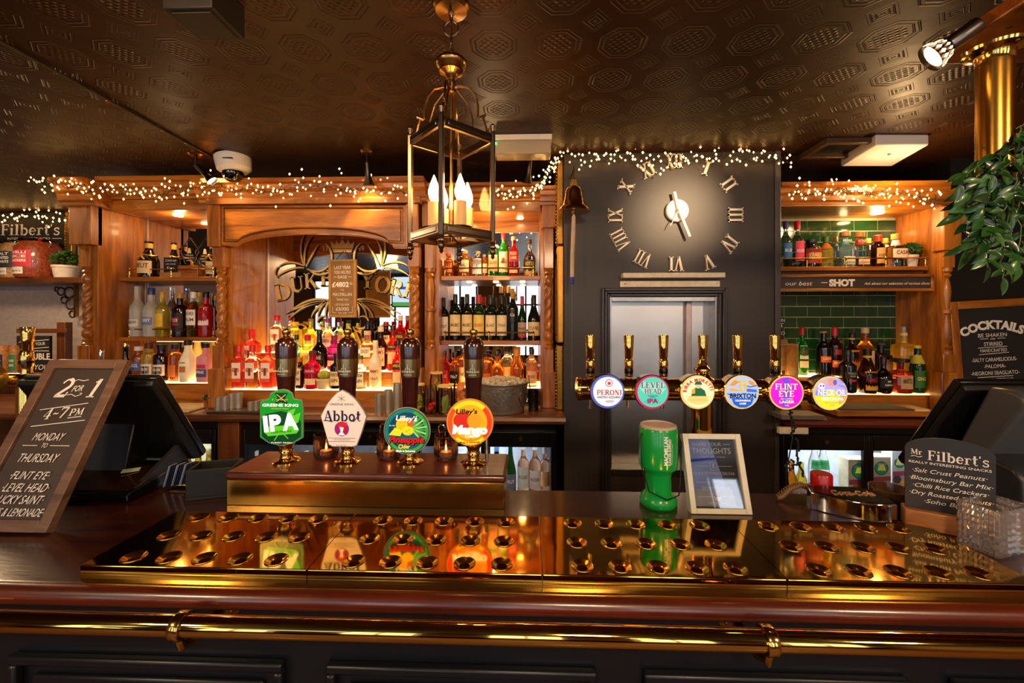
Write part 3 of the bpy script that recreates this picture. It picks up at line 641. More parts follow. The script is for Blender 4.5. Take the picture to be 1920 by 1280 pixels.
# ---- worktops, fridges and the space below
def worktop(name, label, x0, x1, yf, red=False):
    t = thing(name, label, 'counter', (0, 0, 0))
    pr = [(yf+.02, CT-.05), (yf+.003, CT-.042), (yf-.004, CT-.025), (yf+.003, CT-.006), (yf+.02, CT), (YB, CT), (YB, CT-.05)]
    obj('top', MB().prismx(pr, x0, x1), MAHR if red else OAKD, t); return t
worktop('back_counter', 'dark wooden back counter carrying the left bays, jars and ice bucket', -5.3, CX0-.002, 2.44)
worktop('side_counter', 'red brown back counter below the green tiles', CX1+.002, X(1782, 2.7)-.002, 2.42, True)
mb = MB(); mb.b2(X(410, 2.5), X(450, 2.5), 2.49, YB, 0, CT-.052); tag(obj('cupboard_divider', mb, OAKDZ, bevel=.003), 'dark brown wooden upright panel between the left under counter fridges', 'panel')
def fridge(px0, px1, doors, label, Yf=2.50):
    x0, x1 = X(px0, Yf), X(px1, Yf); zt = CT-.055; z1 = .925; z0 = .12
    t = thing('bottle_fridge', label, 'fridge', ((x0+x1)/2, Yf, 0)); h = (x1-x0)/2
    mb = MB(); mb.b2(-h, h, .02, .45, z1+.02, zt); mb.b2(-h, -h+.03, .02, .45, .05, z1+.02); mb.b2(h-.03, h, .02, .45, .05, z1+.02); mb.b2(-h+.03, h-.03, .02, .45, .05, z0); mb.b2(-h+.03, h-.03, .42, .45, z0, z1+.02)
    obj('case', mb, M('fridge_black', '0b0a0a', .28), t)
    obj('inner_back', MB().b2(-h+.03, h-.03, .41, .42, z0, z1+.02), M('fridge_white', 'c8ced4', .4), t)
    obj('led_tube', MB().b2(-h+.05, h-.05, .06, .075, z1+.0, z1+.012), FRLED, t)
    obj('wire_shelf', MB().b2(-h+.03, h-.03, .05, .41, .548, .553), M('wire', 'd0d0d0', .3, .6), t)
    for k in range(doors):
        a = -h+2*h*k/doors; b = -h+2*h*(k+1)/doors; w_ = .028
        mb = MB(); mb.b2(a, a+w_, -.005, .02, .1, z1+.09); mb.b2(b-w_, b, -.005, .02, .1, z1+.09); mb.b2(a+w_, b-w_, -.005, .02, z1, z1+.09); mb.b2(a+w_, b-w_, -.005, .02, .1, .14)
        d = obj('door', mb, M('fridge_frame', '100e0e', .25), t, bevel=.003)
        obj('pane', MB().b2(a+w_, b-w_, .006, .010, .14, z1), thin_glass('fridge_pane', (.93, .95, 1), .08), d)
        obj('lock', MB().lathe([(.012, 0), (.012, .008), (.001, .008)], 12, ((a+b)/2, -.005, z1+.05), mat=rot90), BRASSD, d)
    return t
FR = fridge(225, 405, 1, 'black glass door fridge glowing yellow behind the left till')
fridge(452, 775, 2, 'black double fridge half hidden behind the hand pump stand')
fridge(780, 1042, 2, 'black bottle fridge with pale rose wines, left of the chimney')
fridge(1468, 1790, 2, 'black two door fridge with mixers below the red brown counter')
lamp('AREA', (X(320, 2.7), 2.72, .91), 1.2, (1, .85, .35), .25, .2, name='fridge_light')
lamp('AREA', (X(900, 2.7), 2.72, .91), 1.6, (.88, .93, 1), .4, .2, name='fridge_light')
lamp('AREA', (X(1560, 2.7), 2.72, .91), 2.0, (.88, .95, 1), .6, .2, name='fridge_light')

# ---- far left corner shelf, sign, counter
t = thing('wall_shelf', 'dark wooden shelf on the left wall carrying snack jars', 'shelf', (0, 0, 0))
ZL = Z(60, 522, 3.6)
obj('board', MB().b2(-5.38, X(165, 3.5), 3.48, 3.79, ZL-.05, ZL), OAKD, t, bevel=.004)
mb = MB(); bx = X(140, 3.7)
for cx_, cz_, r_, a0, a1 in ((-.05, -.06, .05, 0, 330), (-.13, -.05, .035, 40, 380), (-.04, -.17, .045, 90, 420), (-.10, -.13, .03, 0, 300), (-.02, -.26, .03, 90, 400), (-.17, -.03, .02, 0, 300)):
    mb.tube([(bx+cx_+r_*math.cos(math.radians(a)), 3.70, ZL-.06+cz_+r_*math.sin(math.radians(a))) for a in range(a0, a1, 20)], .007, 6)
obj('scroll_bracket', mb, M('bronze_iron', '3a2a1c', .4, .6), t)
obj('bracket_upright', MB().b2(bx+.0, bx+.02, 3.69, 3.72, ZL-.34, ZL-.05), BRASSD, t)
struct('trim_2', MB().b2(-5.39, X(150, 3.79), 3.77, 3.8, Z(60, 393, 3.79), Z(60, 388, 3.79)), M('trim_white', 'cfc3b4', .5))
q = P(60, 520, 3.74); s = PS(60, 3.74)
t = thing('framed_sign', 'black snack sign with ornate gold frame standing on left wall shelf', 'sign', (q.x, 3.755, ZL), (math.radians(-2), 0, 0))
obj('board', MB().b2(-90*s, 62*s, -.005, .01, 0, 128*s), BOARD, t)
mb = MB(); mb.b2(62*s, 78*s, -.03, .01, 0, 128*s); obj('gold_frame', mb, M('gold_frame', 'a87c34', .35, .8, bump=.5, bs=90), t, bevel=.006)
for k in range(24): obj('bead', MB().sphere((66*s, -.03, (4+k*5)*s), .009, 8, 6), M('gold_frame', 'a87c34', .35, .8), t)
f = Face(t, s, 60, 520, -.006); f.text([("Filbert's", 50, 435, 21, dict(serif=1, w=116)), ('INTERESTING SNACKS', 48, 443.5, 4.5, dict(w=84, bold=.01))], CHALK); f.line([(94, 441.5), (113, 441.5)], 1, CHALK)
# dark stand and sign on the far left counter
t = thing('left_counter', 'dark counter under the left wall shelf', 'counter', (0, 0, 0))
ZLC = 1.24
obj('top', MB().b2(-5.38, X(150, 3.3), 3.05, 3.79, ZLC-.04, ZLC), OAKD, t, bevel=.004); obj('carcass', MB().b2(-5.38, X(150, 3.3)-.02, 3.10, 3.79, 0, ZLC-.04), OAKDZ, t)
q = P(95, 700, 3.35); s = PS(95, 3.35)
t = thing('wooden_stand', 'brown wooden cross stand behind the brass tap handle on left counter', 'stand', (q.x, 3.40, ZLC))
obj('post', MB().b2(6*s, 23*s, -.03, .03, 0, 95*s), OAKDZ, t, bevel=.004); obj('crossbar', MB().b2(-65*s, 33*s, -.06, -.03, 75*s, 83*s), OAKD, t, bevel=.004)
t = thing('small_chalkboard', 'small chalkboard reading double on a wooden stand at far left', 'sign', (q.x, 3.33, ZLC))
obj('board', MB().b2(-58*s, 6*s, -.01, .01, 0, 70*s), BOARD, t)
f = Face(t, s, 95, 700, -.011); f.text([('FOR YOUR', 76, 648, 6, dict(w=34, rot=4)), ('DOUBLE', 74, 674, 12, dict(w=56, bold=.02)), ('YOUR', 88, 693, 10, dict(shear=.25))], CHALK); f.lines([[(42, 642), (100, 637)], [(42, 656), (100, 651)], [(42, 658), (100, 658)]], 1, CHALK)
# ================================================================ THE BAR
BT = 1.10
t = thing('bar_counter', 'polished mahogany bar counter with rounded front edge and black panelled front', 'bar', (0, 0, 0))
ang = [(.912+.020*math.cos(a), BT-.0235+.0235*math.sin(a)) for a in [math.radians(k) for k in range(90, 271, 15)]]
obj('bar_top', MB().prismx([(1.45, BT), (.915, BT)]+ang[1:-1]+[(.915, BT-.047), (1.45, BT-.047)], -2.6, 2.6), MAHO, t)
obj('edge_nosing', MB().tube([(-2.6, .905, BT-.0225), (2.6, .905, BT-.0225)], .0226, 20), MAHR, t)
obj('front_panel', MB().b2(-2.6, 2.6, .96, .99, 0, BT-.047), PANEL, t)
obj('under_moulding', MB().b2(-2.6, 2.6, .935, .96, BT-.07, BT-.047), BLACK, t, bevel=.006)
for a, b in ((-90, 25-60), (25, 535), (615, 1118), (1205, 1700), (1780, 2100)):
    x0, x1 = P(a, 1250, .955).x, P(b, 1250, .955).x
    if x1-x0 < .1: continue
    zt = P(960, 1247, .955).z
    mb = MB(); mb.b2(x0, x1, .938, .96, zt-.022, zt); mb.b2(x0, x0+.022, .938, .96, .25, zt-.022); mb.b2(x1-.022, x1, .938, .96, .25, zt-.022); mb.b2(x0+.022, x1-.022, .938, .96, .25, .272)
    obj('panel_moulding', mb, PANEL, t, bevel=.006)
    obj('raised_field', MB().b2(x0+.05, x1-.05, .948, .961, .30, zt-.05), PANEL, t, bevel=.008)
# brass rail
RZ, RY, RR = 1.060, .843, .0212
t = thing('bar_rail', 'thick polished brass hand rail running along the bar front', 'rail', (0, 0, 0))
obj('tube', MB().tube([(-2.4, RY, RZ), (2.4, RY, RZ)], RR, 32), BRASSM, t)
for px in (340, 1440):
    x = P(px, 1190, RY).x
    sg = 1 if px < 900 else -1
    r = obj('bracket', MB().lathe([(RR+.001, -.011), (RR+.005, -.011), (RR+.007, -.007), (RR+.006, 0), (RR+.007, .007), (RR+.005, .011), (RR+.001, .011)], 32, (x, RY, RZ), mat=Matrix.Rotation(PI/2, 3, 'Y'), cap=False), BRASS, t)
    mb = MB(); mb.tube([(x, RY-.006, RZ-RR-.002), (x, RY, RZ-RR-.022), (x+sg*.006, RY+.025, RZ-RR-.03), (x+sg*.012, RY+.05, RZ-RR-.016), (x+sg*.016, .955, RZ-RR-.01)], [.008, .009, .009, .009, .011], 10)
    obj('bracket_arm', mb, BRASS, r); obj('bracket_foot', MB().lathe([(.001, 0), (.034, 0), (.034, .006), (.022, .012), (.001, .014)], 24, (x+sg*.016, .959, RZ-RR-.010), mat=rot90), BRASSD, r)
    obj('screw', MB().sphere((x+sg*.034, .944, RZ-RR-.018), .005, 8, 6), BRASSD, r)

# ---- four perforated brass drip trays
TZ = BT+.030; TY0, TY1 = .926, 1.196
TWD = (P(1476, 1084, TY0).x-P(150, 1074, TY0).x)/3; tx = [P(150, 1074, TY0).x+k*TWD for k in range(4)]
def tray_meshes(wd, dp):
    mb = MB(); R = .0235; n = 24; H = .030
    cxs = [wd/2+(i-2)*.0868 for i in range(5)]; cys = [dp/2+(j-1)*.0985 for j in range(3)]; cups = [(a, b) for a in cxs for b in cys]
    ex = [0]+[c+s_*H for c in cxs for s_ in (-1, 1)]+[wd]; ey = [0]+[c+s_*H for c in cys for s_ in (-1, 1)]+[dp]
    for i in range(len(ex)-1):
        for j in range(len(ey)-1):
            x0, x1, y0, y1 = ex[i], ex[i+1], ey[j], ey[j+1]
            if not (i % 2 and j % 2): mb.add([(x0, y0, 0), (x1, y0, 0), (x1, y1, 0), (x0, y1, 0)], [(0, 1, 2, 3)]); continue
            cx_, cy_ = (x0+x1)/2, (y0+y1)/2; v = []
            for k in range(n):
                a = 2*PI*(k+.0)/n; v.append((cx_+R*math.cos(a), cy_+R*math.sin(a), 0))
            for k in range(n):
                a = 2*PI*(k+.0)/n; m_ = H/max(abs(math.cos(a)), abs(math.sin(a))); v.append((cx_+m_*math.cos(a), cy_+m_*math.sin(a), 0))
            mb.add(v, [(k, k+n, (k+1) % n+n, (k+1) % n) for k in range(n)])
    me = mesh(mb, smooth=False)
    sk = MB(); h = .03
    sk.add([(0, 0, 0), (wd, 0, 0), (wd, dp, 0), (0, dp, 0), (0, 0, -h), (wd, 0, -h), (wd, dp, -h), (0, dp, -h)], [(4, 5, 1, 0), (5, 6, 2, 1), (6, 7, 3, 2), (7, 4, 0, 3)])
    sk.tube([(0.002, .0015, -.0015), (wd-.002, .0015, -.0015)], .0022, 8)
    cup = MB().lathe([(.0262, .0003), (.0258, .0016), (.0245, .0024), (.0228, .0018), (.0170, -.0018), (.0130, -.0034), (.0120, -.0045), (.0118, -.022)], 28, cap=False)
    return me, mesh(sk), mesh(cup), cups
tm1, tm2, tm3, cups = tray_meshes(TWD-.002, TY1-TY0)
BRT = M('tray_brass', 'e0aa40', .06, 1, noise=.10, ns=14, bump=.05, bs=9)
for m_ in (tm1, tm2): m_.materials.append(BRT)
tm3.materials.append(M('cup_brass', 'e8a838', .2, 1, noise=.1))
TL = ['brass drip tray at the left end of the row, reflecting the green pump clip', 'brass drip tray second from left, below the mango and pineapple pump clips', 'brass drip tray in front of the green collecting tin', 'brass drip tray at the right end, beside the cut glass box']
for k in range(4):
    t = thing('drip_tray', TL[k], 'tray', (tx[k]+.001, TY0, TZ), group='perforated brass drip trays on the bar')
    obj('plate', tm1, None, t); obj('skirt', tm2, None, t)
    for c_ in cups: obj('drain_cup', tm3, None, t, loc=(c_[0], c_[1], 0))
    obj('bottom', MB().b2(.004, TWD-.006, .004, TY1-TY0-.004, -.029, -.024), BLACK, t)

# ---- hand pump stand
q0 = P(425, 957, 1.303); PX0, PX1 = q0.x, P(946, 957, 1.303).x; PY0, PY1 = 1.303, 1.515; PZ1 = 1.207
t = thing('pump_stand', 'long mahogany and brass plinth carrying the four hand pumps', 'stand', (PX0, PY0, BT)); W_ = PX1-PX0
obj('brass_box', MB().b2(0, W_, 0, .21, 0, .082), M('worn_brass', 'c79a48', .2, 1, noise=.18, ns=7, bump=.04, bs=6), t, bevel=.002)
obj('wood_top', MB().b2(-.004, W_+.004, -.006, .214, .082, PZ1-BT), MAHR, t, bevel=.009, seg=3)
PPX = (537, 652, 769, 888); PUY = 1.405
KX = [(.0445, 0), (.0445, .004), (.040, .008), (.030, .011), (.0215, .016), (.0195, .022), (.020, .030), (.0235, .036), (.0205, .042), (.021, .052), (.027, .060), (.029, .070), (.025, .080), (.018, .085), (.014, .090), (.014, .105)]
def hand_pump(px, label):
    p = P(px, 870, PUY); t = thing('hand_pump', label, 'beer pump', (p.x, PUY, PZ1), group='hand pumps on the mahogany plinth')
    zz = lambda y: CZ-PUY*(y-HY)/F-PZ1
    obj('base', MB().lathe(KX, 32), BRASS, t)
    h = [(.020, zz(800)), (.0235, zz(770)), (.0265, zz(740)), (.0295, zz(712)), (.0325, zz(690)), (.0345, zz(672)), (.0355, zz(655)), (.0345, zz(645)), (.029, zz(638)), (.018, zz(633)), (.001, zz(632))]
    obj('handle', MB().lathe([(.001, zz(801))]+h, 28), DARKW, t)
    b = [(.0302, zz(706)), (.0328, zz(705.9)), (.0352, zz(672.4)), (.0340, zz(672))]
    bd = obj('band', MB().lathe(b, 28, cap=False), M('band_brass', 'c9b078', .2, 1, noise=.05), t)
    f = Face(bd, .001, 0, 0, .0, wrap=.0335)
    f.text([('GREENE KING', 0, -zz(697)*1000, 6.5, dict(w=46, bold=.012)), ('BREWING', 0, -zz(702)*1000, 3.4, dict(w=26))], M('etched', 'efe6d0', .3, .3))
    for sgn in (1, -1): pass
    f.lines([[(-8, -zz(692)*1000), (8, -zz(678)*1000)], [(8, -zz(692)*1000), (-8, -zz(678)*1000)], [(0, -zz(692)*1000), (0, -zz(677)*1000)]], 1.3, M('etched', 'efe6d0', .3, .3), 'emblem')
    obj('knob', MB().lathe([(.011, zz(634)), (.013, zz(632.5)), (.0095, zz(630)), (.0075, zz(629)), (.012, zz(627)), (.0148, zz(623)), (.0135, zz(619.5)), (.008, zz(617)), (.001, zz(616.6))], 24), BRASS, t)
    return t
PL = ['dark wooden hand pump with the green badge', 'dark wooden hand pump with the cream hexagonal badge', 'dark wooden hand pump with the round pineapple cider badge', 'dark wooden hand pump with the round orange mango badge']
pumps = [hand_pump(px, l) for px, l in zip(PPX, PL)]
CLY = 1.345; cs = CLY/F
def clip_face(t, ox, oy, outline, edge_m, face_m, inset=.94):  # unlit badge whose print colours carry an added glow
    """badge board hung on the pump; photo pixel units about (ox, oy)"""
    org = P(ox, oy, CLY); base = Vector(t.location); loc = org-base
    pts = [((x-ox)*cs, (oy-y)*cs) for x, y in outline]
    b = obj('pump_clip', MB().prism(pts, 0, .006), edge_m, t, loc=loc, bevel=.0015)
    obj('clip_stalk', MB().b2(-.006, .006, .006, .06, -.01, .004), BRASSD, b)
    f = Face(b, cs, ox, oy, -.0003); f.poly([(ox+(x-ox)*inset, oy+(y-oy)*inset) for x, y in outline], face_m, 'badge_face')
    return f
z2 = lambda L: [(400+x/3.31, 700+y/3.31) for x, y in L]
# green badge
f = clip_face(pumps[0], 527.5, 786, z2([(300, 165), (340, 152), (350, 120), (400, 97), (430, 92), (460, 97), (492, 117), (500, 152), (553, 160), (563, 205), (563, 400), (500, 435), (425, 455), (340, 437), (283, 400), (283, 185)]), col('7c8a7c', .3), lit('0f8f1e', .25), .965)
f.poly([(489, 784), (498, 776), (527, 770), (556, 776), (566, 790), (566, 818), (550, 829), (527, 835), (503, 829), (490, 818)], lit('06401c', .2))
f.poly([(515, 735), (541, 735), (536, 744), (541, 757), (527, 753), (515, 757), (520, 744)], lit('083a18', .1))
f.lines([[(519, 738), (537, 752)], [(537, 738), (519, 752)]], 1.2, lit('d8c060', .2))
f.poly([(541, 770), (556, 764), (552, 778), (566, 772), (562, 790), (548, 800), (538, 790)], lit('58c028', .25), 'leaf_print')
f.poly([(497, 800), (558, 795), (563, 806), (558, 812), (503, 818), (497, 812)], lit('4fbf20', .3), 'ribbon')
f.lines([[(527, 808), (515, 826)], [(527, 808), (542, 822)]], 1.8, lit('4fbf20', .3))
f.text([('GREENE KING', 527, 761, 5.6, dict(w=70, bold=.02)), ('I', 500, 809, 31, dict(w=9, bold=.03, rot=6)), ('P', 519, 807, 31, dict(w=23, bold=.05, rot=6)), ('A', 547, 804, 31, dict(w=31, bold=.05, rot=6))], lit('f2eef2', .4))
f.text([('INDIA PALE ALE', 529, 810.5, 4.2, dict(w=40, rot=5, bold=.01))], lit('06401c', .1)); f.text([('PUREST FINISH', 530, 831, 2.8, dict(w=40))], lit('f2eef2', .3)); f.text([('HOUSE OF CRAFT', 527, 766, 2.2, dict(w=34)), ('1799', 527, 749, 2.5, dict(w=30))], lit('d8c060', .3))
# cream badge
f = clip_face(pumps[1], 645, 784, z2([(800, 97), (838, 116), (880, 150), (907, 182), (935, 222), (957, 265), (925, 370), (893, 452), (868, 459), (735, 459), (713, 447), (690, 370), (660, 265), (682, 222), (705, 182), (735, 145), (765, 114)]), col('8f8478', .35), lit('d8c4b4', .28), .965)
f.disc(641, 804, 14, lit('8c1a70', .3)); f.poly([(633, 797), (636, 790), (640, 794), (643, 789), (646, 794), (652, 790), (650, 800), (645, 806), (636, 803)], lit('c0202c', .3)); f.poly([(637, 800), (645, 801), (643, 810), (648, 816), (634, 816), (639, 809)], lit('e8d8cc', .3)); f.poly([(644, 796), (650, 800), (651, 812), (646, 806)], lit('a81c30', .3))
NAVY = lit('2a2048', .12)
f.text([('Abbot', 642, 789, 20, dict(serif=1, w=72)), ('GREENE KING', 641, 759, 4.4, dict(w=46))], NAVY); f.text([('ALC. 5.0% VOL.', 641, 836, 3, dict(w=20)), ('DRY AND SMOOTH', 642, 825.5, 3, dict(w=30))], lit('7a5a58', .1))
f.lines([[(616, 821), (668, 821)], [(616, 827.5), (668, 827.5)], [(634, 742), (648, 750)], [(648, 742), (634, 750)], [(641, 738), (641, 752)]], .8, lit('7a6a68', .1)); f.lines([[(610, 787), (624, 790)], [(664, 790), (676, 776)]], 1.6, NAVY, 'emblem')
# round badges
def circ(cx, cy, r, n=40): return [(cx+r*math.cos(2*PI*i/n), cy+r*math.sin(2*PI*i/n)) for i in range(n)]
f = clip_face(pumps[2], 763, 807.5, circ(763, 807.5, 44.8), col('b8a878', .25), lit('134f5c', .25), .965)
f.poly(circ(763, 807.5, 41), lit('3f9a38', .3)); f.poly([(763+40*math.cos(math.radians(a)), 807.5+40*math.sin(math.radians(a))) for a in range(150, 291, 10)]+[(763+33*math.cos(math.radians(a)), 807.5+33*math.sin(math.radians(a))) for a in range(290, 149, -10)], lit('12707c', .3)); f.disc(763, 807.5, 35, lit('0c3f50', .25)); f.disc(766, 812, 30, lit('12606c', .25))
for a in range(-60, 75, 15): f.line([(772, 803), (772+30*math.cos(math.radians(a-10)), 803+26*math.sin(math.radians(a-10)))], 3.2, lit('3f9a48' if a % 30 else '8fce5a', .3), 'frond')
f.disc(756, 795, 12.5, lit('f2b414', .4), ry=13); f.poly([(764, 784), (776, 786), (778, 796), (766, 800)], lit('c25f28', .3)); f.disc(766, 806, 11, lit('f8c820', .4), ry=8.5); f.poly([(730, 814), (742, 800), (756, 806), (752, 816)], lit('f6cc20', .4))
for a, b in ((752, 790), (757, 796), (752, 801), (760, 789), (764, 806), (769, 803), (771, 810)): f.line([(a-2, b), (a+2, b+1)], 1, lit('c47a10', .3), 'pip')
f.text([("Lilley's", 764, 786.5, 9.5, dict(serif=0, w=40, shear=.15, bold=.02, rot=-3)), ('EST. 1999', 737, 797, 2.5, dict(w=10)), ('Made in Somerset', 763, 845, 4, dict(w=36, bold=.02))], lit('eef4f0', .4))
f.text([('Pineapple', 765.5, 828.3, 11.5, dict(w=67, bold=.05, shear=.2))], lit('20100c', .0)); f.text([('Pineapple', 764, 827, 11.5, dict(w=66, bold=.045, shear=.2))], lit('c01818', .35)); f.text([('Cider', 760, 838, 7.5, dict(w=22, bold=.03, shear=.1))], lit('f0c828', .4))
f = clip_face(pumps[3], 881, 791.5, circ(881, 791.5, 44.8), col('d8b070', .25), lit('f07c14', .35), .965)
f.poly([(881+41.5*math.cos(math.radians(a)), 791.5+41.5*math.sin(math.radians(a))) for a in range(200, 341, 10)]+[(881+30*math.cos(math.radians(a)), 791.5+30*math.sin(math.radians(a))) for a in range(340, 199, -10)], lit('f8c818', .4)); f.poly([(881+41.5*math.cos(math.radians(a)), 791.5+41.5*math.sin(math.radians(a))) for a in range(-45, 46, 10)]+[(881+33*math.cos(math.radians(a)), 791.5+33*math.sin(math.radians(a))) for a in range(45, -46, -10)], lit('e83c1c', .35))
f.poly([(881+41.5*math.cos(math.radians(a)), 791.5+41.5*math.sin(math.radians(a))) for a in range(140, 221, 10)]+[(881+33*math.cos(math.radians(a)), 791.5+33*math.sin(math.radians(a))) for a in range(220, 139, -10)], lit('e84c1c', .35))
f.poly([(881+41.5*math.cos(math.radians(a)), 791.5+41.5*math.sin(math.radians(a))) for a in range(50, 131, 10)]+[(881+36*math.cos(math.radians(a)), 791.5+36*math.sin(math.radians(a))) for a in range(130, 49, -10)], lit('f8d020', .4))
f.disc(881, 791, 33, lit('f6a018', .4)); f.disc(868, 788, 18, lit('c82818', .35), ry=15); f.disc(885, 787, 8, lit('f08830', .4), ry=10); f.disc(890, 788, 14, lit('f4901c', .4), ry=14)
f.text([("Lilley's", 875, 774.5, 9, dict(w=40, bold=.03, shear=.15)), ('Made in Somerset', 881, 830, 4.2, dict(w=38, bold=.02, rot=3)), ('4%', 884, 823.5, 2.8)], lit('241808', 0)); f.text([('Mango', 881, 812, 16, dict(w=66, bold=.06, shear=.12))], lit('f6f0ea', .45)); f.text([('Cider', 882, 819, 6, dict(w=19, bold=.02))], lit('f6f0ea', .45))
# ---- ribbed tea light glasses behind the pumps
rib = MB(); n = 56
rib.lathe([(.001, 0), (.036, 0), (.040, .004), (.041, .02), (.041, .080), (.038, .080), (.037, .02), (.035, .008), (.001, .008)], n, shape=lambda a, r, z: ((r*(1+(.035*math.cos(a*28) if .01 < z and r > .0385 else 0)))*math.cos(a), (r*(1+(.035*math.cos(a*28) if .01 < z and r > .0385 else 0)))*math.sin(a)))
ribm = mesh(rib); ribm.materials.append(thin_glass('rose_glass', (.72, .50, .42), .35, .06))
for px, l in ((611, 'ribbed rose glass tumbler between the green and cream pump badges'), (729, 'ribbed rose glass tumbler between the cream and pineapple badges'), (836, 'ribbed rose glass tumbler between the pineapple and mango badges')):
    p = P(px, 860, 1.455); t = thing('tealight_glass', l, 'glass', (p.x, 1.458, PZ1+.001), group='ribbed glasses on the pump plinth')
    obj('tumbler', ribm, None, t); obj('candle', MB().lathe([(.001, .0085), (.020, .0085), (.020, .022), (.001, .022)], 16), CREAM, t); obj('flame', MB().lathe([(.001, .024), (.004, .030), (.001, .046)], 10), emis('flame', (1, .5, .12), 20), t)
# chrome sparkler tubes beside the pumps
for px, py, l in ((713, 800, 'thin chrome hoop spout behind the pineapple pump badge'), (823, 800, 'thin chrome hoop spout behind the mango pump badge'), (914, 800, 'straight chrome spout tube at the right of the mango pump')):
    Yp = 1.485; p = P(px, 860, Yp); mb = MB()
    if px < 900: mb.tube([(0, 0, 0), (0, 0, .095)]+[(.011-.011*math.cos(math.radians(a)), 0, .095+.014*math.sin(math.radians(a))) for a in range(20, 181, 20)]+[(.022, 0, .07)], .0035, 8)
    else: mb.tube([(0, -.03, 0), (0, -.03, .10)], .006, 10)
    o = obj('chrome_spout', mb, CHROME, loc=(p.x, Yp, PZ1+.0005)); tag(o, l, 'spout')

# ---- lager font (T bar) with six illuminated badges
FY = 1.415; fs = FY/F; zc = P(1330, 730, FY).z
colx = P(1317, 730, FY).x
t = thing('beer_font', 'polished brass T bar lager font with six round badges and tall brass taps', 'beer tap', (colx, FY, BT))
zr = zc-BT; xl_ = P(1083, 730, FY).x-colx; xr_ = P(1560, 730, FY).x-colx
obj('column', MB().lathe([(.042, 0), (.042, .008), (.036, .014), (.033, .03), (.033, zr+.02)], 32), BRASSM, t)
obj('collar', MB().lathe([(.036, zr+.022), (.040, zr+.030), (.040, zr+.036), (.024, zr+.048), (.021, zr+.058), (.026, zr+.064), (.026, zr+.070), (.015, zr+.082), (.017, zr+.088), (.012, zr+.1)], 28), BRASS, t)
obj('crossbar', MB().tube([(xl_, 0, zr), (xr_, 0, zr)], .037, 32), BRASSM, t)
obj('end_cap', MB().lathe([(.001, 0), (.038, 0), (.040, .003), (.040, .010), (.037, .014)], 28, (xl_-.004, 0, zr), mat=Matrix.Rotation(PI/2, 3, 'Y')), BRASS, t)
taps = [(1107, 665), (1179, 665), (1244, 665), (1318, 665), (1383, 665), (1453, 665)]
for i, (px, py) in enumerate(taps):
    Yt = FY+.035; x = P(px, 690, Yt).x-colx; zz = lambda y: P(px, y, Yt).z-BT
    h = obj('tap_handle', MB().lathe([(.010, zz(676)), (.012, zz(670)), (.0135, zz(650)), (.0150, zz(630)), (.0142, zz(628)), (.001, zz(627.5))], 20, (x, .035, 0), shape=lambda a, r, z: (r*math.cos(a)*1.15, r*math.sin(a)*.85)), BRASSM, t)
    if px != 1318:
        obj('tap_body', MB().lathe([(.013, zz(706)), (.015, zz(702)), (.0125, zz(695)), (.0145, zz(690)), (.0155, zz(680)), (.013, zz(673)), (.009, zz(671))], 20, (x, .035, 0)), BRASS, h)
        obj('black_collar', MB().lathe([(.0142, zz(700)), (.0148, zz(698)), (.0148, zz(693)), (.0142, zz(691))], 20, (x, .035, 0)), BLACKG, h)
    if px < 1260: obj('spout', MB().tube([(x, .045, zr-.03), (x, .05, zz(767))], .0065, 12), CHROME, h)
def badge(px, py, base):
    x = P(px, py, FY-.06).x-colx; z = P(px, py, FY-.06).z-BT
    b = obj('badge_lens', MB().lathe([(.001, 0), (.046, 0), (.0535, .01), (.0545, .045), (.0565, .050), (.0565, .056), (.054, .058), (.001, .058)], 40, mat=rot90), BRASS, t, loc=(x, 0, z))
    f = Face(b, (FY-.06)/F, px, py, -.0585); f.disc(px, py, 31.2, lit(base, .4), 'badge_face', n=40); return f
f = badge(1139, 734, '4858b0'); f.disc(1140, 734, 27.5, lit('e8e8f0', .35)); f.disc(1142, 718, 7, lit('b82838', .5)); f.disc(1142, 718, 5.6, lit('f4f4fc', .4)); f.disc(1142, 718.5, 3.2, lit('b82838', .5)); f.disc(1143, 752, 8.5, lit('a8a8b0', .5), ry=3)
f.text([('PERONI', 1142, 740, 9.5, dict(serif=1, w=46))], lit('c01020', .1)); f.text([('NASTRO AZZURRO', 1142, 746, 4.2, dict(w=44, bold=.015))], lit('202850', .05))
f = badge(1223, 735, 'b01858'); f.disc(1224, 735, 28, lit('4cc0aa', .4)); f.poly([(1205, 716), (1243, 716), (1248, 728), (1240, 738), (1208, 738), (1200, 728)], lit('80d8c8', .35)); f.lines([[(1204+k*6, 756), (1224, 742)] for k in range(7)], .8, lit('2c9890', .5))
f.text([('LEVEL', 1224, 727, 10.5, dict(serif=1, w=44, rot=0)), ('HEAD', 1224, 737.5, 8.5, dict(serif=1, w=31)), ('IPA', 1224, 755, 8, dict(w=20, bold=.05))], lit('b01060', .15)); f.text([('SESSION', 1224, 743.5, 3.5, dict(w=18))], lit('186080', .3))
f = badge(1308, 735, 'd8b868'); f.disc(1309, 735, 28.5, lit('f0e4b8', .35)); f.disc(1309, 749, 20, lit('e8cc80', .35), ry=9); f.poly([(1296, 742), (1300, 729), (1306, 726), (1314, 727), (1321, 732), (1324, 742)], lit('185c38', .4)); f.disc(1309, 723, 5, lit('e0a888', .6)); f.poly([(1302, 720), (1305, 715), (1313, 715), (1316, 720), (1316, 721), (1302, 721)], lit('185c38', .4)); f.poly([(1297, 730), (1303, 728), (1303, 737), (1297, 738)], lit('c88c20', .6))
c8 = lit('b82018', .5)
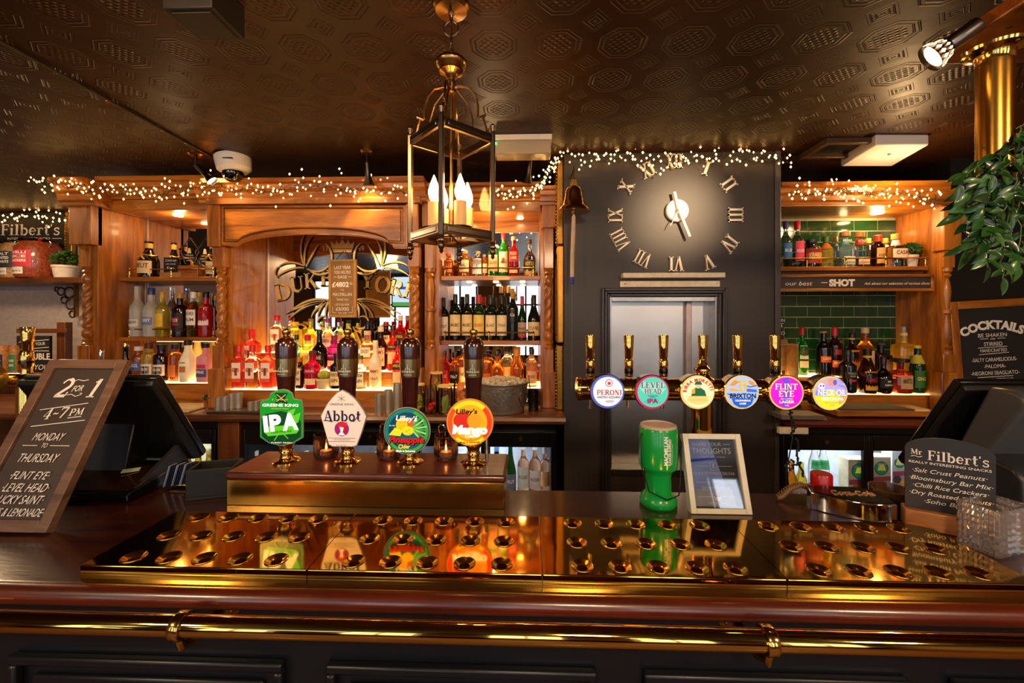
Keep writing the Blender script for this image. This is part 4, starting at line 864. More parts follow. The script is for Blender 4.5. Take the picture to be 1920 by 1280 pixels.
f.text([(ch, 1309+22*math.sin(math.radians(a)), 735-20*math.cos(math.radians(a)), 6.2, dict(bold=.04, rot=-a)) for ch, a in zip('BIRRA MORETTI', (-84, -72, -62, -48, -34, -24, -10, 8, 23, 38, 52, 66, 78)) if ch != ' '], c8); f.text([("L'AUTENTICA", 1309, 751, 5, dict(w=30))], lit('c8a048', .5)); f.line([(1286, 743), (1333, 743)], .8, lit('c8a048', .5))
f = badge(1391, 735, 'c8b070'); f.disc(1392, 735, 29, lit('98b8ec', .4))
f.poly([(1368, 722), (1378, 712), (1388, 716), (1376, 724)], lit('f08c30', .4)); f.poly([(1402, 712), (1412, 716), (1417, 726), (1404, 720)], lit('f08c30', .4)); f.poly([(1367, 728), (1380, 728), (1390, 733), (1370, 734)], lit('f0a050', .4)); f.poly([(1398, 728), (1417, 730), (1418, 735), (1400, 734)], lit('3858c0', .6)); f.poly([(1372, 746), (1412, 746), (1408, 757), (1398, 763), (1386, 763), (1376, 757)], lit('1c50a8', .6)); f.lines([[(1364, 738), (1376, 741), (1390, 739)], [(1394, 722), (1406, 725), (1418, 722)]], 1.5, lit('2c3c80', .5))
f.text([('B', 1392, 732, 20, dict(serif=1, w=16))], lit('e8b020', .4)); f.text([('BRIXTON', 1392, 745.5, 8.8, dict(w=47, bold=.035))], lit('142050', .2)); f.text([('COLDHARBOUR', 1392, 751.5, 3.2, dict(w=28, bold=.02)), ('LAGER', 1392, 757, 3.2, dict(w=12, bold=.02))], lit('f0f0f8', .6))
f = badge(1475, 736, 'd8b058'); f.disc(1475, 736, 28.5, lit('f010c8', .5)); f.poly([(1467, 709), (1479, 708), (1483, 730), (1476, 764), (1466, 763), (1470, 735)], lit('7040d8', .4))
f.text([('FLINT', 1474, 730, 10.5, dict(serif=1, w=40)), ('EYE', 1474, 743, 10.5, dict(serif=1, w=28))], lit('f4d860', .8)); f.text([('DRY HOPPED', 1475, 748.5, 2.6, dict(w=22)), ('LAGER', 1475, 755, 5, dict(w=27, bold=.03)), ('4.2%', 1475, 760.5, 3)], lit('f8e8a0', .4))
f = badge(1557, 737, 'c8b870'); f.disc(1558, 737, 29, lit('a8a0e0', .4)); f.poly([(1558+28.6*math.cos(math.radians(a)), 737+28.6*math.sin(math.radians(a))) for a in range(8, 173, 9)], lit('e4dc10', .4)); f.poly([(1572, 745), (1586, 735), (1584, 750), (1572, 758)], lit('f0a060', .4))
f.disc(1541, 724, 6, lit('d8d4f4', .4)); f.disc(1539, 723.5, 1.4, lit('303060', .2)); f.disc(1544, 723.5, 1.4, lit('303060', .2)); f.poly([(1552, 711), (1560, 709), (1568, 716), (1562, 724), (1554, 722)], lit('e89070', .4)); f.disc(1564, 717, 3.5, lit('6050b8', .5), ry=5); f.poly([(1540, 714), (1548, 711), (1550, 719), (1543, 720)], lit('e8a878', .4)); f.disc(1558, 736, 8, lit('e4dc10', .4), ry=5); f.lines([[(1570, 722), (1580, 724), (1584, 730)], [(1532, 732), (1530, 740)], [(1572, 712), (1578, 718)]], 1.6, lit('7868c8', .6))
f.text([('NECK OIL', 1558.5, 741.6, 11.5, dict(w=51, bold=.03))], lit('5850a8', .2)); f.text([('NECK OIL', 1558, 741, 11.5, dict(w=50, bold=.01)), ('SESSION IPA', 1558, 749.5, 5.5, dict(w=40))], lit('f4f4ff', .9)); f.text([('BEAVERTOWN BREWERY', 1560, 755, 3, dict(w=30)), ('4.3%', 1558, 760, 3.5)], lit('7068b8', .3))

# ---- second brass font, far left, mostly hidden behind the till
Yg = 1.62; p = P(50, 700, Yg)
t = thing('beer_font', 'single brass tap handle of a second font rising behind the tall chalkboard', 'beer tap', (p.x, Yg, .95))
zz = lambda y: P(52, y, Yg).z-.95
obj('column', MB().lathe([(.045, 0), (.03, .02), (.03, zz(712))], 24), BRASSM, t); obj('crossbar', MB().tube([(-.35, 0, zz(712)), (.06, 0, zz(712))], .03, 20), BRASSM, t)
obj('tap_body', MB().lathe([(.018, zz(704)), (.020, zz(700)), (.017, zz(694)), (.021, zz(684)), (.024, zz(672)), (.022, zz(662)), (.016, zz(656))], 24), BRASS, t); obj('black_collar', MB().lathe([(.0235, zz(681)), (.0235, zz(676))], 24), BLACKG, t)
obj('tap_handle', MB().lathe([(.016, zz(657)), (.019, zz(640)), (.023, zz(614)), (.022, zz(613)), (.001, zz(613))], 24, shape=lambda a, r, z: (r*math.cos(a)+.004, r*math.sin(a))), BRASSM, t)
obj('badge_lens', MB().lathe([(.001, 0), (.05, 0), (.05, .02), (.046, .026), (.001, .026)], 28, (P(12, 705, Yg).x-p.x, -.03, zz(707)), mat=rot90), M('dull_gold', 'a88434', .3, .8), t)
# ================================================================ THINGS ON THE BAR
# ---- tall two-for-one board leaning on the left till
q = P(93, 1018, 1.114); th = math.atan2(1.35-1.114, 1.555-BT); L = math.hypot(1.35-1.114, 1.555-BT); wB = .268
t = thing('chalkboard_sign', 'tall dark framed chalkboard offering 2 for 1, leaning on the left till', 'sign', (q.x, 1.114, BT+.002), (-th, 0, math.radians(0)))
fw = .032
for q_ in ((-wB, -wB+fw, 0, L), (-fw, 0, 0, L), (-wB+fw, -fw, 0, fw), (-wB+fw, -fw, L-fw, L)): obj('frame', MB().b2(q_[0], q_[1], -.012, .012, q_[2], q_[3]), FRAMEW, t, bevel=.002)
obj('board', MB().b2(-wB+fw, -fw, -.003, .006, fw, L-fw), M('chalkboard_brown', '3c2f28', .5, noise=.2, ns=10), t)
f = Face(t, .001, 0, 0, -.004)   # millimetres, x from the right edge, y up negative
hz = lambda v: -v
f.text([('2', -178, hz(385), 62, dict(serif=1, shear=.2, w=44)), ('1', -76, hz(385), 62, dict(serif=1, shear=.2, w=30)), ('FOR', -127, hz(405), 20, dict(shear=.25, w=34, bold=.01, rot=5))], CHALK)
f.lines([[(-150, hz(438)), (-140, hz(444)), (-120, hz(440)), (-104, hz(444))], [(-152, hz(392)), (-138, hz(395)), (-122, hz(388)), (-106, hz(394)), (-104, hz(398)), (-112, hz(399))]], 2.2, CHALK)
f.text([('4~7', -158, hz(316), 34, dict(serif=1, shear=.2, w=74, rot=6)), ('PM', -90, hz(327), 22, dict(serif=1, w=44, rot=6, shear=.1))], CHALK)
f.lines([[(-214, hz(343)), (-66, hz(366))], [(-214, hz(291)), (-50, hz(312))], [(-110, hz(318)), (-68, hz(324))]], 2.4, CHALK)
f.text([('MONDAY', -140, hz(249), 24, dict(w=94, shear=.25, bold=.0)), ('TO', -139, hz(228), 14, dict(w=18, shear=.25)), ('THURSDAY', -140, hz(186), 26, dict(w=122, shear=.25))], CHALK)
f.lines([[(-206, hz(234)), (-160, hz(234))], [(-120, hz(234)), (-58, hz(234))]], 2, CHALK)
f.text([('·FLINT EYE·', -136, hz(138), 23, dict(w=118, shear=.3)), ('·LEVEL HEAD·', -130, hz(104), 24, dict(w=140, shear=.3)), ('·LUCKY SAINT·', -134, hz(72), 24, dict(w=150, shear=.3)), ('·PIMMS & LEMONADE·', -130, hz(40), 22, dict(w=180, shear=.25))], CHALK)

# ---- tills
def till(name, label, mirror, xs):
    """xs: the x of the visible side face; the body runs away from it"""
    sg = -1 if mirror else 1
    t = thing('till', label, 'till', (xs, 1.30, BT)); W = .46
    def bx(a, b): return (min(-sg*a, -sg*b), max(-sg*a, -sg*b))
    a, b = bx(0, W)
    obj('base', MB().prismx([(0, .004), (0, .026), (.012, .034), (.23, .062), (.25, .055), (.25, .004)], a, b), BLACKG, t, bevel=.004)
    a2, b2_ = bx(.012, W-.012); obj('key_plate', MB().prismx([(.015, .036), (.015, .041), (.17, .064), (.17, .058)], a2, b2_), M('amber_reflection', '2a1206', .08, coat=1), t)  # dark amber stands in for orange reflected in the glossy black slab
    for u in (0, W-.02):
        a, b = bx(u+.006, u+.026); obj('side_arm', MB().prismx([(.02, .034), (.05, .040), (.245, .145), (.26, .135), (.25, .05)], a, b), M('till_grey', '2c2b2c', .35), t, bevel=.003)
    a, b = bx(.14, W-.14); obj('neck', MB().prismx([(.13, .05), (.22, .05), (.24, .19), (.17, .22)], a, b), BLACK, t, bevel=.006)
    # screen slab: top near the drinker, bottom on the staff side
    P0 = Vector((.10, .395)); P1 = Vector((.31, .062)); d = (P1-P0).normalized(); q = Vector((-d.y, d.x)); L_ = (P1-P0).length
    def R(u, v): r = P0+d*u+q*v; return (r.x, r.y)
    a, b = bx(-.01, W+.01)
    obj('screen_back', MB().prismx([R(.0, -.022), R(.01, -.034), R(L_*.45, -.034), R(L_*.6, -.055), R(L_-.03, -.050), R(L_, -.02), R(L_, -.012), R(0, -.012)], a, b), BLACK, t, bevel=.008)
    obj('screen_bezel', MB().prismx([R(-.004, -.010), R(-.004, .010), R(.004, .018), R(L_-.004, .018), R(L_+.004, .010), R(L_+.004, -.010)], a, b), M('bezel', '141416', .22), t, bevel=.006)
    a, b = bx(.01, W-.01); obj('screen', MB().prismx([R(.01, .018), R(.01, .019), R(L_-.01, .019), R(L_-.01, .018)], a, b), M('screen_glass', '050608', .05), t)
    return t, bx, R, L_
tl, bx, R, L_ = till('till', 'black touch screen till seen from behind, right of the tall chalkboard', False, -1.285)
q = PZ(240, 885, BT+.06); mb = MB(); mb.box((0, 0, 0), (.05, .024, .0012), rz=.5, rx=.2); t = obj('paper_slip', mb, M('slip', 'b8c8a8', .7), tl, loc=(-.11, .125, .0625))
till_r, bx, R, L_ = till('till', 'grey backed touch screen till at the right end, behind the snack board', True, 1.415)
GREYT = M('till_silver', '5c5e62', .28, .4, noise=.05)
a, b = bx(.03, .46); obj('rear_hood', MB().prismx([(-.05, .345), (-.045, .372), (-.02, .385), (.05, .385), (.17, .12), (.10, .10)], a, b), GREYT, till_r, bevel=.012, seg=3)
a, b = bx(.01, .46); obj('rear_foot', MB().prismx([(-.06, .0), (-.06, .13), (-.035, .16), (.08, .18), (.12, .03)], a, b), M('till_silver_dark', '2e3034', .35, .2), till_r, bevel=.01, seg=3)
a, b = bx(.15, .24); obj('vent_slot', MB().box(((a+b)/2, -.012, .285), (abs(b-a), .004, .05), rx=math.radians(-62+90-8)), BLACKG, till_r)
a, b = bx(.05, .075); obj('sticker', MB().box(((a+b)/2+.045, -.018, .325), (.022, .0014, .014), rx=math.radians(-28+0)), PAPER, till_r)
# leaflets standing behind the left till
tl_ = thing('leaflet_holder', 'clear holder of dark blue leaflets behind the left till', 'holder', (P(340, 905, 1.43).x, 1.425, BT))
obj('holder', MB().b2(-.04, .05, -.02, .02, 0, .012), thin_glass('acrylic', (.9, .9, .9)), tl_)
LM = M('leaflet_blue', '1c2a4c', .5)
for k in range(12): obj('leaflet', MB().box((-.036+k*.0072, 0, .048+.0008*k), (.0012, .034, .075), ry=.28), LM if k % 4 else M('leaflet_white', 'b9bcc4', .5), tl_)
mb = MB(); mb.b2(-.07, .07, -.05, .05, 0, .010); mb.b2(-.07, .07, -.05, -.04, .01, .10); mb.b2(-.07, .07, .04, .05, .01, .10); mb.b2(-.07, -.06, -.04, .04, .01, .10); mb.b2(.06, .07, -.04, .04, .01, .10)
p = P(468, 870, 1.42); o = obj('menu_tray', mb, M('matt_black', '0c0c0d', .6), loc=(p.x-.03, 1.42+.025, BT), bevel=.002); o.rotation_euler.z = .3; o.location = (PX0-.10, 1.39, BT); tag(o, 'black plastic box left of the hand pump plinth', 'box')

# ---- green collecting tin
p = P(1234, 946, 1.36); t = thing('collecting_tin', 'green plastic charity collecting tin standing on the bar', 'collection tin', (p.x, 1.36, BT), (0, 0, math.radians(8)))
GR = M('tin_green', '0a9a3c', .28, noise=.04, coat=.3)
obj('body', MB().lathe([(.001, 0), (.054, 0), (.058, .006), (.058, .018), (.050, .032), (.040, .042), (.040, .098), (.046, .112), (.058, .122), (.060, .13), (.060, .244), (.057, .250), (.001, .250)], 40), GR, t)
obj('lid', MB().lathe([(.056, .249), (.056, .256), (.052, .258), (.050, .253), (.001, .252)], 40), M('tin_label_top', 'c7b0a0', .5), t)
obj('cord', MB().tube([(-.058, -.01, .235), (-.068, -.02, .22), (-.068, -.03, .13), (-.05, -.045, .06), (0, -.062, .038), (.045, -.048, .045), (.066, -.02, .09), (.068, -.02, .2), (.058, -.01, .235)], .0022, 6), BLACK, t)
f = Face(t, .001, 0, 0, 0, wrap=.0605)
v_ = f.text([('MACMILLAN', 0, 0, 13, dict(w=88, bold=.04)), ('CANCER SUPPORT', -3, 11, 9, dict(w=82, bold=.03)), ('no one should face it alone', -10, 17, 3.6, dict(w=62))], M('white_print', 'f2f2ee', .5))
for vt in v_.data.vertices:      # turn the words to run up the tin
    x, y, z = vt.co; u = math.atan2(x, -y)*.0605; w_ = z
    vt.co = (.0612*math.sin(-w_/.0612+.05), -.0612*math.cos(-w_/.0612+.05), u+.188)
v_.data.flip_normals()

# ---- white framed notice
q0, q1 = Vector((.506, 1.288)), Vector((.690, 1.288)); th = math.atan2(.075, .225); L = .237; wF = q1.x-q0.x
t = thing('framed_notice', 'white framed notice asking to share your thoughts, beside the green tin', 'picture frame', (q1.x, 1.288, BT+.002), (-th, 0, 0))
PF = M('frame_white', 'd8d2bc', .5, noise=.06); e = .017
obj('frame', MB().b2(-wF, -wF+e, 0, .028, 0, L), PF, t, bevel=.0015); obj('frame', MB().b2(-e, 0, 0, .028, 0, L), PF, t, bevel=.0015)
obj('frame', MB().b2(-wF+e, -e, 0, .028, 0, e*.9), PF, t, bevel=.0015); obj('frame', MB().b2(-wF+e, -e, 0, .028, L-e, L), PF, t, bevel=.0015)
obj('backing', MB().b2(-wF+e, -e, .020, .024, e*.9, L-e), M('notice_dark', '34312f', .5), t)
obj('glass', MB().b2(-wF+e, -e, .008, .010, e*.9, L-e), thin_glass('notice_glass', (.97, .97, .97), .5, .03), t)
f = Face(t, .001, 0, 0, .0195)
f.poly([(-wF*1000+18, hz(220)), (-96, hz(220)), (-58, hz(70)), (-wF*1000+18, hz(70))], M('reflected_sky', '8ba0d8', .6), 'painted_reflection'); f.poly([(-wF*1000+18, hz(158)), (-84, hz(165)), (-82, hz(158)), (-wF*1000+18, hz(149))], col('2038b8'), 'painted_reflection'); f.poly([(-wF*1000+18, hz(70)), (-44, hz(70)), (-36, hz(20)), (-wF*1000+18, hz(20))], col('a8a4a4'), 'painted_reflection')  # pale blue, deep blue and grey patches painted as sky reflected in glass
f.text([('SHARE YOUR', -104, hz(200), 11, dict(w=92)), ('THOUGHTS', -92, hz(176), 18, dict(w=122)), ('on', -92, hz(163), 9, dict(shear=.3)), ('DUKEOFYORKFITZROVIA', -92, hz(112), 9, dict(w=128)), ('@DOYMAYFAIR', -92, hz(68), 9, dict(w=88)), ('f', -92, hz(132), 15, dict(bold=.03)), ('GREENE KING', -92, hz(26), 7, dict(w=60))], CHALK)
f.lines([[(-52, hz(205)), (-30, hz(205))], [(-124, hz(166)), (-104, hz(166))], [(-80, hz(166)), (-50, hz(166))], [(-150, hz(138)), (-108, hz(138))], [(-76, hz(138)), (-34, hz(138))], [(-150, hz(90)), (-108, hz(90))], [(-76, hz(90)), (-34, hz(90))], [(-150, hz(48)), (-108, hz(48))], [(-76, hz(48)), (-34, hz(48))],
         [(-102, hz(126)), (-82, hz(126)), (-82, hz(150)), (-102, hz(150)), (-102, hz(126))], [(-101, hz(80)), (-83, hz(80)), (-83, hz(98)), (-101, hz(98)), (-101, hz(80))], circ(-92, hz(89), 5, 12)], 1.3, CHALK)
f.poly([(-104, hz(52)), (-98, hz(46)), (-92, hz(48)), (-86, hz(46)), (-80, hz(52)), (-84, hz(38)), (-92, hz(34)), (-100, hz(38))], CHALK)

# ---- arched snack board on a wooden block
th = math.radians(29); q0 = Vector((1.105, 1.251))
t = thing('snack_board', 'small arched chalkboard listing bar snacks on a pale wooden block', 'sign', (q0.x, q0.y, BT), (0, 0, -th))
W_ = .182
obj('wood_block', MB().b2(-.004, W_+.004, -.022, .028, 0, .052), wood('block_wood', '8a4f22', 'b87838', 'x', .4, .2), t, bevel=.003)
H_ = .225
out = [(0, .046), (W_, .046), (W_, H_)]+[(W_/2+W_/2*math.cos(math.radians(a)), H_+.036*math.sin(math.radians(a))) for a in range(15, 166, 10)]+[(0, H_)]
obj('board', MB().prism(out, -.003, .003), M('chalkboard_grey', '262425', .5, noise=.1), t)
f = Face(t, .001, 0, 0, -.0032); c = 91
f.text([("Filbert's", 108, hz(196), 27, dict(serif=1, w=122)), ('Mr', 24, hz(208), 15, dict(serif=1, w=25)), ('REALLY INTERESTING SNACKS', c, hz(183), 7, dict(w=166, bold=.01)),
        ('·Salt Crust Peanuts·', c-2, hz(158), 12, dict(w=150, shear=.35)), ('·Bloomsbury Bar Mix·', c, hz(136), 12, dict(w=168, shear=.35)), ('·Chilli Rice Crackers·', c, hz(115), 12, dict(w=152, shear=.35)), ('·Dry Roasted Peanuts·', c+1, hz(94), 12, dict(w=168, shear=.35)), ('·Soho Bar Mix·', c+8, hz(73), 12, dict(w=120, shear=.35))], CHALK)
f.lines([[(12, hz(201)), (20, hz(204)), (28, hz(201)), (36, hz(204))]], 1.6, CHALK)

# ---- chrome drinks gun holder with script
p0 = P(1525, 945, 1.29)
t = thing('drinks_gun_holder', 'chrome half round soda gun holder with raised script on black top', 'holder', (P(1518, 935, 1.34).x, 1.335, BT), (0, 0, math.radians(-3)))
hm = [(0, 0)]+[(.015+.185*u, -.075*math.sin(PI*(u*.62+.02))**.8*1.0) for u in [k/14 for k in range(15)]]+[(.205, -.03), (.205, .03), (.17, .055), (.02, .055)]
def slab(poly, z0, z1): 
    n = len(poly); mb = MB(); ar = sum(poly[i][0]*poly[(i+1) % n][1]-poly[(i+1) % n][0]*poly[i][1] for i in range(n))
    if ar < 0: poly = poly[::-1]
    return mb.add([(x, y, z0) for x, y in poly]+[(x, y, z1) for x, y in poly], [tuple(range(n-1, -1, -1)), tuple(range(n, 2*n))]+[(i, (i+1) % n, (i+1) % n+n, i+n) for i in range(n)])
obj('chrome_wall', slab(hm, 0, .055), CHROME, t, bevel=.003)
cx_ = sum(a for a, b in hm)/len(hm); cy_ = sum(b for a, b in hm)/len(hm)
obj('black_top', slab([(cx_+(a-cx_)*.93, cy_+(b-cy_)*.90) for a, b in hm], .055, .0575), BLACKG, t)
v, fc = text2d('Coca-Cola', .03); wd = max(a for a, b in v); mb = MB(); n = len(v)
tp = [((a/wd*.125+b*.012)+.05, b*.034-.022+.0) for a, b in v]
fs = []
for qd in fc: fs.append(tuple(i+n for i in qd)); fs += [(qd[i], qd[(i+1) % len(qd)], qd[(i+1) % len(qd)]+n, qd[i]+n) for i in range(len(qd))]
mb.add([(a, b, .0575) for a, b in tp]+[(a, b, .0595) for a, b in tp], fs); obj('lettering', mb, M('script_bronze', 'b98a58', .3, .8), t, smooth=False)
p = P(1536, 895, 1.42)
t = thing('soda_gun', 'red capped soda gun in a black cup behind the chrome holder', 'soda gun', (p.x, 1.41, BT))
obj('black_cup', MB().lathe([(.001, 0), (.030, 0), (.038, .02), (.041, .038), (.037, .038), (.034, .02), (.001, .012)], 24), BLACK, t)
obj('red_cap', MB().lathe([(.001, .02), (.031, .02), (.034, .045), (.031, .048), (.031, .084), (.028, .088), (.001, .088)], 28), M('red_plastic', 'a80c10', .3, coat=.3), t)
obj('hose', MB().tube([(-.03, .01, .03), (-.06, .01, .045), (-.10, .0, .035), (-.135, -.01, .012), (-.15, -.01, .008)], .009, 10), M('hose_brown', '6a4a28', .5), t)
for k in range(14):
    u = k/13; x = -.03-.115*u; obj('hose_ring', MB().lathe([(.009, -.0012), (.0105, 0), (.009, .0012)], 10, (x, .008-.018*u*u, .036+.012*math.sin(u*3.0)-.024*u*u), mat=Matrix.Rotation(PI/2+.3, 3, 'Y'), cap=False), M('hose_tan', '8f6a3c', .5), t)
p = P(1672, 925, 1.36)
o = obj('brown_bowl', MB().lathe([(.001, 0), (.03, 0), (.045, .02), (.052, .045), (.054, .058), (.050, .058), (.044, .03), (.001, .008)], 32), M('brown_glaze', '5a3a26', .25, coat=.5), loc=(P(1668, 925, 1.37).x, 1.37, BT)); tag(o, 'brown round bowl partly behind the arched snack board', 'bowl')

# ---- cut glass box
q = PZ(1873, 1049, BT)
t = thing('glass_box', 'square cut glass holder with stepped ribs at the right bar end', 'glass box', (q.x, q.y, BT+.001), (0, 0, math.radians(19)))
CG = M('crystal', 'f6f4f6', .04, trans=.93, noise=0); mb = MB(); S_ = .14; D_ = .080; n_ = 8
pts = []
def edge(a, b):
    for k in range(n_*2):
        u = k/(n_*2); p_ = a.lerp(b, u); nrm = Vector((b.y-a.y, a.x-b.x)).normalized(); pts.append(p_+nrm*(.0055 if k % 2 else 0))
cs_ = [Vector((0, 0)), Vector((S_, 0)), Vector((S_, D_)), Vector((0, D_))]
for k in range(4): edge(cs_[k], cs_[(k+1) % 4])
outp = [tuple(p_) for p_ in pts]; cc_ = Vector((S_/2, D_/2)); inn = [tuple(cc_+(Vector((max(0, min(S_, p_[0])), max(0, min(D_, p_[1])))) -cc_)*.84) for p_ in outp]
n = len(outp); lv = []; H_ = .115; zs = [k*H_/14 for k in range(15)]
V = []; Fc = []
for k, z in enumerate(zs):
    e_ = 1.0 if k % 2 else .945
    V += [(cc_.x+(x-cc_.x)*e_, cc_.y+(y-cc_.y)*e_, z) for x, y in outp]
for k in range(len(zs)-1):
    for i in range(n): j = (i+1) % n; Fc.append((k*n+i, k*n+j, (k+1)*n+j, (k+1)*n+i))
b0 = len(V); V += [(x, y, H_-.002) for x, y in inn]+[(x, y, .014) for x, y in inn]
for i in range(n):
    j = (i+1) % n; Fc.append(((len(zs)-1)*n+i, (len(zs)-1)*n+j, b0+j, b0+i)); Fc.append((b0+i, b0+j, b0+n+j, b0+n+i))
Fc.append(tuple(b0+n+i for i in range(n))); Fc.append(tuple(range(n-1, -1, -1)))
mb.add(V, Fc); obj('ribbed_wall', mb, CG, t, smooth=False)
obj('candle', MB().lathe([(.001, .015), (.022, .015), (.022, .045), (.001, .045)], 20, (S_/2, D_/2, 0)), CREAM, t); obj('flame', MB().lathe([(.001, .046), (.004, .053), (.001, .07)], 10, (S_/2, D_/2, 0)), emis('flame', (1, .5, .12), 20), t)

# ================================================================ LANTERN
LC = P(846, 440, 1.33); r_ = .134; z0, z1 = 1.945, 2.285
t = thing('hanging_lantern', 'four sided brass lantern with candle bulbs hanging on a chain', 'lantern', (LC.x, LC.y, CEIL)); H0 = CEIL
AB = M('antique_brass', '7a6450', .28, 1, noise=.1, ns=12); ABG = M('antique_gold', 'a87e48', .25, 1, noise=.1)
rt = math.radians(45-3); cor = [Vector((r_*math.cos(rt-math.radians(45)+k*PI/2), r_*math.sin(rt-math.radians(45)+k*PI/2))) for k in range(4)]
cor = [Vector((r_*math.cos(math.radians(-92)+k*PI/2), r_*math.sin(math.radians(-92)+k*PI/2))) for k in range(4)]
for k in range(4):
    c = cor[k]; an = math.atan2(c.y, c.x)
    obj('corner_post', MB().box((c.x, c.y, (z0+z1)/2-H0), (.016, .016, z1-z0+.012), rz=an), AB, t, bevel=.003)
    obj('bottom_finial', MB().lathe([(.006, .0), (.010, -.004), (.007, -.009), (.013, -.014), (.013, -.018), (.007, -.023), (.010, -.028), (.009, -.036), (.005, -.042), (.007, -.047), (.002, -.054)], 16, (c.x, c.y, z0-H0-.004)), AB, t)
    obj('top_finial', MB().lathe([(.005, 0), (.004, .006), (.008, .014), (.009, .020), (.005, .027), (.001, .029)], 14, (c.x, c.y, z1-H0+.006)), AB, t)
    d = cor[(k+1) % 4]; mid = (c+d)/2; an = math.atan2((d-c).y, (d-c).x); ln = (d-c).length-.014
    for zc_, hh_ in ((z1-.014, .026), (z0+.016, .030)):
        r1 = obj('cross_rail', MB().box((mid.x, mid.y, zc_-H0), (ln, .012, hh_), rz=an), AB, t, bevel=.002)
        nr = Vector((math.cos(an-PI/2), math.sin(an-PI/2))); m2 = mid+nr*.006; obj('rail_panel', MB().box((m2.x, m2.y, zc_-H0), (ln*.86, .005, hh_*.6), rz=an), M('pewter', '8a8078', .25, 1), r1, bevel=.0022)
    obj('glass_pane', MB().box((mid.x, mid.y, (z0+z1)/2-H0), (ln, .002, z1-z0-.055), rz=an), thin_glass('lantern_pane', (.98, .97, .95), .06), t)
    # scroll arm to the crown
    u = c.normalized(); pr = [(.128, z1+.0), (.118, z1+.03), (.112, z1+.045), (.122, z1+.052), (.100, z1+.045), (.094, z1+.047), (.094, z1+.075), (.084, z1+.105), (.06, z1+.125), (.03, z1+.130), (.008, z1+.127)]
    pr = [(a*.92, z1+(b-z1)*1.22) for a, b in pr]
    obj('scroll_arm', MB().tube([(u.x*a, u.y*a, b-H0) for a, b in pr], .0042, 6), ABG, t)
    pr = [(.07, z1+.02), (.07, z1+.05), (.055, z1+.10), (.02, z1+.145)]; obj('inner_arm', MB().tube([(u.x*a, u.y*a, b-H0) for a, b in pr], .003, 6), ABG, t)
    # rod curving to the candle cluster
    b_ = u*.060; rot = Matrix.Rotation(math.radians(40), 3, 'Z'); b3 = rot@Vector((b_.x, b_.y, 0)); zb = z0+.028-H0
    cdl = obj('candle_sleeve', MB().lathe([(.001, 0), (.0195, 0), (.0195, .080), (.001, .080)], 18, (b3.x, b3.y, zb+.008)), M('sleeve', 'd9b27c', .5, emit=(1, .5, .15), es=.12, noise=0), t)
    obj('drip_pan', MB().lathe([(.001, 0), (.026, .001), (.036, .006), (.037, .009), (.001, .006)], 20, (b3.x, b3.y, zb)), AB, cdl)
    obj('bulb', MB().lathe([(.007, 0), (.012, .010), (.0175, .026), (.0175, .036), (.013, .054), (.006, .073), (.001, .086)], 18, (b3.x, b3.y, zb+.088)), BULB, cdl)
mb = MB(); 
for k in range(4): mb.tube([(0, 0, z0-H0+.02), (cor[k].x*.55, cor[k].y*.55, z0-H0+.016), (cor[k].x*.95, cor[k].y*.95, z0-H0+.02)], .004, 6)
obj('bottom_spider', mb, AB, t); obj('centre_rod', MB().tube([(0, 0, z0-H0+.0), (0, 0, z1-H0+.15)], .005, 10), ABG, t)
obj('crown_boss', MB().lathe([(.008, .135), (.013, .140), (.013, .160), (.015, .168), (.012, .182), (.020, .190), (.022, .196), (.038, .204), (.038, .210), (.045, .218), (.052, .228), (.052, .234), (.046, .242), (.040, .247), (.001, .250)], 32, (0, 0, z1-H0)), ABG, t)
zt = z1-H0+.250; zc = -.022; k = 0; zz_ = zt
while zz_ < zc-.01:
    big = zz_ > zc-.075
    rl = .020 if not big else .024; mb = MB(); a_ = (k % 2)*PI/2
    w_ = .0075 if not big else .0225
    mb.tube([(w_*math.cos(u_)*math.cos(a_), w_*math.cos(u_)*math.sin(a_), zz_+rl+rl*math.sin(u_)) for u_ in [2*PI*i/14 for i in range(14)]], .0018 if not big else .003, 6, closed=True)
    obj('chain_link', mb, AB, t); zz_ += rl*2-.005; k += 1
obj('chain_cord', MB().tube([(0, 0, zt), (.003, 0, (zt+zc)/2), (0, 0, zc)], .0018, 6), AB, t)
obj('ceiling_rose', MB().lathe([(.005, -.036), (.007, -.030), (.012, -.022), (.05, -.016), (.058, -.006), (.058, 0), (.001, 0)], 32), ABG, t)
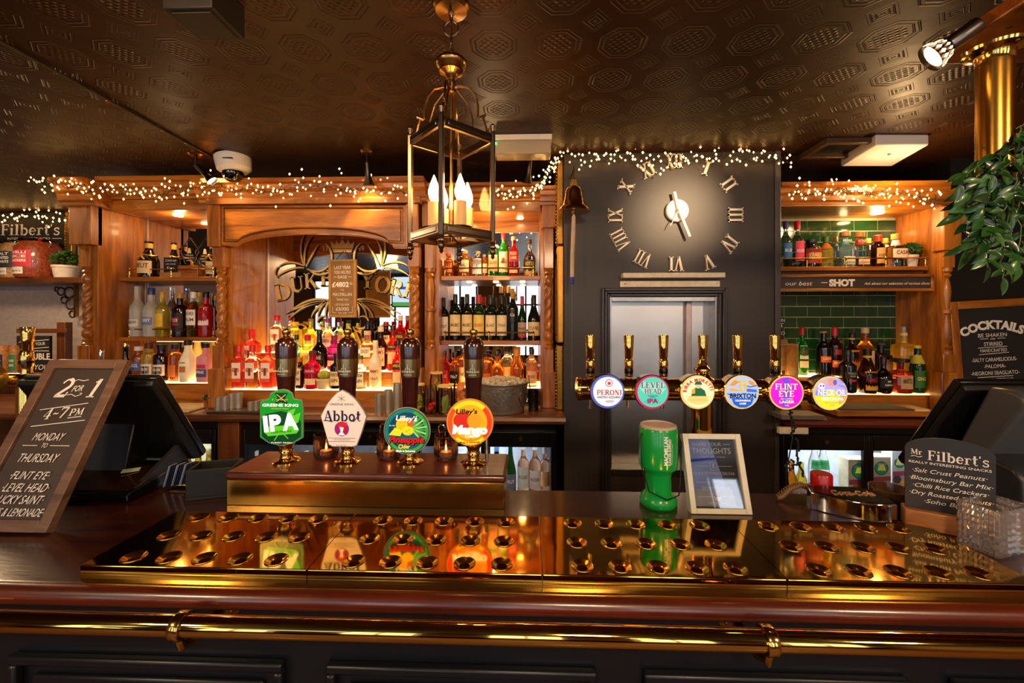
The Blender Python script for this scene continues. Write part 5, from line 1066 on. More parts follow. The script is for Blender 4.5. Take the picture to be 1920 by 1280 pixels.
# ================================================================ BOTTLES
PR = {
 'wine': [(.90, 0), (1, .01), (1, .60), (.93, .66), (.6, .715), (.42, .75), (.37, .80), (.37, .955), (.42, .96), (.42, .985), (.36, 1)],
 'burg': [(.90, 0), (1, .01), (1, .42), (.93, .50), (.62, .63), (.40, .74), (.34, .82), (.34, .955), (.39, .96), (.39, .985), (.34, 1)],
 'gin': [(.92, 0), (1, .015), (1, .60), (.95, .65), (.62, .695), (.42, .73), (.40, .80), (.40, 1)],
 'tall': [(.9, 0), (1, .015), (1, .52), (.92, .60), (.6, .67), (.42, .73), (.40, .82), (.40, 1)],
 'round': [(.75, 0), (.92, .03), (1, .12), (1, .40), (.9, .52), (.6, .60), (.36, .66), (.32, .75), (.32, 1)],
 'squat': [(.92, 0), (1, .02), (1, .66), (.9, .72), (.55, .76), (.50, .80), (.50, 1)],
 'decanter': [(.9, 0), (1, .02), (.9, .16), (.55, .42), (.34, .62), (.3, .75), (.34, .82), (.34, 1)],
 'malibu': [(.88, 0), (.96, .02), (1, .25), (.95, .48), (.62, .66), (.42, .76), (.40, .84), (.40, 1)],
 'champ': [(.9, 0), (1, .01), (1, .42), (.95, .50), (.62, .64), (.42, .74), (.36, .82), (.36, .93), (.43, .94), (.43, .96), (.38, 1)],
 'beer': [(.9, 0), (1, .015), (1, .52), (.9, .62), (.5, .76), (.42, .84), (.42, .96), (.46, .97), (.46, 1)],
 'chunk': [(.92, 0), (1, .015), (1, .56), (.96, .62), (.5, .655), (.34, .68), (.34, 1)],
}
def cap_z(kind): return .92
GL = {
 'amaretto': M('liquor_amaretto', '8c2a0c', .05, trans=.6, noise=0),
 'clear': glass('glass_clear', 'f4f4ee'), 'green': M('glass_green', '1c4a18', .05, trans=.75, noise=0), 'dgreen': M('glass_dark_green', '0c1c08', .05, trans=.5, noise=0),
 'black': M('glass_black', '0a0808', .06, trans=.1, noise=0, coat=.5), 'brown': M('glass_brown', '2a0e04', .05, trans=.5, noise=0), 'amber': M('liquor_amber', 'd87c18', .04, trans=.85, noise=0),
 'pink': M('liquor_pink', 'f0503c', .04, trans=.75, noise=0), 'red': M('liquor_red', 'd01818', .04, trans=.7, noise=0), 'crimson': M('liquor_crimson', 'c00c3c', .05, trans=.55, noise=0),
 'magenta': M('liquor_magenta', 'b80c78', .05, trans=.5, noise=0), 'yellow': M('liquor_yellow', 'f4dc50', .04, trans=.8, noise=0), 'peach': M('liquor_peach', 'f0a06c', .04, trans=.7, noise=0),
 'rose': M('liquor_rose', 'f0bc94', .04, trans=.85, noise=0), 'frost': M('glass_frost', 'e4e0d4', .35, trans=.6, noise=0), 'white': M('bottle_white', 'efe4c8', .25, noise=.03),
 'pinkp': M('bottle_pink', 'd88a98', .3, noise=.03), 'teal': M('liquor_teal', '8cd8c0', .04, trans=.75, noise=0), 'vgreen': M('glass_vivid_green', '1a8a28', .05, trans=.7, noise=0), 'cream_y': M('bottle_cream_yellow', 'f0d878', .3, trans=.1, noise=.03),
 'lblue': M('glass_pale_blue', 'b8d8d8', .04, trans=.85, noise=0),
}
_BC = {}
def bottle(px, Y, zb, hpx, wpx, kind, gl, cap, labs, label, group=None, sq=0, fl=1, cr=None, rz=0, caph=None, y0=None, name='bottle', cat='bottle'):
    """labs: (z0, z1, half angle or width share, colour, text, text colour)"""
    k_ = Y/F; h = hpx*k_; r = wpx*k_/2; p = X(px, Y)
    t = thing(name, label, cat, (p, Y, zb), (0, 0, rz), group)
    ct = caph or .10; prof = PR[kind]
    zn = 1-ct
    def cross(a, rr, z):
        f_ = rr/r; w_ = max(0, min(1, (f_-.5)/.35)); c_, s_ = math.cos(a), math.sin(a)
        m = 1
        if sq: q = 5; m = 1+(((abs(c_)**q+abs(s_)**q)**(-1/q))*.93-1)*w_*sq
        return rr*m*c_, rr*m*s_*(1+(fl-1)*w_)
    pts = [(a*r, b*h) for a, b in prof if b <= zn]; last = [q for q in prof if q[1] <= zn][-1]
    pts.append((last[0]*r, zn*h)); key = ('b', kind, round(h, 3), round(r, 4), sq, fl, ct)
    if (key, gl) in _BC: me = _BC[(key, gl)]
    else:
        me = mesh(MB().lathe([(.001, 0)]+pts, 20, shape=cross)); me.materials.append(GL[gl]); _BC[(key, gl)] = me
    obj('glass_body', me, None, t)
    cr_ = (cr or (last[0]*1.12))*r
    if cap: obj('cap', MB().lathe([(.001, zn*h), (cr_, zn*h), (cr_*1.0, h*.992), (cr_*.92, h), (.001, h)], 16), col(cap, .35) if cap not in ('GOLD', 'STEEL') else (BRASS if cap == 'GOLD' else CHROME), t)
    for lb in labs:
        a0, a1, wd, c_ = lb[:4]; n = 10; v = []
        for i in range(n+1):
            a = -PI/2+(-1+2*i/n)*wd
            for zf in (a0, a1):
                # radius at that height
                rr = r
                for (ra, za), (rb, zb_) in zip(prof, prof[1:]):
                    if za <= zf <= zb_: rr = (ra+(rb-ra)*(zf-za)/max(1e-6, zb_-za))*r
                x, y = cross(a, rr, 0); e_ = .0012; v.append((x*(1+e_/max(rr, .01)), y-e_ if abs(x) < r*.9 else y*(1+e_/rr), zf*h))
        fc = [(2*i, 2*i+2, 2*i+3, 2*i+1) for i in range(n)]
        L_ = obj('label', MB().add(v, fc), col(c_, .55), t)
        if len(lb) > 4 and lb[4]:
            front = min(q[1] for q in v); tc = lb[5] if len(lb) > 5 else '2a2018'
            hh = (a1-a0)*h; tx = lb[4].split('|'); th_ = min(hh/(len(tx)+.6)*.62, r*.55)
            fw_ = 2*r*math.sin(min(wd, 1.2))*.86
            wrapR = None if (sq or fl != 1) else (-front)
            f = Face(L_, 1, 0, 0, 0 if wrapR else front-.0006, wrap=wrapR)
            items = []
            for i, s_ in enumerate(tx):
                if s_: items.append((s_, 0, -((a0*h)+hh*(1-(i+.85)/(len(tx)+.5))), th_, dict(w=min(fw_, len(s_)*th_*.8), bold=.02)))
            f.text(items, col(tc, .6))
    return t
G1 = 'bottles on the left middle shelf'; z = SH2+.0005
B = bottle; Yl = 2.90
B(258, Yl, z, 98, 25, 'tall', 'frost', '', [(.20, .34, .8, 'd8d4c8', 'WILLOWS')], 'frosted tall vodka bottle without cap, leftmost on the left middle shelf', G1, caph=.01)
B(284, Yl-.01, z, 94, 27, 'tall', 'frost', '2c3c78', [(.24, .40, .8, '6c7ca8', 'GREY', 'f0f0f0')], 'frosted vodka bottle with dark blue cap on left middle shelf', G1, caph=.14)
B(305, Yl, z, 86, 22, 'gin', 'yellow', 'd8a020', [(.22, .52, .7, 'e8b828', '', '')], 'clear yellow rum bottle with yellow cap on left middle shelf', G1, caph=.13)
B(323, 2.98, z, 95, 18, 'tall', 'clear', '', [(.3, .5, .7, 'd0d0c8', '')], 'clear slim bottle behind the yellow capped rum on left middle shelf', G1, caph=.01)
B(338, Yl, z, 84, 26, 'gin', 'brown', 'b8862c', [(.12, .54, 1.0, '1a1614', 'CUBA'), (.26, .44, .45, 'b82018', 'CLUB', 'f0e0d0')], 'dark rum bottle with red disc on black label, left middle shelf', G1, caph=.12)
B(363, Yl, z, 86, 23, 'gin', 'clear', 'e8e4e0', [(.26, .60, .9, 'e8dcd0', 'BACARDI|RUM', '38302c'), (.60, .72, .35, 'c02020', '')], 'clear rum bottle with white cap and red emblem, left middle shelf', G1, caph=.14)
B(387, Yl-.01, z, 86, 26, 'gin', 'red', '141214', [(.26, .66, .9, 'ecd8cc', 'BACARDI|SPICED', '982018'), (.54, .70, .4, 'c82828', '')], 'red spiced rum bottle with black cap, left middle shelf end', G1, caph=.13)
B(349, 3.0, z, 88, 18, 'gin', 'amber', '3848a0', [], 'blue capped amber bottle behind the dark rum on left middle shelf', G1)
B(374, 3.0, z, 84, 18, 'gin', 'yellow', 'd8a020', [], 'yellow capped bottle glimpsed behind the white capped rum', G1)
G2 = 'bottles on the left bottom step'; z = 1.2585; Yl = 2.85
B(190, 2.58, CT+.0005, 114, 24, 'decanter', 'clear', 'STEEL', [], 'small clear cruet with steel pourer standing in front of the left end panel')
B(236, 2.82, z, 76, 26, 'decanter', 'black', 'GOLD', [], 'dark conical decanter with gold stopper above the left till', G2, caph=.12)
B(260, Yl, z, 66, 24, 'squat', 'amber', 'e0dcd4', [(.30, .56, .9, '4858a0', 'CAROL', 'e8e8f0')], 'round shouldered amber bottle with blue label, left bottom step', G2, caph=.12)
B(280, Yl, z, 72, 25, 'squat', 'yellow', '50202c', [(.16, .46, 1.0, 'e8dcc8', ''), (.2, .4, .7, '201c1c', 'SAILOR', 'e8e0d0')], 'purple capped golden rum bottle with cream label, left bottom step', G2, caph=.14)
B(304, Yl, z, 70, 28, 'squat', 'brown', '181414', [(.16, .46, 1.0, 'e8dcc8', ''), (.2, .4, .7, '201c1c', 'SAILOR', 'e8e0d0')], 'black capped dark rum bottle with cream label, left bottom step', G2, caph=.14)
B(329, Yl, z, 71, 23, 'squat', 'amber', '181414', [(.12, .44, .7, 'c86c20', '')], 'black capped amber liqueur with orange label, left bottom step', G2, caph=.14)
B(353, Yl-.02, z, 79, 31, 'malibu', 'white', '141214', [(.42, .50, .6, 'efe4c8', 'MALIBU', '201810'), (.24, .38, .4, 'b87020', '')], 'white coconut liqueur bottle with black cap and small sunset picture', G2, caph=.12)
B(370, 2.98, z, 80, 25, 'malibu', 'cream_y', '141214', [], 'cream yellow liqueur bottle behind the white coconut one', G2, caph=.12)
B(386, Yl-.03, z, 74, 28, 'gin', 'pinkp', '141214', [(.14, .34, .7, '405088', 'PINK', 'f0d0d8'), (.36, .46, .6, 'c83050', '')], 'opaque pink liqueur bottle with blue label beside the cabinet post', G2, sq=.7, caph=.12)
# left top shelf: champagne, glass awards, small sign
z = SH1+.0005; G3 = 'champagne bottles on the left top shelf'
for px, w_, l, Yc in ((279, 34, 'champagne bottle with gold bow, left end of the left top shelf', 2.90), (326, 22, 'gold foiled champagne bottle behind the small fizz sign', 3.0), (398, 20, 'champagne bottle with gold bow beside the cabinet post', 2.95)):
    c_ = B(px, Yc, z, 70, w_, 'champ', 'black', '', [(.10, .44, 1.0, 'e8c890', 'BRUT', '705020'), (.80, .99, 3.14, 'c89838', '')], l, G3, caph=.01)
    rb = .6*w_*Yc/F/2; hb = .60*70*Yc/F
    obj('gold_bow', MB().tube([(rb*1.3*math.cos(a), rb*1.3*math.sin(a), hb+.004*math.sin(3*a)) for a in [2*PI*i/16 for i in range(16)]], .005, 6, closed=True).tube([(0, -rb*1.4, hb), (.02, -rb*2.0, hb-.02), (.03, -rb*1.8, hb-.035)], .006, 6).tube([(0, -rb*1.4, hb), (-.018, -rb*1.9, hb-.025)], .006, 6), M('gold_ribbon', 'd8a030', .35, .7), c_)
p = X(320, 2.87); t = thing('small_sign', 'small black fizz sign on pale wooden foot, left top shelf', 'sign', (p, 2.875, z)); s = 2.87/F
obj('foot', MB().b2(-20*s, 22*s, -.015, .015, 0, 9*s), PINE, t, bevel=.002); obj('board', MB().b2(-14*s, 13*s, -.004, .004, 9*s, 38*s), BOARD, t)
f = Face(t, s, 320, 513, -.005); f.text([('Celebrate', 320, 483, 5, dict(w=22, shear=.2)), ('with a bottle', 320, 489, 3, dict(w=20)), ('Fizz', 319, 499, 6.5, dict(w=14, shear=.2)), ('of', 320, 503, 3)], CHALK)
for px, Ya, l in ((357, 2.90, 'diamond glass award on wooden base, left top shelf'), (386, 2.97, 'second diamond glass award behind the first, left top shelf')):
    s = Ya/F; t = thing('glass_award', l, 'award', (X(px, Ya), Ya, z), group='diamond glass awards')
    obj('wooden_base', MB().b2(-20*s, 20*s, -.025, .025, 0, 22*s), wood('award_base', '7a3c10', 'b87430', 'x', .3, .3), t, bevel=.002)
    obj('glass_diamond', MB().prism([(0, 23*s), (11*s, 28*s), (19*s, 51*s), (0, 78*s), (-19*s, 51*s), (-11*s, 28*s)], -.008, .008), glass('award_glass', 'f6f2e8', 1, .02), t, smooth=False, bevel=.002)
    f = Face(t, s, 0, 0, -.009); f.text([('WINNER', 0, -41, 3, dict(w=16)), ('BEST PUB', 0, -36, 2.6, dict(w=18)), ('AWARD', 0, -31, 2.4, dict(w=12))], M('etch', 'f0d8a0', .5)); f.poly([(-4, -46), (4, -46), (2, -56), (-2, -56)], M('etch', 'f0d8a0', .5))

# centre bay -------------------------------------------------
G4 = 'gin bottles on the front step'; z = 1.2365; Y4 = 2.71
BG = lambda px, gl, l, Y=Y4, zz=1.2365, h=81, w_=26, g=G4, band='e85040': B(px, Y, zz, h, w_, 'gin', gl, 'd81c20', [(.23, .60, .62, 'f2e0cc', 'BEEFEATER', 'a82420'), (.30, .48, .2, 'a83a2c', ''), (.15, .22, .62, band, '')], l, g, sq=1, fl=.85, caph=.155)
BG(449, 'pink', 'red pink gin bottle, leftmost on the centre front step')
BG(474, 'clear', 'clear gin bottle with red cap between two pink gins')
BG(503, 'pink', 'red pink gin bottle just left of the first pump handle')
B(561, Y4, z, 58, 24, 'squat', 'brown', 'c87820', [(.12, .66, .62, 'e8d0b4', 'APOTHECARY|GIN', '3a2c28')], 'brown square apothecary gin bottle with cork, front step', G4, sq=1, caph=.14)
B(586, Y4-.01, z, 72, 28, 'gin', 'crimson', '6c1828', [(.12, .28, .8, 'f0c8a0', ''), (.40, .52, .9, 'a80c34', 'WHITLEY NEILL', 'f8e8f0')], 'crimson gin bottle beside the little cactus pot', G4, caph=.13)
B(631, Y4, z, 66, 24, 'gin', 'black', '18140f', [(.10, .50, .7, 'e8cc98', 'HENDRICKS|GIN', '28201c')], 'black apothecary gin bottle with cream diamond label', G4, caph=.12)
B(676, Y4, z, 62, 22, 'gin', 'clear', '40602c', [(.10, .50, .8, 'f0e0c0', 'BLOOM|GIN', '3a4a28')], 'clear gin with cream label right of the second pump handle', G4)
B(704, Y4, z, 91, 22, 'tall', 'white', 'f4e8d0', [(.10, .46, 1.1, 'f2dcae', "PIMM'S|No1", 'b02424')], 'pale bottle of fruit cup with cream label and white cap', G4, caph=.12)
B(746, Y4, 1.2365, 91, 22, 'tall', 'red', '1c1818', [(.40, .54, .9, '302820', 'APEROL', 'f0c828'), (.12, .36, .7, 'f0cc90', '')], 'red orange aperitif bottle beside the third pump handle', G4, caph=.1)
G5 = 'bottles on the centre second step'; z = 1.3455; Y5 = 2.82
B(473, Y5, z, 76, 29, 'gin', 'pink', 'd81c20', [(.22, .6, .62, 'f2d8c4', 'BEEFEATER', 'a82420'), (.3, .48, .2, 'a83a2c', '')], 'large orange pink gin bottle standing behind the front row left', G5, sq=1, fl=.8, caph=.15)
B(556, Y5, z, 66, 18, 'gin', 'teal', '1c2024', [(.2, .5, .6, '58b8a0', '')], 'slim teal bottle with black cap behind the first pump handle', G5, sq=1, caph=.14)
B(577, Y5, z, 66, 26, 'gin', 'yellow', 'c01830', [(.18, .5, .7, 'f4e060', 'LIMONE', 'c03020')], 'lemon yellow liqueur bottle with crimson cap, second step', G5, caph=.16)
B(599, Y5-.01, z, 76, 29, 'round', 'black', '2c2a26', [(.16, .42, .8, '14110e', 'BROCKMANS', 'e0d0b0'), (.04, .12, .7, 'c8a060', '')], 'black bulbous gin bottle with dark round label, second step', G5, caph=.1)
B(627, Y5, z, 65, 25, 'gin', 'magenta', '80204c', [(.12, .28, .8, 'f0c8a0', ''), (.36, .46, .9, 'a00c60', 'WHITLEY NEILL', 'f8e8f0')], 'magenta gin bottle left of the second pump handle', G5, caph=.13)
B(689, Y5, z, 74, 29, 'gin', 'peach', 'e8c090', [(.10, .30, .9, 'f0b088', ''), (.34, .58, .7, 'f8ecd0', 'SLINGSBY', '704030')], 'peach pink gin bottle with white label, second step', G5, caph=.11)
B(714, Y5, z, 82, 24, 'tall', 'brown', 'f0dcb0', [(.10, .52, .9, 'f2dcae', "PIMM'S|No1", 'b02424')], 'dark fruit cup bottle with cream label, second step right', G5, caph=.12)
B(737, Y5-.03, z, 85, 22, 'tall', 'red', '1c1818', [(.46, .58, .9, '302820', 'APEROL', 'f0c828'), (.16, .42, .7, 'f0cc90', '')], 'tilted label red aperitif bottle on the second step', G5, caph=.1)
G6 = 'tall bottles on the centre back step'; z = 1.4605; Y6 = 2.96
B(520, Y6, z, 68, 24, 'gin', 'clear', 'd81c20', [(.2, .62, .62, 'f4e4cc', 'BEEFEATER', 'a82420'), (.3, .48, .2, 'a83a2c', '')], 'clear gin bottle with red cap, leftmost on the back step', G6, sq=1, fl=.8, caph=.15)
B(552, Y6, z, 56, 26, 'squat', 'yellow', 'e8b820', [(.2, .5, .8, 'f4dc70', '')], 'yellow bottle with broad yellow cap on the back step', G6, cr=.6, caph=.1)
B(583, Y6, z, 62, 26, 'round', 'yellow', '8a7840', [(.2, .4, .8, 'f4e8a0', '')], 'yellow rounded gin bottle with olive stopper, back step', G6, caph=.1)
B(615, Y6, z, 63, 24, 'round', 'clear', '983068', [(.15, .42, .8, 'f0a8b8', 'GORDON')], 'clear bottle with purple cap below the hanging board', G6, caph=.14)
B(653, Y6, z, 60, 24, 'round', 'yellow', '1c2a18', [], 'pale gin bottle with dark green cap, right of hanging board', G6, caph=.12)
B(690, Y6, z, 58, 26, 'gin', 'black', '141210', [(.2, .5, .8, '201810', 'VERMOUTH', 'd0b080')], 'black bottle with black cap on the back step right', G6, caph=.12)
B(724, Y6, z, 56, 22, 'tall', 'brown', '98181c', [(.1, .55, .9, 'f2dcae', "PIMM'S|No1", 'b02424')], 'brown fruit cup bottle with red cap, back step right end', G6, caph=.14)
B(751, Y6, z, 68, 20, 'tall', 'red', 'e8d8c8', [(.3, .5, .9, '302820', 'APEROL', 'f0c828')], 'red aperitif bottle with white cap beside the spiral post', G6, caph=.14)
# cactus
def pot(px, Y, zb, wpx, hpx, name, label, cat, m=CREAM, tap=.8):
    s = Y/F; t = thing(name, label, cat, (X(px, Y), Y, zb)); r = wpx*s/2; h = hpx*s
    obj('pot', MB().lathe([(.001, 0), (r*tap, 0), (r*tap*1.02, h*.05), (r*.97, h*.8), (r*1.03, h*.82), (r*1.03, h), (r*.9, h), (r*.9, h*.85), (.001, h*.85)], 24), m, t); return t, r, h
t, r, h = pot(607, Y4-.02, 1.2365, 27, 20, 'potted_cactus', 'tiny round cactus in a cream pot on the front step', 'plant', M('pot_cream', 'd8c098', .5))
obj('cactus', MB().lathe([(r*.75*math.sin(a), h+r*.1-r*.62*math.cos(a)+r*.4) for a in [PI*k/10+.001 for k in range(11)]], 24, shape=lambda a, rr, z: (rr*(1+.10*math.cos(a*12))*math.cos(a), rr*(1+.10*math.cos(a*12))*math.sin(a))), M('cactus_green', 'a8a840', .5), t)
def leafball(t, r, z0, n, m, rr=.5, sc=1, kind='stuff'):
    mb = MB(); rnd = random.Random(n)
    for k in range(n):
        a = rnd.uniform(0, 2*PI); e_ = rnd.uniform(-.3, 1.45); d = r*rnd.uniform(.6, 1.05); c_ = Vector((math.cos(a)*math.cos(e_), math.sin(a)*math.cos(e_), math.sin(e_)*.9))*d+Vector((0, 0, z0))
        u = Vector((rnd.uniform(-1, 1), rnd.uniform(-1, 1), rnd.uniform(-.2, 1))).normalized(); v = u.cross(Vector((rnd.uniform(-1, 1), 1, .3))).normalized(); l = .011*sc*rnd.uniform(.7, 1.2); w_ = l*.42
        mb.add([c_-u*l, c_-v*w_, c_+u*l, c_+v*w_], [(0, 1, 2, 3)])
    o = obj('foliage', mb, m, t, smooth=False); o['kind'] = 'stuff'; return o
LEAF = M('leaf_green', '2f5a1c', .4, noise=.35, ns=40); LEAFD = M('leaf_dark', '1f4016', .35, noise=.3, ns=40)

# whisky shelf ---------------------------------------------
G7 = 'whisky bottles on the top shelf by the chimney'; z = SW1+.0005; Y7 = 2.89
B(841, Y7, z, 44, 18, 'squat', 'amber', 'c84020', [(.2, .7, .9, 'e89048', 'RYE', '902010')], 'amber bottle with orange label, left end of the whisky shelf', G7)
B(871, Y7, z, 50, 22, 'squat', 'amber', 'b88838', [(.18, .62, .9, 'f0d8a8', 'MALT', '604020')], 'wide whisky bottle with round cream label, whisky shelf', G7, caph=.12)
B(895, Y7, z, 48, 21, 'squat', 'clear', '8a6a40', [(.1, .7, .9, 'e8e4dc', 'X', '5060a0')], 'clear bottle with large cross on its white label', G7, caph=.1)
B(908, 2.97, z, 44, 14, 'gin', 'amber', 'c86030', [(.2, .6, .9, 'f0d0a0', '')], 'slim amber bottle half hidden under the lantern corner', G7)
B(925, Y7, z, 70, 21, 'wine', 'vgreen', 'c87830', [(.14, .58, .9, 'f0b888', 'GLEN', '804020')], 'green whisky bottle with peach label on whisky shelf', G7, caph=.16)
B(944, Y7, z, 82, 20, 'wine', 'vgreen', 'b81c24', [(.10, .56, .9, 'f2e0a8', 'JAMESON', '2a4020'), (.30, .42, .25, 'c03020', '')], 'tall green whiskey bottle with red cap and cream label', G7, caph=.15)
B(963, Y7-.02, z, 75, 20, 'gin', 'red', 'd8b070', [(.36, .62, .8, 'd02c24', 'RED|LABEL', 'f4d8b0'), (.08, .16, .7, 'e8c890', '')], 'square whisky bottle with slanting red label', G7, sq=1, caph=.1)
B(993, Y7, z, 70, 24, 'round', 'clear', '4a3c30', [(.18, .44, 1.0, '3c4420', 'BOTTLE', 'e0c878'), (.04, .14, .8, 'd8a050', '')], 'clear whisky bottle with dark green label at shelf right end', G7, caph=.1)
G8 = 'wine bottles on the brass railed shelf'; z = SW2+.0005; Y8 = 2.88
WN = [(832, 79, 19, 'dgreen', '1c2038', 'e8dcd4', 'MERLOT', '604850', 'wine bottle with navy cap and pinkish white label, leftmost wine'), (854, 86, 21, 'dgreen', '181210', 'e8cc90', 'MALBEC', '403020', 'wine bottle with black cap and cream label, second from left'), (876, 86, 21, 'dgreen', '16120e', 'e8cc90', 'MALBEC', '403020', 'wine bottle with black cap and cream label, third from left'),
      (898, 85, 21, 'green', 'c02828', 'f0cc68', 'ROSSO', 'c03020', 'wine bottle with red cap and yellow label with red print'), (920, 84, 20, 'dgreen', '2a241c', 'efd9a8', 'BLANC', '806040', 'wine bottle with brown cap and plain cream label, centre of shelf'), (941, 84, 20, 'dgreen', '181410', 'efd9a8', 'SYRAH', '806040', 'wine bottle with black cap directly left of the element label'),
      (961, 96, 19, 'dgreen', 'a87c30', '181410', 'Cs', 'f4ecd8', 'tall wine bottle with square black letter label'), (979, 82, 17, 'green', 'c81c2c', 'b89880', 'PINOT', '501820', 'green wine bottle with red cap and patterned label'), (1001, 84, 23, 'dgreen', '281c10', 'e8cc98', 'CUVEE', '403020', 'dark burgundy wine bottle with yellow neck band, rightmost wine')]
for px, h, w_, gl, cp, lc, tx, tc, l in WN:
    k = 'burg' if px in (979, 1001) else 'wine'; lz = (.10, .55) if px not in (979, 1001) else (.10, .40)
    if px == 961: lz = (.36, .60)
    ex = [(.80, .84, 3.1, 'e8c020', '')] if px == 1001 else ([(.06, .13, 1.0, 'c81c30', '')] if px == 979 else [])
    B(px, Y8, z, h, w_, k, gl, cp, [(lz[0], lz[1], 1.15, lc, tx, tc)]+ex, l, G8, caph=.20 if cp != '1' else .2, cr=.40)
# bottom of the whisky bay
G9 = 'whiskey bottles behind the jars'; z = 1.2165; Y9 = 2.95
B(833, Y9, z, 66, 21, 'gin', 'red', '1c1614', [(.10, .46, .7, 'd83028', 'FIRE', 'f4d8b0')], 'square whiskey bottle with red label behind the glass jars', G9, sq=1, caph=.12)
B(853, Y9, z, 63, 22, 'gin', 'amber', '121010', [(.10, .46, .7, '181414', 'No7', 'e8dcc8')], 'square whiskey bottle with black label behind the glass jars', G9, sq=1, caph=.14)
B(867, 3.0, z, 68, 20, 'gin', 'amber', '141212', [(.10, .5, .7, 'ecd49c', 'HONEY', '403020')], 'whiskey bottle with yellow label beside the fourth pump handle', G9, sq=1, caph=.14)
B(912, Y9, z, 62, 22, 'squat', 'amber', '181410', [(.1, .4, .8, 'c8702c', '')], 'amber bottle with black cap behind the ice bucket left', G9)
B(932, Y9, z, 66, 25, 'round', 'amber', '181c14', [], 'rounded amber brandy bottle with green cap behind ice bucket', G9, caph=.14)
B(951, 3.0, z, 70, 22, 'squat', 'clear', '2a2018', [(.15, .5, .8, 'f0c060', '')], 'clear bottle with yellow label behind the ice bucket', G9)
B(969, Y9, z, 70, 26, 'malibu', 'amber', 'b87828', [], 'gold necked brandy bottle behind the ice bucket', G9, caph=.2)
B(997, Y9, z, 70, 21, 'gin', 'rose', '1c1814', [(.1, .42, .8, 'e8b898', 'WHISKY', '704028')], 'black capped bottle with peach label right of ice bucket', G9, caph=.14)

# right bay upper shelf --------------------------------------
GA = 'bottles on the upper shelf with green tiles'; z = SR+.0005; YA_ = 2.80
B(1473, YA_, z, 86, 20, 'tall', 'clear', '303868', [(.20, .52, .8, '2468a8', 'BLUE', 'e8f0f8')], 'clear vodka with blue cap half behind the chimney corner', GA, caph=.16)
B(1495, YA_, z, 86, 22, 'tall', 'clear', 'c01830', [(.14, .56, .8, 'e03c60', 'RHUBARB', 'f8d8e0')], 'clear vodka with red cap and pink oval label', GA, caph=.17)
B(1521, YA_, z, 52, 31, 'squat', 'black', '1c1814', [(.14, .64, 1.1, 'c8581c', 'KRAKEN', 'f0d0a0'), (.5, .66, 1.1, 'b82818', '')], 'squat black bottle with big orange pictorial label', GA, caph=.12)
B(1549, YA_, z, 57, 22, 'chunk', 'yellow', '3a6a28', [(.60, .78, 3.14, 'c86820', '')], 'tequila bottle with green and orange hat stopper', GA, cr=.45, caph=.18)
B(1566, 2.88, z, 60, 18, 'chunk', 'lblue', 'b87838', [(.64, .78, 3.14, '5898a0', '')], 'small clear tequila with cork top behind the others', GA, cr=.5, caph=.16)
B(1584, YA_, z, 66, 27, 'chunk', 'lblue', 'b87838', [(.66, .80, 3.14, '68a8b0', 'SILVER', 'f0f0e0'), (.08, .30, .7, 'd8dcb8', '')], 'wide clear tequila with wooden stopper and teal collar', GA, sq=.8, cr=.62, caph=.13)
B(1611, YA_, z, 65, 27, 'chunk', 'clear', 'b87838', [(.66, .80, 3.14, 'c83828', 'ALTOS', 'f4d8c0'), (.08, .28, .7, 'e8d0a0', '')], 'clear tequila with wooden stopper and red collar', GA, sq=.8, cr=.62, caph=.14)
B(1628, 2.88, z, 56, 17, 'chunk', 'amber', 'c88838', [(.62, .78, 3.14, 'e8e0d8', '')], 'slim amber bottle with cork and white collar', GA, cr=.5, caph=.16)
B(1646, YA_, z, 59, 21, 'squat', 'brown', 'b84020', [(.12, .6, .8, 'e0b068', 'ANEJO', '503010')], 'dark brown bottle with red brown stopper, upper right shelf', GA, cr=.62, caph=.2)
B(1661, 2.87, z, 56, 18, 'chunk', 'peach', 'c88838', [(.62, .78, 3.14, 'e8b0a0', ''), (.1, .5, .8, 'e8b868', '')], 'peach tequila bottle with cork behind the brown bottle', GA, cr=.5, caph=.16)
B(1679, YA_-.01, z, 61, 30, 'chunk', 'clear', 'c08838', [(.66, .82, 3.14, 'e8c8c0', ''), (.24, .54, .9, 'e8d8c0', 'CASA', '803830')], 'clear tequila with cork beside the small potted plant', GA, sq=.9, cr=.45, caph=.16)
t, r, h = pot(1706, YA_-.02, z, 24, 22, 'potted_plant', 'small leafy plant in white pot on the upper right shelf', 'plant', M('pot_white', 'ddd0bc', .5)); leafball(t, r*1.35, h+r*.6, 420, LEAF)
# right bay lower steps
GB = 'liqueur bottles on the back step with green tiles'; z = 1.3185; YB_ = 2.86
B(1504, YB_, z, 87, 19, 'tall', 'vgreen', 'b01c20', [(.34, .62, .9, 'e8e0cc', 'MARTINI', 'b02020'), (.16, .30, .9, 'e8c8a0', '')], 'green vermouth bottle with red cap beside the wooden crate', GB, caph=.16)
B(1544, YB_, z, 80, 24, 'wine', 'black', 'a87c40', [(.30, .44, .9, 'c84c20', 'CREAM', 'f0d0a0')], 'black cream liqueur bottle with red brown label, back step left', GB, caph=.04)
B(1565, YB_-.02, z, 88, 22, 'wine', 'brown', 'b81c30', [(.18, .32, .9, 'c84c20', 'IRISH', 'f0d0a0'), (.44, .54, .5, 'b83020', '')], 'dark liqueur bottle with bright red capsule, back step', GB, caph=.18)
B(1597, YB_, z, 77, 23, 'tall', 'brown', '181410', [(.12, .60, .8, 'd8902c', 'ADMIRAL', '882818'), (.84, .88, 3.1, 'd8a030', '')], 'brown rum with orange label behind the black rose bottle', GB, caph=.12)
B(1622, YB_, z, 87, 26, 'tall', 'amber', 'c8b090', [(.12, .52, .9, 'e0b890', ''), (.72, .78, 3.1, '983030', '')], 'amber bottle with pale cap and wine red collar, back step', GB, caph=.12)
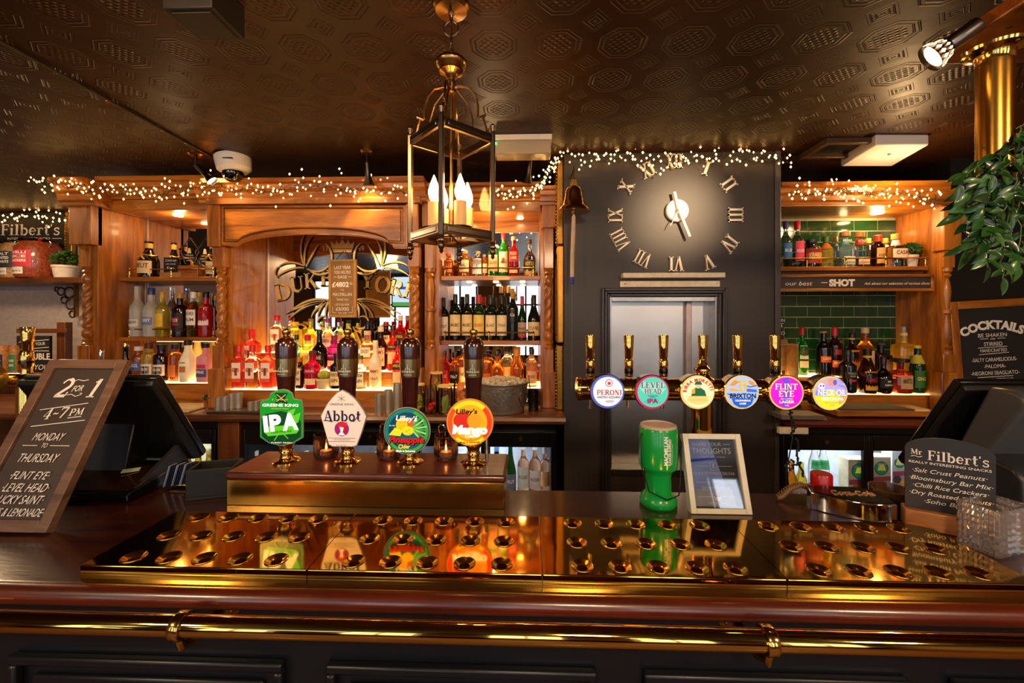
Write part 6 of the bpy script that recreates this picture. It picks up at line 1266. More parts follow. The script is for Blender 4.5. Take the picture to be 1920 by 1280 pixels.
B(1651, YB_, z, 60, 30, 'chunk', 'brown', '241410', [(.12, .5, .7, 'a88060', '')], 'dark brown square liqueur bottle with wide black stopper', GB, sq=.9, cr=.9, caph=.08)
B(1694, YB_, z, 88, 32, 'chunk', 'yellow', 'a0a0a8', [(.10, .56, .66, 'e0a438', ''), (.2, .5, .3, 'efd9a0', 'ORANGE', '503010'), (.82, .88, 3.1, 'e8c890', '')], 'square orange liqueur bottle with steel pourer, back step right', GB, sq=1, cr=.22, caph=.10)
GC = 'liqueur bottles on the front step with green tiles'; z = 1.2225; YC = 2.745
B(1589, YC, z, 78, 27, 'gin', 'black', '181414', [(.34, .50, .9, '151113', 'TEQUILA|ROSE', 'c8b8a8'), (.27, .32, .5, 'c82850', '')], 'matt black liqueur bottle with pink rose, front step left', GC, caph=.14)
B(1626, YC-.01, z, 80, 30, 'malibu', 'brown', '1c1410', [(.08, .50, .8, 'e0a41c', 'SOMERS', 'b02818'), (.80, .85, 3.1, 'e0a41c', '')], 'brown rum bottle with bright yellow arched label, front step', GC, caph=.14)
B(1656, YC-.02, z, 66, 27, 'round', 'black', '181414', [(.16, .40, 1.0, '141010', 'MR|AMIGO', 'd8c8b0')], 'bulbous black bottle with white lettering, front step', GC, caph=.22)
B(1688, YC, z, 62, 30, 'chunk', 'amaretto', '1c1410', [(.14, .52, .66, 'c8a070', 'AMARETTO', '503020')], 'square amaretto bottle with wide black stopper, front step', GC, sq=1, cr=.95, caph=.10)
B(1720, YC, z, 86, 23, 'beer', 'green', 'c8b040', [(.12, .48, 1.0, '2c6a2c', 'GINGER', 'e0d060'), (.62, .80, 3.1, 'b8a830', '')], 'green ginger beer bottle with gold foil at the step end', GC, caph=.06)
# crate and its sauce bottle, small card
sY = 2.72; s = sY/F; t = thing('wooden_crate', 'small pale wooden crate on its side at chimney corner', 'crate', (X(1497, sY), sY+.06, 1.2225)); 
W_ = 46*s; H_ = 124*s*.72
for (a, b, c_, d) in ((-W_, 0, 0, .008), (-W_, 0, H_-.008, H_)): obj('board', MB().b2(a, b, -.06, .06, c_, d), PINE, t, bevel=.001)
obj('board', MB().b2(-.008, 0, -.06, .06, .008, H_-.008), PINE, t, bevel=.001)
for k in range(4): obj('slat', MB().b2(-W_+.004+k*W_/4, -W_+W_/4-.006+k*W_/4-.004, .052, .058, .008, H_-.008), PINE, t)
B(1469, sY, 1.2225+.009, 38, 10, 'beer', 'red', '8a1c18', [(.1, .5, 1.0, 'd8c8b0', '')], 'tiny red pepper sauce bottle standing inside the wooden crate', 'sauce bottle', caph=.16)
t = thing('small_card', 'small chalk menu card on a wooden block on top of the crate', 'sign', (X(1474, sY), sY+.06, 1.2225+H_+.001)); obj('block', MB().b2(-.05, .03, -.03, .03, 0, .025), PINE, t, bevel=.002); obj('card', MB().b2(-.05, .02, -.004, .004, .025, .17), BOARD, t)
f = Face(t, .001, 0, 0, -.005); f.text([('ON', 4, -140, 22), ('&', 4, -105, 22), ('TO', 4, -55, 24)], CHALK); f.line([(-30, -130), (18, -130)], 3, CHALK)

# fridge bottles ---------------------------------------------
GD = 'rose wines in the middle fridge'; YD = 2.60; zf = .5535
def FB(px, ytop, ybot, w_, kind, gl, cap, labs, l, g, Y=YD, **k):
    h = ybot-ytop; return B(px, Y, zf, h, w_, kind, gl, cap, labs, l, g, **k)
H9 = (CZ-zf)*F/YD+HY   # pixel row of the wire shelf
FB(981, 826, H9, 22, 'wine', 'rose', 'e8e4e0', [(.26, .60, 1.1, 'd8e0dc', 'ROSE', '806860')], 'pale rose wine with pale green label, middle fridge', GD, caph=.14, cr=.42)
FB(1003, 826, H9, 22, 'wine', 'rose', 'e8e4e0', [(.24, .54, 1.1, 'e8e4ec', 'ROSE', '605048')], 'pale rose wine with white label, right one in middle fridge', GD, caph=.14, cr=.42)
FB(957, 822, H9, 22, 'champ', 'green', 'c8ccd0', [(.22, .46, 1.1, '6c7890', 'BRUT', 'e8e8f0')], 'green sparkling wine bottle with grey label, middle fridge', GD, caph=.1)
FB(931, 822, H9, 22, 'champ', 'dgreen', '7ca8e8', [(.22, .46, 1.1, '405070', '')], 'dark sparkling wine bottle with blue foil, middle fridge', GD, caph=.2, cr=.45)
B(1021, 2.72, zf, 88, 20, 'wine', 'rose', 'e0d8c8', [(.2, .5, 1.1, 'd8a868', '')], 'rose wine bottle at the back right of middle fridge', GD, caph=.14)
B(1033, 2.80, zf, 88, 20, 'wine', 'amber', 'e0d8c8', [], 'orange wine bottle at the far back of the middle fridge', GD, caph=.14)
GE = 'mixer bottles in the left fridges'
for px, l, gl in ((352, 'yellow lit mixer bottle in the left till fridge, left', 'yellow'), (372, 'yellow lit mixer bottle in the left till fridge, middle', 'yellow'), (392, 'yellow lit mixer bottle in the left till fridge, right', 'yellow')): FB(px, 848, H9, 21, 'beer', gl, 'e8d8a0', [(.35, .6, 1.1, '4a6c30', ''), (.84, .92, 3, 'e0c840', '')], l, GE)
for px, l in ((462, 'small clear mixer bottle left of the green pump badge'), (480, 'small clear mixer bottle under the green pump badge'), (575, 'small yellow juice bottle between the first two pump badges'), (707, 'small mixer bottle behind the tea light glass'), (742, 'mixer bottle low behind the pineapple badge'), (866, 'green mixer bottle behind the mango badge')): FB(px, 850, H9, 20, 'beer', 'yellow' if px == 575 else ('vgreen' if px == 866 else 'clear'), 'd8d8d0', [(.3, .6, 1.1, 'e0dcc0' if px != 575 else 'e8a820', '')], l, GE)
GF = 'bottles in the right fridges'
for px, w_, l in ((1468, 20, 'golden cider bottle leftmost in the right fridge'), (1484, 20, 'golden cider bottle second in the right fridge'), (1502, 20, 'golden cider bottle beside the green labelled bottles')): FB(px, 838, 918, w_, 'beer', 'amber' if px < 1500 else 'yellow', '', [(.14, .46, 1.1, 'e8d4d0', 'SOL', 'b82030'), (.16, .3, .5, 'b81c28', '')], l, GF, caph=.01)
for px, w_, l in ((1527, 20, 'clear bottle with green label in the right fridge'), (1543, 20, 'clear bottle with white neck label behind the red cap')): B(px, 2.74, zf, 104, w_, 'beer', 'clear', 'e4ece8', [(.5, .66, 1.1, '2c8048', '' ), (.82, .92, 3, 'e8ece8', '')], l, GF)
def juice(px, Y, hpx, wpx, l, c1, c2, c3):
    s = Y/F; t = thing('juice_carton', l, 'carton', (X(px, Y), Y, zf), group='boxed ciders in the right fridge'); w_ = wpx*s/2; h = hpx*s
    obj('carton', MB().b2(-w_, w_, -.04, .04, 0, h), col(c1, .4), t, bevel=.003); f = Face(t, s, 0, 0, -.0405); top_ = -hpx
    f.disc(0, top_+20, wpx*.36, lit('1c5c50', .1)); f.disc(0, top_+20, wpx*.31, lit('2f8a60', .1)); f.poly([(-7, top_+24), (-4, top_+14), (4, top_+13), (8, top_+24)], lit(c2, .2)); f.text([("Lilley's", 0, top_+14, 4, dict(w=16))], CHALK); f.poly([(-wpx/2+1, top_+36), (wpx/2-1, top_+34), (wpx/2-1, top_+42), (-wpx/2+1, top_+45)], col('b8506c')); f.disc(-5, top_+50, 7, col(c3)); f.disc(8, top_+56, 8, col('e8c060'))
juice(1601, 2.58, 92, 38, 'cider box with round green emblem, front of the right fridge', 'dcd0a8', 'e8d020', 'd86a3c'); juice(1642, 2.62, 92, 34, 'cider box with dark plum picture, right of the first box', 'd0c8a8', 'b8a040', '38304c'); juice(1676, 2.7, 92, 26, 'pale cider box at the right edge of the fridge window', 'c8c8c0', 'c0b060', '604858')

# ---- jars, ice bucket and cups on the left counter -----------
zc_ = CT+.0005
JG = thin_glass('jar_glass', (.93, .92, .88), .22)
def jar(px, Y, wpx, hpx, l, lid, fill, zb=zc_, name='glass_jar'):
    s = Y/F; t = thing(name, l, 'jar', (X(px, Y), Y, zb), group='garnish jars on the back counter'); r = wpx*s/2; h = hpx*s
    obj('glass', MB().lathe([(.001, 0), (r*.9, 0), (r, .006), (r, h*.84), (r*.9, h*.9), (r*.9, h), (r*.86, h), (r*.86, h*.9), (r*.95, h*.82), (r*.95, .01), (.001, .006)], 28, shape=lambda a, rr, z: (rr*(1+.012*math.cos(a*20))*math.cos(a), rr*(1+.012*math.cos(a*20))*math.sin(a))), JG, t)
    if lid: obj('lid', MB().lathe([(.001, h), (r*.98, h), (r*1.0, h+.004), (r*.98, h+.010), (.001, h+.012)], 24), lid, t)
    rnd = random.Random(px)
    for kind, n, c_, z0, z1, rr_ in fill:
        for k in range(n):
            a = rnd.uniform(0, 6.28); d = rnd.uniform(0, r*.6); zz = z0*h+(z1-z0)*h*k/max(1, n-1)+.006
            if kind == 'ball': obj('fruit', MB().sphere((d*math.cos(a), d*math.sin(a), zz+rr_), rr_, 10, 7), c_, t)
            elif kind == 'slice': obj('slice', MB().lathe([(.001, -.002), (rr_, -.002), (rr_, .002), (.001, .002)], 14, (d*math.cos(a)*.5, d*math.sin(a)*.5, zz+rr_*.6), mat=Matrix.Rotation(rnd.uniform(.2, 1.3), 3, 'X')@Matrix.Rotation(rnd.uniform(-1, 1), 3, 'Y')), c_, t)
            else: obj('stick', MB().tube([(d*math.cos(a)*.5, d*math.sin(a)*.5, zz), (d*math.cos(a+.6), d*math.sin(a+.6), zz+rr_*.5), (d*math.cos(a+1)*.9, d*math.sin(a+1)*.9, zz+rr_)], .006, 6), c_, t)
    return t
WL = M('lid_wood', 'e0c070', .5); CU = M('cucumber', '8ea850', .4); RB = M('raspberry', 'c81828', .35); ORG = M('dried_orange', 'e08030', .5); LIM = M('lime', 'a8b040', .4)
jar(785, 2.56, 22, 50, 'glass jar of lime slices behind third pump handle', WL, [('slice', 5, LIM, .05, .4, .022)])
jar(808, 2.52, 25, 52, 'ribbed glass jar with red raspberries and wooden lid', None, [('ball', 7, RB, .02, .22, .013)])
jar(818, 2.68, 24, 64, 'taller ribbed jar with wooden lid behind the raspberry jar', WL, [('slice', 3, LIM, .5, .7, .02)])
jar(835, 2.52, 29, 50, 'glass jar of cucumber strips with wooden lid', WL, [('stick', 11, CU, .0, .12, .085)])
jar(864, 2.58, 28, 58, 'clear storage jar of dried orange slices', None, [('slice', 9, ORG, .02, .7, .026)])
o = obj('jigger', MB().lathe([(.017, 0), (.008, .03), (.008, .034), (.019, .07), (.017, .07), (.006, .034)], 20, (X(800, 2.66), 2.62, zc_), cap=False), CHROME); tag(o, 'small steel spirit jigger standing behind the garnish jars', 'jigger'); o.location.z = .0
sB = 2.58/F; t = thing('ice_bucket', 'wide hammered steel ice bucket heaped with ice on back counter', 'ice bucket', (X(942, 2.6), 2.60, zc_)); rB = 50*sB
HM = M('hammered_steel', 'c0b8ac', .36, .9, noise=.1, bump=.9, bs=55)
obj('bucket', MB().lathe([(.001, 0), (rB*.78, 0), (rB*.82, .006), (rB*.93, 48*sB*.8), (rB*.97, 52*sB), (rB*1.05, 55*sB), (rB*1.05, 57*sB), (rB*.93, 55*sB), (rB*.86, 40*sB), (.001, 38*sB)], 48), HM, t)
obj('ring_handle', MB().tube([(rB*.80+.036*math.cos(a)*.7, -rB*.62-.0+.02*math.cos(a), 30*sB+.042*math.sin(a)) for a in [2*PI*i/20 for i in range(20)]], .0035, 8, closed=True), CHROME, t)
mb = MB(); rnd = random.Random(5)
for k in range(150):
    a = rnd.uniform(0, 6.28); d = rB*.82*math.sqrt(rnd.random()); mb.box((d*math.cos(a), d*math.sin(a), 51*sB+.025*(1-(d/rB)**2)+rnd.uniform(-.01, .01)), (.022, .022, .02), rz=rnd.uniform(0, 3), rx=rnd.uniform(0, 3))
o = obj('ice_cubes', mb, M('ice', 'f0e6d0', .12, trans=.5, ior=1.31, noise=0), t, smooth=False); o['kind'] = 'stuff'
obj('ice_scoop', MB().tube([(rB*.65, -.01, 46*sB), (rB*.78, -.02, 80*sB)], .006, 8), BRASS, t)
t = thing('bar_tool_cup', 'dark hammered cup beside the ice bucket by the cabinet post', 'cup', (X(1000, 2.62), 2.62, zc_)); obj('cup', MB().lathe([(.001, 0), (.03, 0), (.036, .13), (.033, .13), (.028, .01), (.001, .01)], 28), M('dark_hammered', '4a4440', .25, 1, bump=.8, bs=50), t); obj('spoon', MB().tube([(-.01, 0, .02), (-.03, 0, .22)], .0035, 8), BRASS, t)
o = obj('copper_cup', MB().lathe([(.001, 0), (.034, 0), (.032, .035), (.040, .09), (.037, .09), (.029, .035), (.001, .01)], 24, (0, 0, 0)), M('copper', 'b87858', .3, 1), loc=(X(1001, 2.80), 2.80, zc_)); tag(o, 'copper rose cup behind the dark hammered cup', 'cup')
# steel thimble measures
TMs = {}
def measures(L, label_f, group):
    for i, (px, Y, w_, h, zb) in enumerate(L):
        s = Y/F; k = (w_, h)
        if k not in TMs: TMs[k] = mesh(MB().lathe([(.001, 0), (w_*s/2, 0), (w_*s/2, h*s), (w_*s/2*.92, h*s), (w_*s/2*.9, .004), (.001, .004)], 20)); TMs[k].materials.append(M('satin_steel', 'c4bcb2', .38, .85, noise=.05))
        o = obj('spirit_measure', TMs[k], None, loc=(X(px, Y), Y, zb)); tag(o, label_f[i], 'measure', group)
t = thing('measure_tray', 'dark tray holding steel spirit measures left of the green badge', 'tray', (X(450, 2.52), 2.52, zc_)); obj('tray', MB().b2(-.17, .19, -.06, .06, 0, .016), M('tray_dark', '3a3028', .4), t, bevel=.004)
zt_ = zc_+.0165
ord_ = ['first', 'second', 'third', 'fourth', 'fifth', 'sixth', 'seventh']
measures([(410, 2.49, 13, 24, zt_), (423, 2.51, 13, 25, zt_), (435, 2.54, 13, 28, zt_), (448, 2.56, 13, 28, zt_), (470, 2.485, 10, 16, zt_), (481, 2.50, 10, 17, zt_), (490, 2.525, 10, 18, zt_)], ['steel spirit measure on the dark tray, %s from the left' % w_ for w_ in ord_], 'steel measures on the tray')
measures([(711, 2.50, 16, 36, zc_), (728, 2.54, 15, 42, zc_), (745, 2.58, 17, 52, zc_)], ['short steel measure, front of the three left of the jars', 'middle height steel measure behind the short one', 'tallest steel measure beside the third pump handle'], 'steel measures by the jars')
measures([(303, 2.52, 13, 38, zc_), (318, 2.50, 15, 40, zc_)], ['tall steel mixing tin behind the left till, left one', 'tall steel mixing tin behind the left till, right one'], 'steel tins behind the left till')
t = thing('pour_mat', 'pale chopping board behind the left till', 'board', (X(345, 2.6), 2.60, zc_)); obj('board', MB().b2(-.13, .13, -.12, .12, 0, .012), M('cream_board', 'c8b088', .5), t, bevel=.004)
t = thing('copper_pot', 'copper cup with green sprig beside the left bay post', 'cup', (X(388, 2.62), 2.62, zc_)); obj('cup', MB().lathe([(.001, 0), (.014, 0), (.020, .05), (.018, .05), (.001, .01)], 20), M('copper', 'b87858', .3, 1), t); leafball(t, .025, .06, 60, LEAFD)
# right counter boards
t = thing('chopping_board', 'thick wooden board with grey mat on the red brown counter', 'board', (X(1645, 2.52), 2.55, CT+.0005)); obj('wood_slab', MB().b2(-.27, .30, -.09, .12, .012, .045), OAK, t, bevel=.004); obj('grey_mat', MB().b2(-.24, .18, -.07, .10, .045, .052), M('slate_mat', '4a4440', .6), t, bevel=.002)
for dx in (-.24, .27): obj('foot', MB().b2(dx-.02, dx+.02, -.08, .10, 0, .012), BLACK, t)
t = thing('granite_slab', 'speckled grey stone slab under the lager font end', 'slab', (X(1500, 2.48), 2.50, CT+.0005)); obj('slab', MB().b2(-.14, .10, -.08, .06, 0, .025), M('granite', '6a6258', .45, noise=.4, ns=200), t, bevel=.002)
# ================================================================ SIGNS, FIXTURES, LIGHTS, PLANTS
# hanging board in front of the mirror
Yh = 2.72; s = Yh/F; p = P(643, 595, Yh)
t = thing('hanging_board', 'small bronze chalkboard hung by strings before the gilt mirror', 'sign', (p.x, Yh, p.z), (0, 0, math.radians(-6)))
HB = M('board_bronze', '8a6230', .4, 0, noise=.12)
obj('board', MB().b2(-27*s, 27*s, -.006, .006, 0, 108*s), HB, t, bevel=.002)
mb = MB(); mb.b2(-28*s, -23*s, -.010, .008, 0, 110*s); mb.b2(23*s, 28*s, -.010, .008, 0, 110*s); mb.b2(-23*s, 23*s, -.010, .008, 106*s, 110*s); mb.b2(-23*s, 23*s, -.010, .008, 0, 5*s); obj('frame', mb, M('bronze_frame', 'a87c38', .4, 0), t, bevel=.001)
obj('hanging_string', MB().tube([(-14*s, 0, 110*s), (-2*s, .02, 127*s)], .003, 6), ABG, t); obj('hanging_string', MB().tube([(14*s, 0, 110*s), (2*s, .02, 127*s)], .003, 6), ABG, t)
f = Face(t, s, 0, 0, -.0065); f.text([('LAST YEAR', 0, -92, 6, dict(w=33)), ('YOU HELPED', 0, -83, 6, dict(w=34)), ('RAISE', 0, -74, 6, dict(w=18)), ('£4802', -4, -58, 9.5, dict(w=34, bold=.03)), ('.55', 17, -62, 4.5), ('FOR', 0, -51, 2.6), ('MACMILLAN', 0, -41, 6, dict(w=38)), ('THANK YOU', 0, -32, 4, dict(w=24)), ("LET'S GO FOR", 0, -22.5, 4, dict(w=28)), ('£6000', 0, -13, 7, dict(w=26)), ('THIS YEAR', 0, -7, 3, dict(w=18))], CHALK)
f.lines([[(-18, -77), (-11, -77)], [(11, -77), (18, -77)], [(-20, -21), (-20, -9), (-12, -9)], [(20, -21), (20, -9), (12, -9)]], .7, CHALK)
# shot sign
Ys = 2.66; s = Ys/F; sx0, sx1 = CX1+.006, X(1750, Ys); p0 = P(1600, 546, Ys)
t = thing('shot_sign', 'long oak framed chalk sign below the upper right shelf', 'sign', (sx0, Ys, p0.z)); Ls = sx1-sx0
mb = MB(); hS = 31*s
for a in ((0, Ls, 0, .018), (0, Ls, hS-.018, hS)): obj('frame', MB().b2(a[0], a[1], -.008, .010, a[2], a[3]), OAK, t, bevel=.003)
obj('frame', MB().b2(Ls-.018, Ls, -.008, .010, .018, hS-.018), OAK, t, bevel=.003); obj('board', MB().b2(0, Ls-.018, -.002, .008, .018, hS-.018), M('chalkboard_brown', '2c2420', .6), t)
ox = 986+sx0/s
f = Face(t, s, ox, 546, -.0025); f.text([('our best', 1485, 535, 8, dict(w=48, shear=.3)), ('SHOT', 1563, 536, 12, dict(w=46, bold=.06)), ('Ask about our selection of various shots', 1660, 534, 5, dict(w=115, shear=.4))], CHALK); f.line([(1526, 530), (1537, 530)], 1.2, CHALK)
# cocktail board, leaning on the dark wall
Yc = 2.64; s = Yc/F; pb = P(1800, 815, Yc)
t = thing('cocktail_board', 'large oak framed chalkboard headed cocktails, leaning on dark right wall', 'sign', (P(1790, 815, Yc).x, Yc-.01, CT+.001), (math.radians(-1), math.radians(-3.2), 0))
hB = Z(1790, 566, Yc)-CT; wB2 = 175*s; e = 14*s
for q in ((0, e, 0, hB), (wB2-e, wB2, 0, hB)): obj('frame', MB().b2(q[0], q[1], -.012, .012, q[2], q[3]), OAKZ, t, bevel=.003)
for q in ((0, e), (hB-e, hB)): obj('frame', MB().b2(e, wB2-e, -.012, .012, q[0], q[1]), OAK, t, bevel=.003)
obj('board', MB().b2(e, wB2-e, -.002, .006, e, hB-e), BOARD, t)
f = Face(t, s, 0, 0, -.003); cx = 72; T0 = -hB/s
f.text([('COCKTAILS', cx, T0+52, 15, dict(w=108, bold=.05, arc=110)), ('BE SHAKEN', cx, T0+67, 7, dict(w=50)), ('AND', cx, T0+72, 3), ('STIRRED', cx, T0+83, 7, dict(w=32)), ('HANDCRAFTED', cx, T0+94, 6, dict(w=46)), ('-SALTY CARAMELICIOUS-', cx, T0+111, 7, dict(w=78)), ('-PALOMA-', cx, T0+123, 7, dict(w=38)), ('-NEGRONI SBAGLIATO-', cx, T0+135, 7, dict(w=84)), ('SUMMER SPECIALS', cx, T0+148, 7, dict(w=60)), ('-MANGO PICANTE-', cx, T0+164, 7, dict(w=66)), ('-CHERRY BAKEWELL-', cx, T0+175, 7, dict(w=70))], CHALK)
f.lines([[(cx-22, T0+70), (cx-8, T0+70)], [(cx+8, T0+70), (cx+22, T0+70)], [(cx-27, T0+86), (cx+24, T0+85)], [(cx-26, T0+98), (cx+26, T0+96)], [(cx-31, T0+139), (cx+30, T0+138)], [(cx-30, T0+151), (cx+30, T0+150)]], .9, CHALK)
# picture frames on the left face of the chimney breast
for k, (ya, yb, y0, y1, m, l) in enumerate(((300, 458, 2.60, 2.92, M('gold_frame', 'a87c34', .35, .8), 'ornate gold frame, top of three on the chimney side'), (462, 642, 2.57, 2.90, M('plain_gold', 'c08a34', .4, .7), 'plain gold frame with paper, middle of three on chimney side'), (648, 770, 2.62, 2.92, M('gold_frame', 'a87c34', .35, .8), 'ornate gold frame, lowest of three on the chimney side'))):
    z0, z1 = Z(1045, yb, 2.6), Z(1045, ya, 2.6); t = thing('picture_frame', l, 'picture frame', (CX0, y0, z0), group='gold frames on the chimney side'); W_, H_ = y1-y0, z1-z0
    for a in ((0, .04, 0, H_), (W_-.04, W_, 0, H_), (.04, W_-.04, 0, .04), (.04, W_-.04, H_-.04, H_)): obj('moulding', MB().b2(-.040, -.001, a[0], a[1], a[2], a[3]), m, t, bevel=.006)
    obj('print', MB().b2(-.014, -.002, .04, W_-.04, .04, H_-.04), col('b0906c'), t)
    if k != 1:
        for j in range(int(H_/.022)): obj('bead', MB().sphere((-.043, .006, .012+j*.022), .006, 6, 5), m, t)
# brass bell with rope
Yb = 2.36; s = Yb/F; p = P(1076, 397, Yb)
t = thing('brass_bell', 'brass last orders bell with white rope, left of the clock', 'bell', (p.x, Yb, p.z))
BB = M('bell_brass', 'c89838', .16, 1, noise=.15)
obj('bell_body', MB().lathe([(29*s, 0), (30.5*s, 1.5*s), (30*s, 4*s), (26*s, 9*s), (22*s, 13*s), (19.5*s, 20*s), (17*s, 30*s), (16*s, 38*s), (14*s, 43*s), (8*s, 47*s), (.001, 48*s), (.001, 46*s), (8*s, 45*s), (13*s, 41*s), (15*s, 37*s), (16*s, 30*s), (18.5*s, 20*s), (24*s, 10*s), (28*s, 3*s)], 40), BB, t)
obj('crown_loop', MB().b2(-7*s, 7*s, -.008, .008, 47*s, 62*s), BRASSD, t, bevel=.005); obj('clapper', MB().tube([(0, 0, 40*s), (0, 0, -2*s)], .004, 8).sphere((0, 0, -1*s), 4*s, 10, 8), BRASSD, t)
obj('hanging_rod', MB().tube([(0, 0, 60*s), (0, .0, 85*s)], .003, 6), BRASSD, t)
obj('bracket_arm', MB().tube([(0, 0, 84*s), (-.0, CY-Yb-.0, 84*s)], .007, 8), BRASSD, t)
obj('rope', MB().tube([(0, 0, -3*s), (-.001, 0, -10*s), (-.003, 0, -40*s), (-.008, 0, -80*s), (-.010, 0, -122*s)], [.002, .011, .0125, .012, .0115], 10), M('rope_cream', 'd2bca4', .9, bump=1, bs=300), t)
obj('blue_end', MB().lathe([(.001, -135*s), (.012, -135*s), (.0125, -122*s), (.001, -121*s)], 14, (-.010, 0, 0)), col('202c98'), t)
obj('pull_wire', MB().tube([(-.010, 0, -135*s), (-.012, 0, -330*s)], .0008, 5), col('8a8a90'), t)

# ---- fairy light garlands
def garland(name, label, Y, pts, n, spread, seed, per=1, dy=.03):
    rnd = random.Random(seed); P3 = [P(a, b, Y) for a, b in pts]; seg = [(P3[i+1]-P3[i]).length for i in range(len(P3)-1)]; tot = sum(seg)
    def at(u):
        d = u*tot
        for i, L in enumerate(seg):
            if d <= L: return P3[i].lerp(P3[i+1], d/L)
            d -= L
        return P3[-1]
    t = thing(name, label, 'fairy lights', P3[0]); o0 = P3[0]; k_ = Y/F
    path = []; N = 90
    wires = MB()
    for w_ in range(3):
        ph = rnd.uniform(0, 6)
        wires.tube([at(i/N)+Vector((rnd.uniform(-1, 1)*4*k_, rnd.uniform(-.02, .01), (math.sin(i*.5+ph+w_)*.5+rnd.uniform(-.6, .6))*spread*k_*.6))-o0 for i in range(N+1)], .0016, 4)
    o = obj('cable', wires, M('cable_green', '141a10', .6), t)
    mb = MB(); r = 2.05*k_
    for i in range(n):
        c_ = at((i+rnd.random())/n)+Vector((rnd.uniform(-5, 5)*k_, rnd.uniform(-dy, 0), rnd.gauss(0, .75)*spread*k_))-o0
        q = r*rnd.uniform(.75, 1.15)
        mb.add([c_+Vector(v)*q for v in ((1, 0, 0), (-1, 0, 0), (0, 1, 0), (0, -1, 0), (0, 0, 1.2), (0, 0, -1.2))], [(0, 2, 4), (2, 1, 4), (1, 3, 4), (3, 0, 4), (2, 0, 5), (1, 2, 5), (3, 1, 5), (0, 3, 5)])
    b = obj('bulbs', mb, FAIRY, t, smooth=False); b['kind'] = 'stuff'
    return t
garland('fairy_lights', 'warm fairy light string along the left cabinet cornice', 2.56, [(62, 340), (110, 345), (160, 352), (230, 360), (300, 362), (370, 355)], 95, 15, 1)
garland('fairy_lights', 'warm fairy light string over the arched centre bay', 2.50, [(372, 350), (430, 352), (520, 358), (560, 345), (640, 356), (760, 360)], 100, 16, 2)
garland('fairy_lights', 'warm fairy light string above the wine bay, rising to chimney', 2.54, [(925, 364), (960, 368), (1000, 362), (1020, 335), (1045, 305)], 65, 14, 3)
garland('fairy_lights', 'warm fairy light string across the chimney top over the clock', 2.50, [(1030, 308), (1060, 296), (1120, 300), (1190, 296), (1270, 304), (1350, 288), (1400, 300), (1440, 298), (1484, 300)], 125, 14, 4)
garland('fairy_lights', 'warm fairy light string along the right cabinet cornice', 2.54, [(1480, 362), (1520, 362), (1580, 358), (1640, 365), (1700, 365), (1762, 376)], 105, 14, 5)
garland('fairy_lights', 'warm fairy light string hung over the far left snack sign', 3.70, [(-60, 412), (0, 408), (60, 405), (100, 408), (138, 398)], 60, 12, 6)

# ---- ceiling fixtures
def ceil(px, py): return PZ(px, py, CEIL)
q = ceil(488, 322); t = thing('security_camera', 'white dome security camera on the ceiling left of the arch', 'camera', (q.x, 2.52, CEIL)); s = 2.5/F
obj('housing', MB().lathe([(.001, -30*s), (22*s, -30*s), (29*s, -24*s), (31*s, -6*s), (31*s, 0), (.001, 0)], 40, mat=Matrix.Rotation(math.radians(-8), 3, 'Y')), M('camera_white', 'e6dfd6', .35, noise=0), t, loc=(0, 0, -.004))
obj('dome', MB().sphere((0, 0, 0), 19*s, 28, 14), M('dome_black', '06070a', .05, coat=1), t, loc=(0, 0, -31*s)); obj('brand_bar', MB().b2(3*s, 22*s, -31.5*s, -30.8*s, -15*s, -13*s), col('404448'), t)
def spot(px, py_top, py_bot, dirx, label, Y=2.46):
    a = P(px, py_top, Y); a.z = CEIL; s = Y/F; t = thing('ceiling_spotlight', label, 'spotlight', a, group='small brass ceiling spotlights over the back bar')
    obj('base_plate', MB().lathe([(.001, -.018), (.030, -.018), (.042, -.008), (.042, 0), (.001, 0)], 28), BRASSD, t); obj('stem', MB().tube([(0, 0, -.015), (0, 0, -.075)], .009, 12), GUN, t)
    d = Vector((dirx, .25, -1)).normalized(); e_ = Vector((0, 0, -.07)); sh = obj('lamp_head', MB().tube([e_, e_+d*.055, e_+d*.085, e_+d*.13], [.014, .015, .018, .034], 20, cap=False), GUN, t)
    obj('lamp_glow', MB().tube([e_+d*.118, e_+d*.12], [.027, .027], 16), DOWN, sh)
spot(367, 318, 360, .9, 'ceiling spotlight angled right, above the left bay'); spot(688, 318, 370, .0, 'ceiling spotlight pointing straight down over the arch'); spot(994, 318, 370, -.15, 'ceiling spotlight over the wine bay beside the chimney')
# bulkhead light
a = P(926, 292, 2.28); b = P(1035, 292, 2.28)
t = thing('bulkhead_light', 'white box emergency light on the ceiling behind the lantern', 'light', (a.x, 2.30, CEIL)); Lb = b.x-a.x
obj('base', MB().b2(0, Lb, -.04, .08, -.03, 0), M('light_white', 'e4dcd0', .4, noise=0), t, bevel=.004); obj('diffuser', MB().b2(.006, Lb-.006, -.034, .074, -.105, -.03), M('diffuser', 'e8d8b8', .2, trans=.5, noise=0), t, bevel=.008); obj('green_led', MB().sphere((.012, -.04, -.05), .006, 8, 6), emis('led_green', (.05, 1, .2), 3), t)
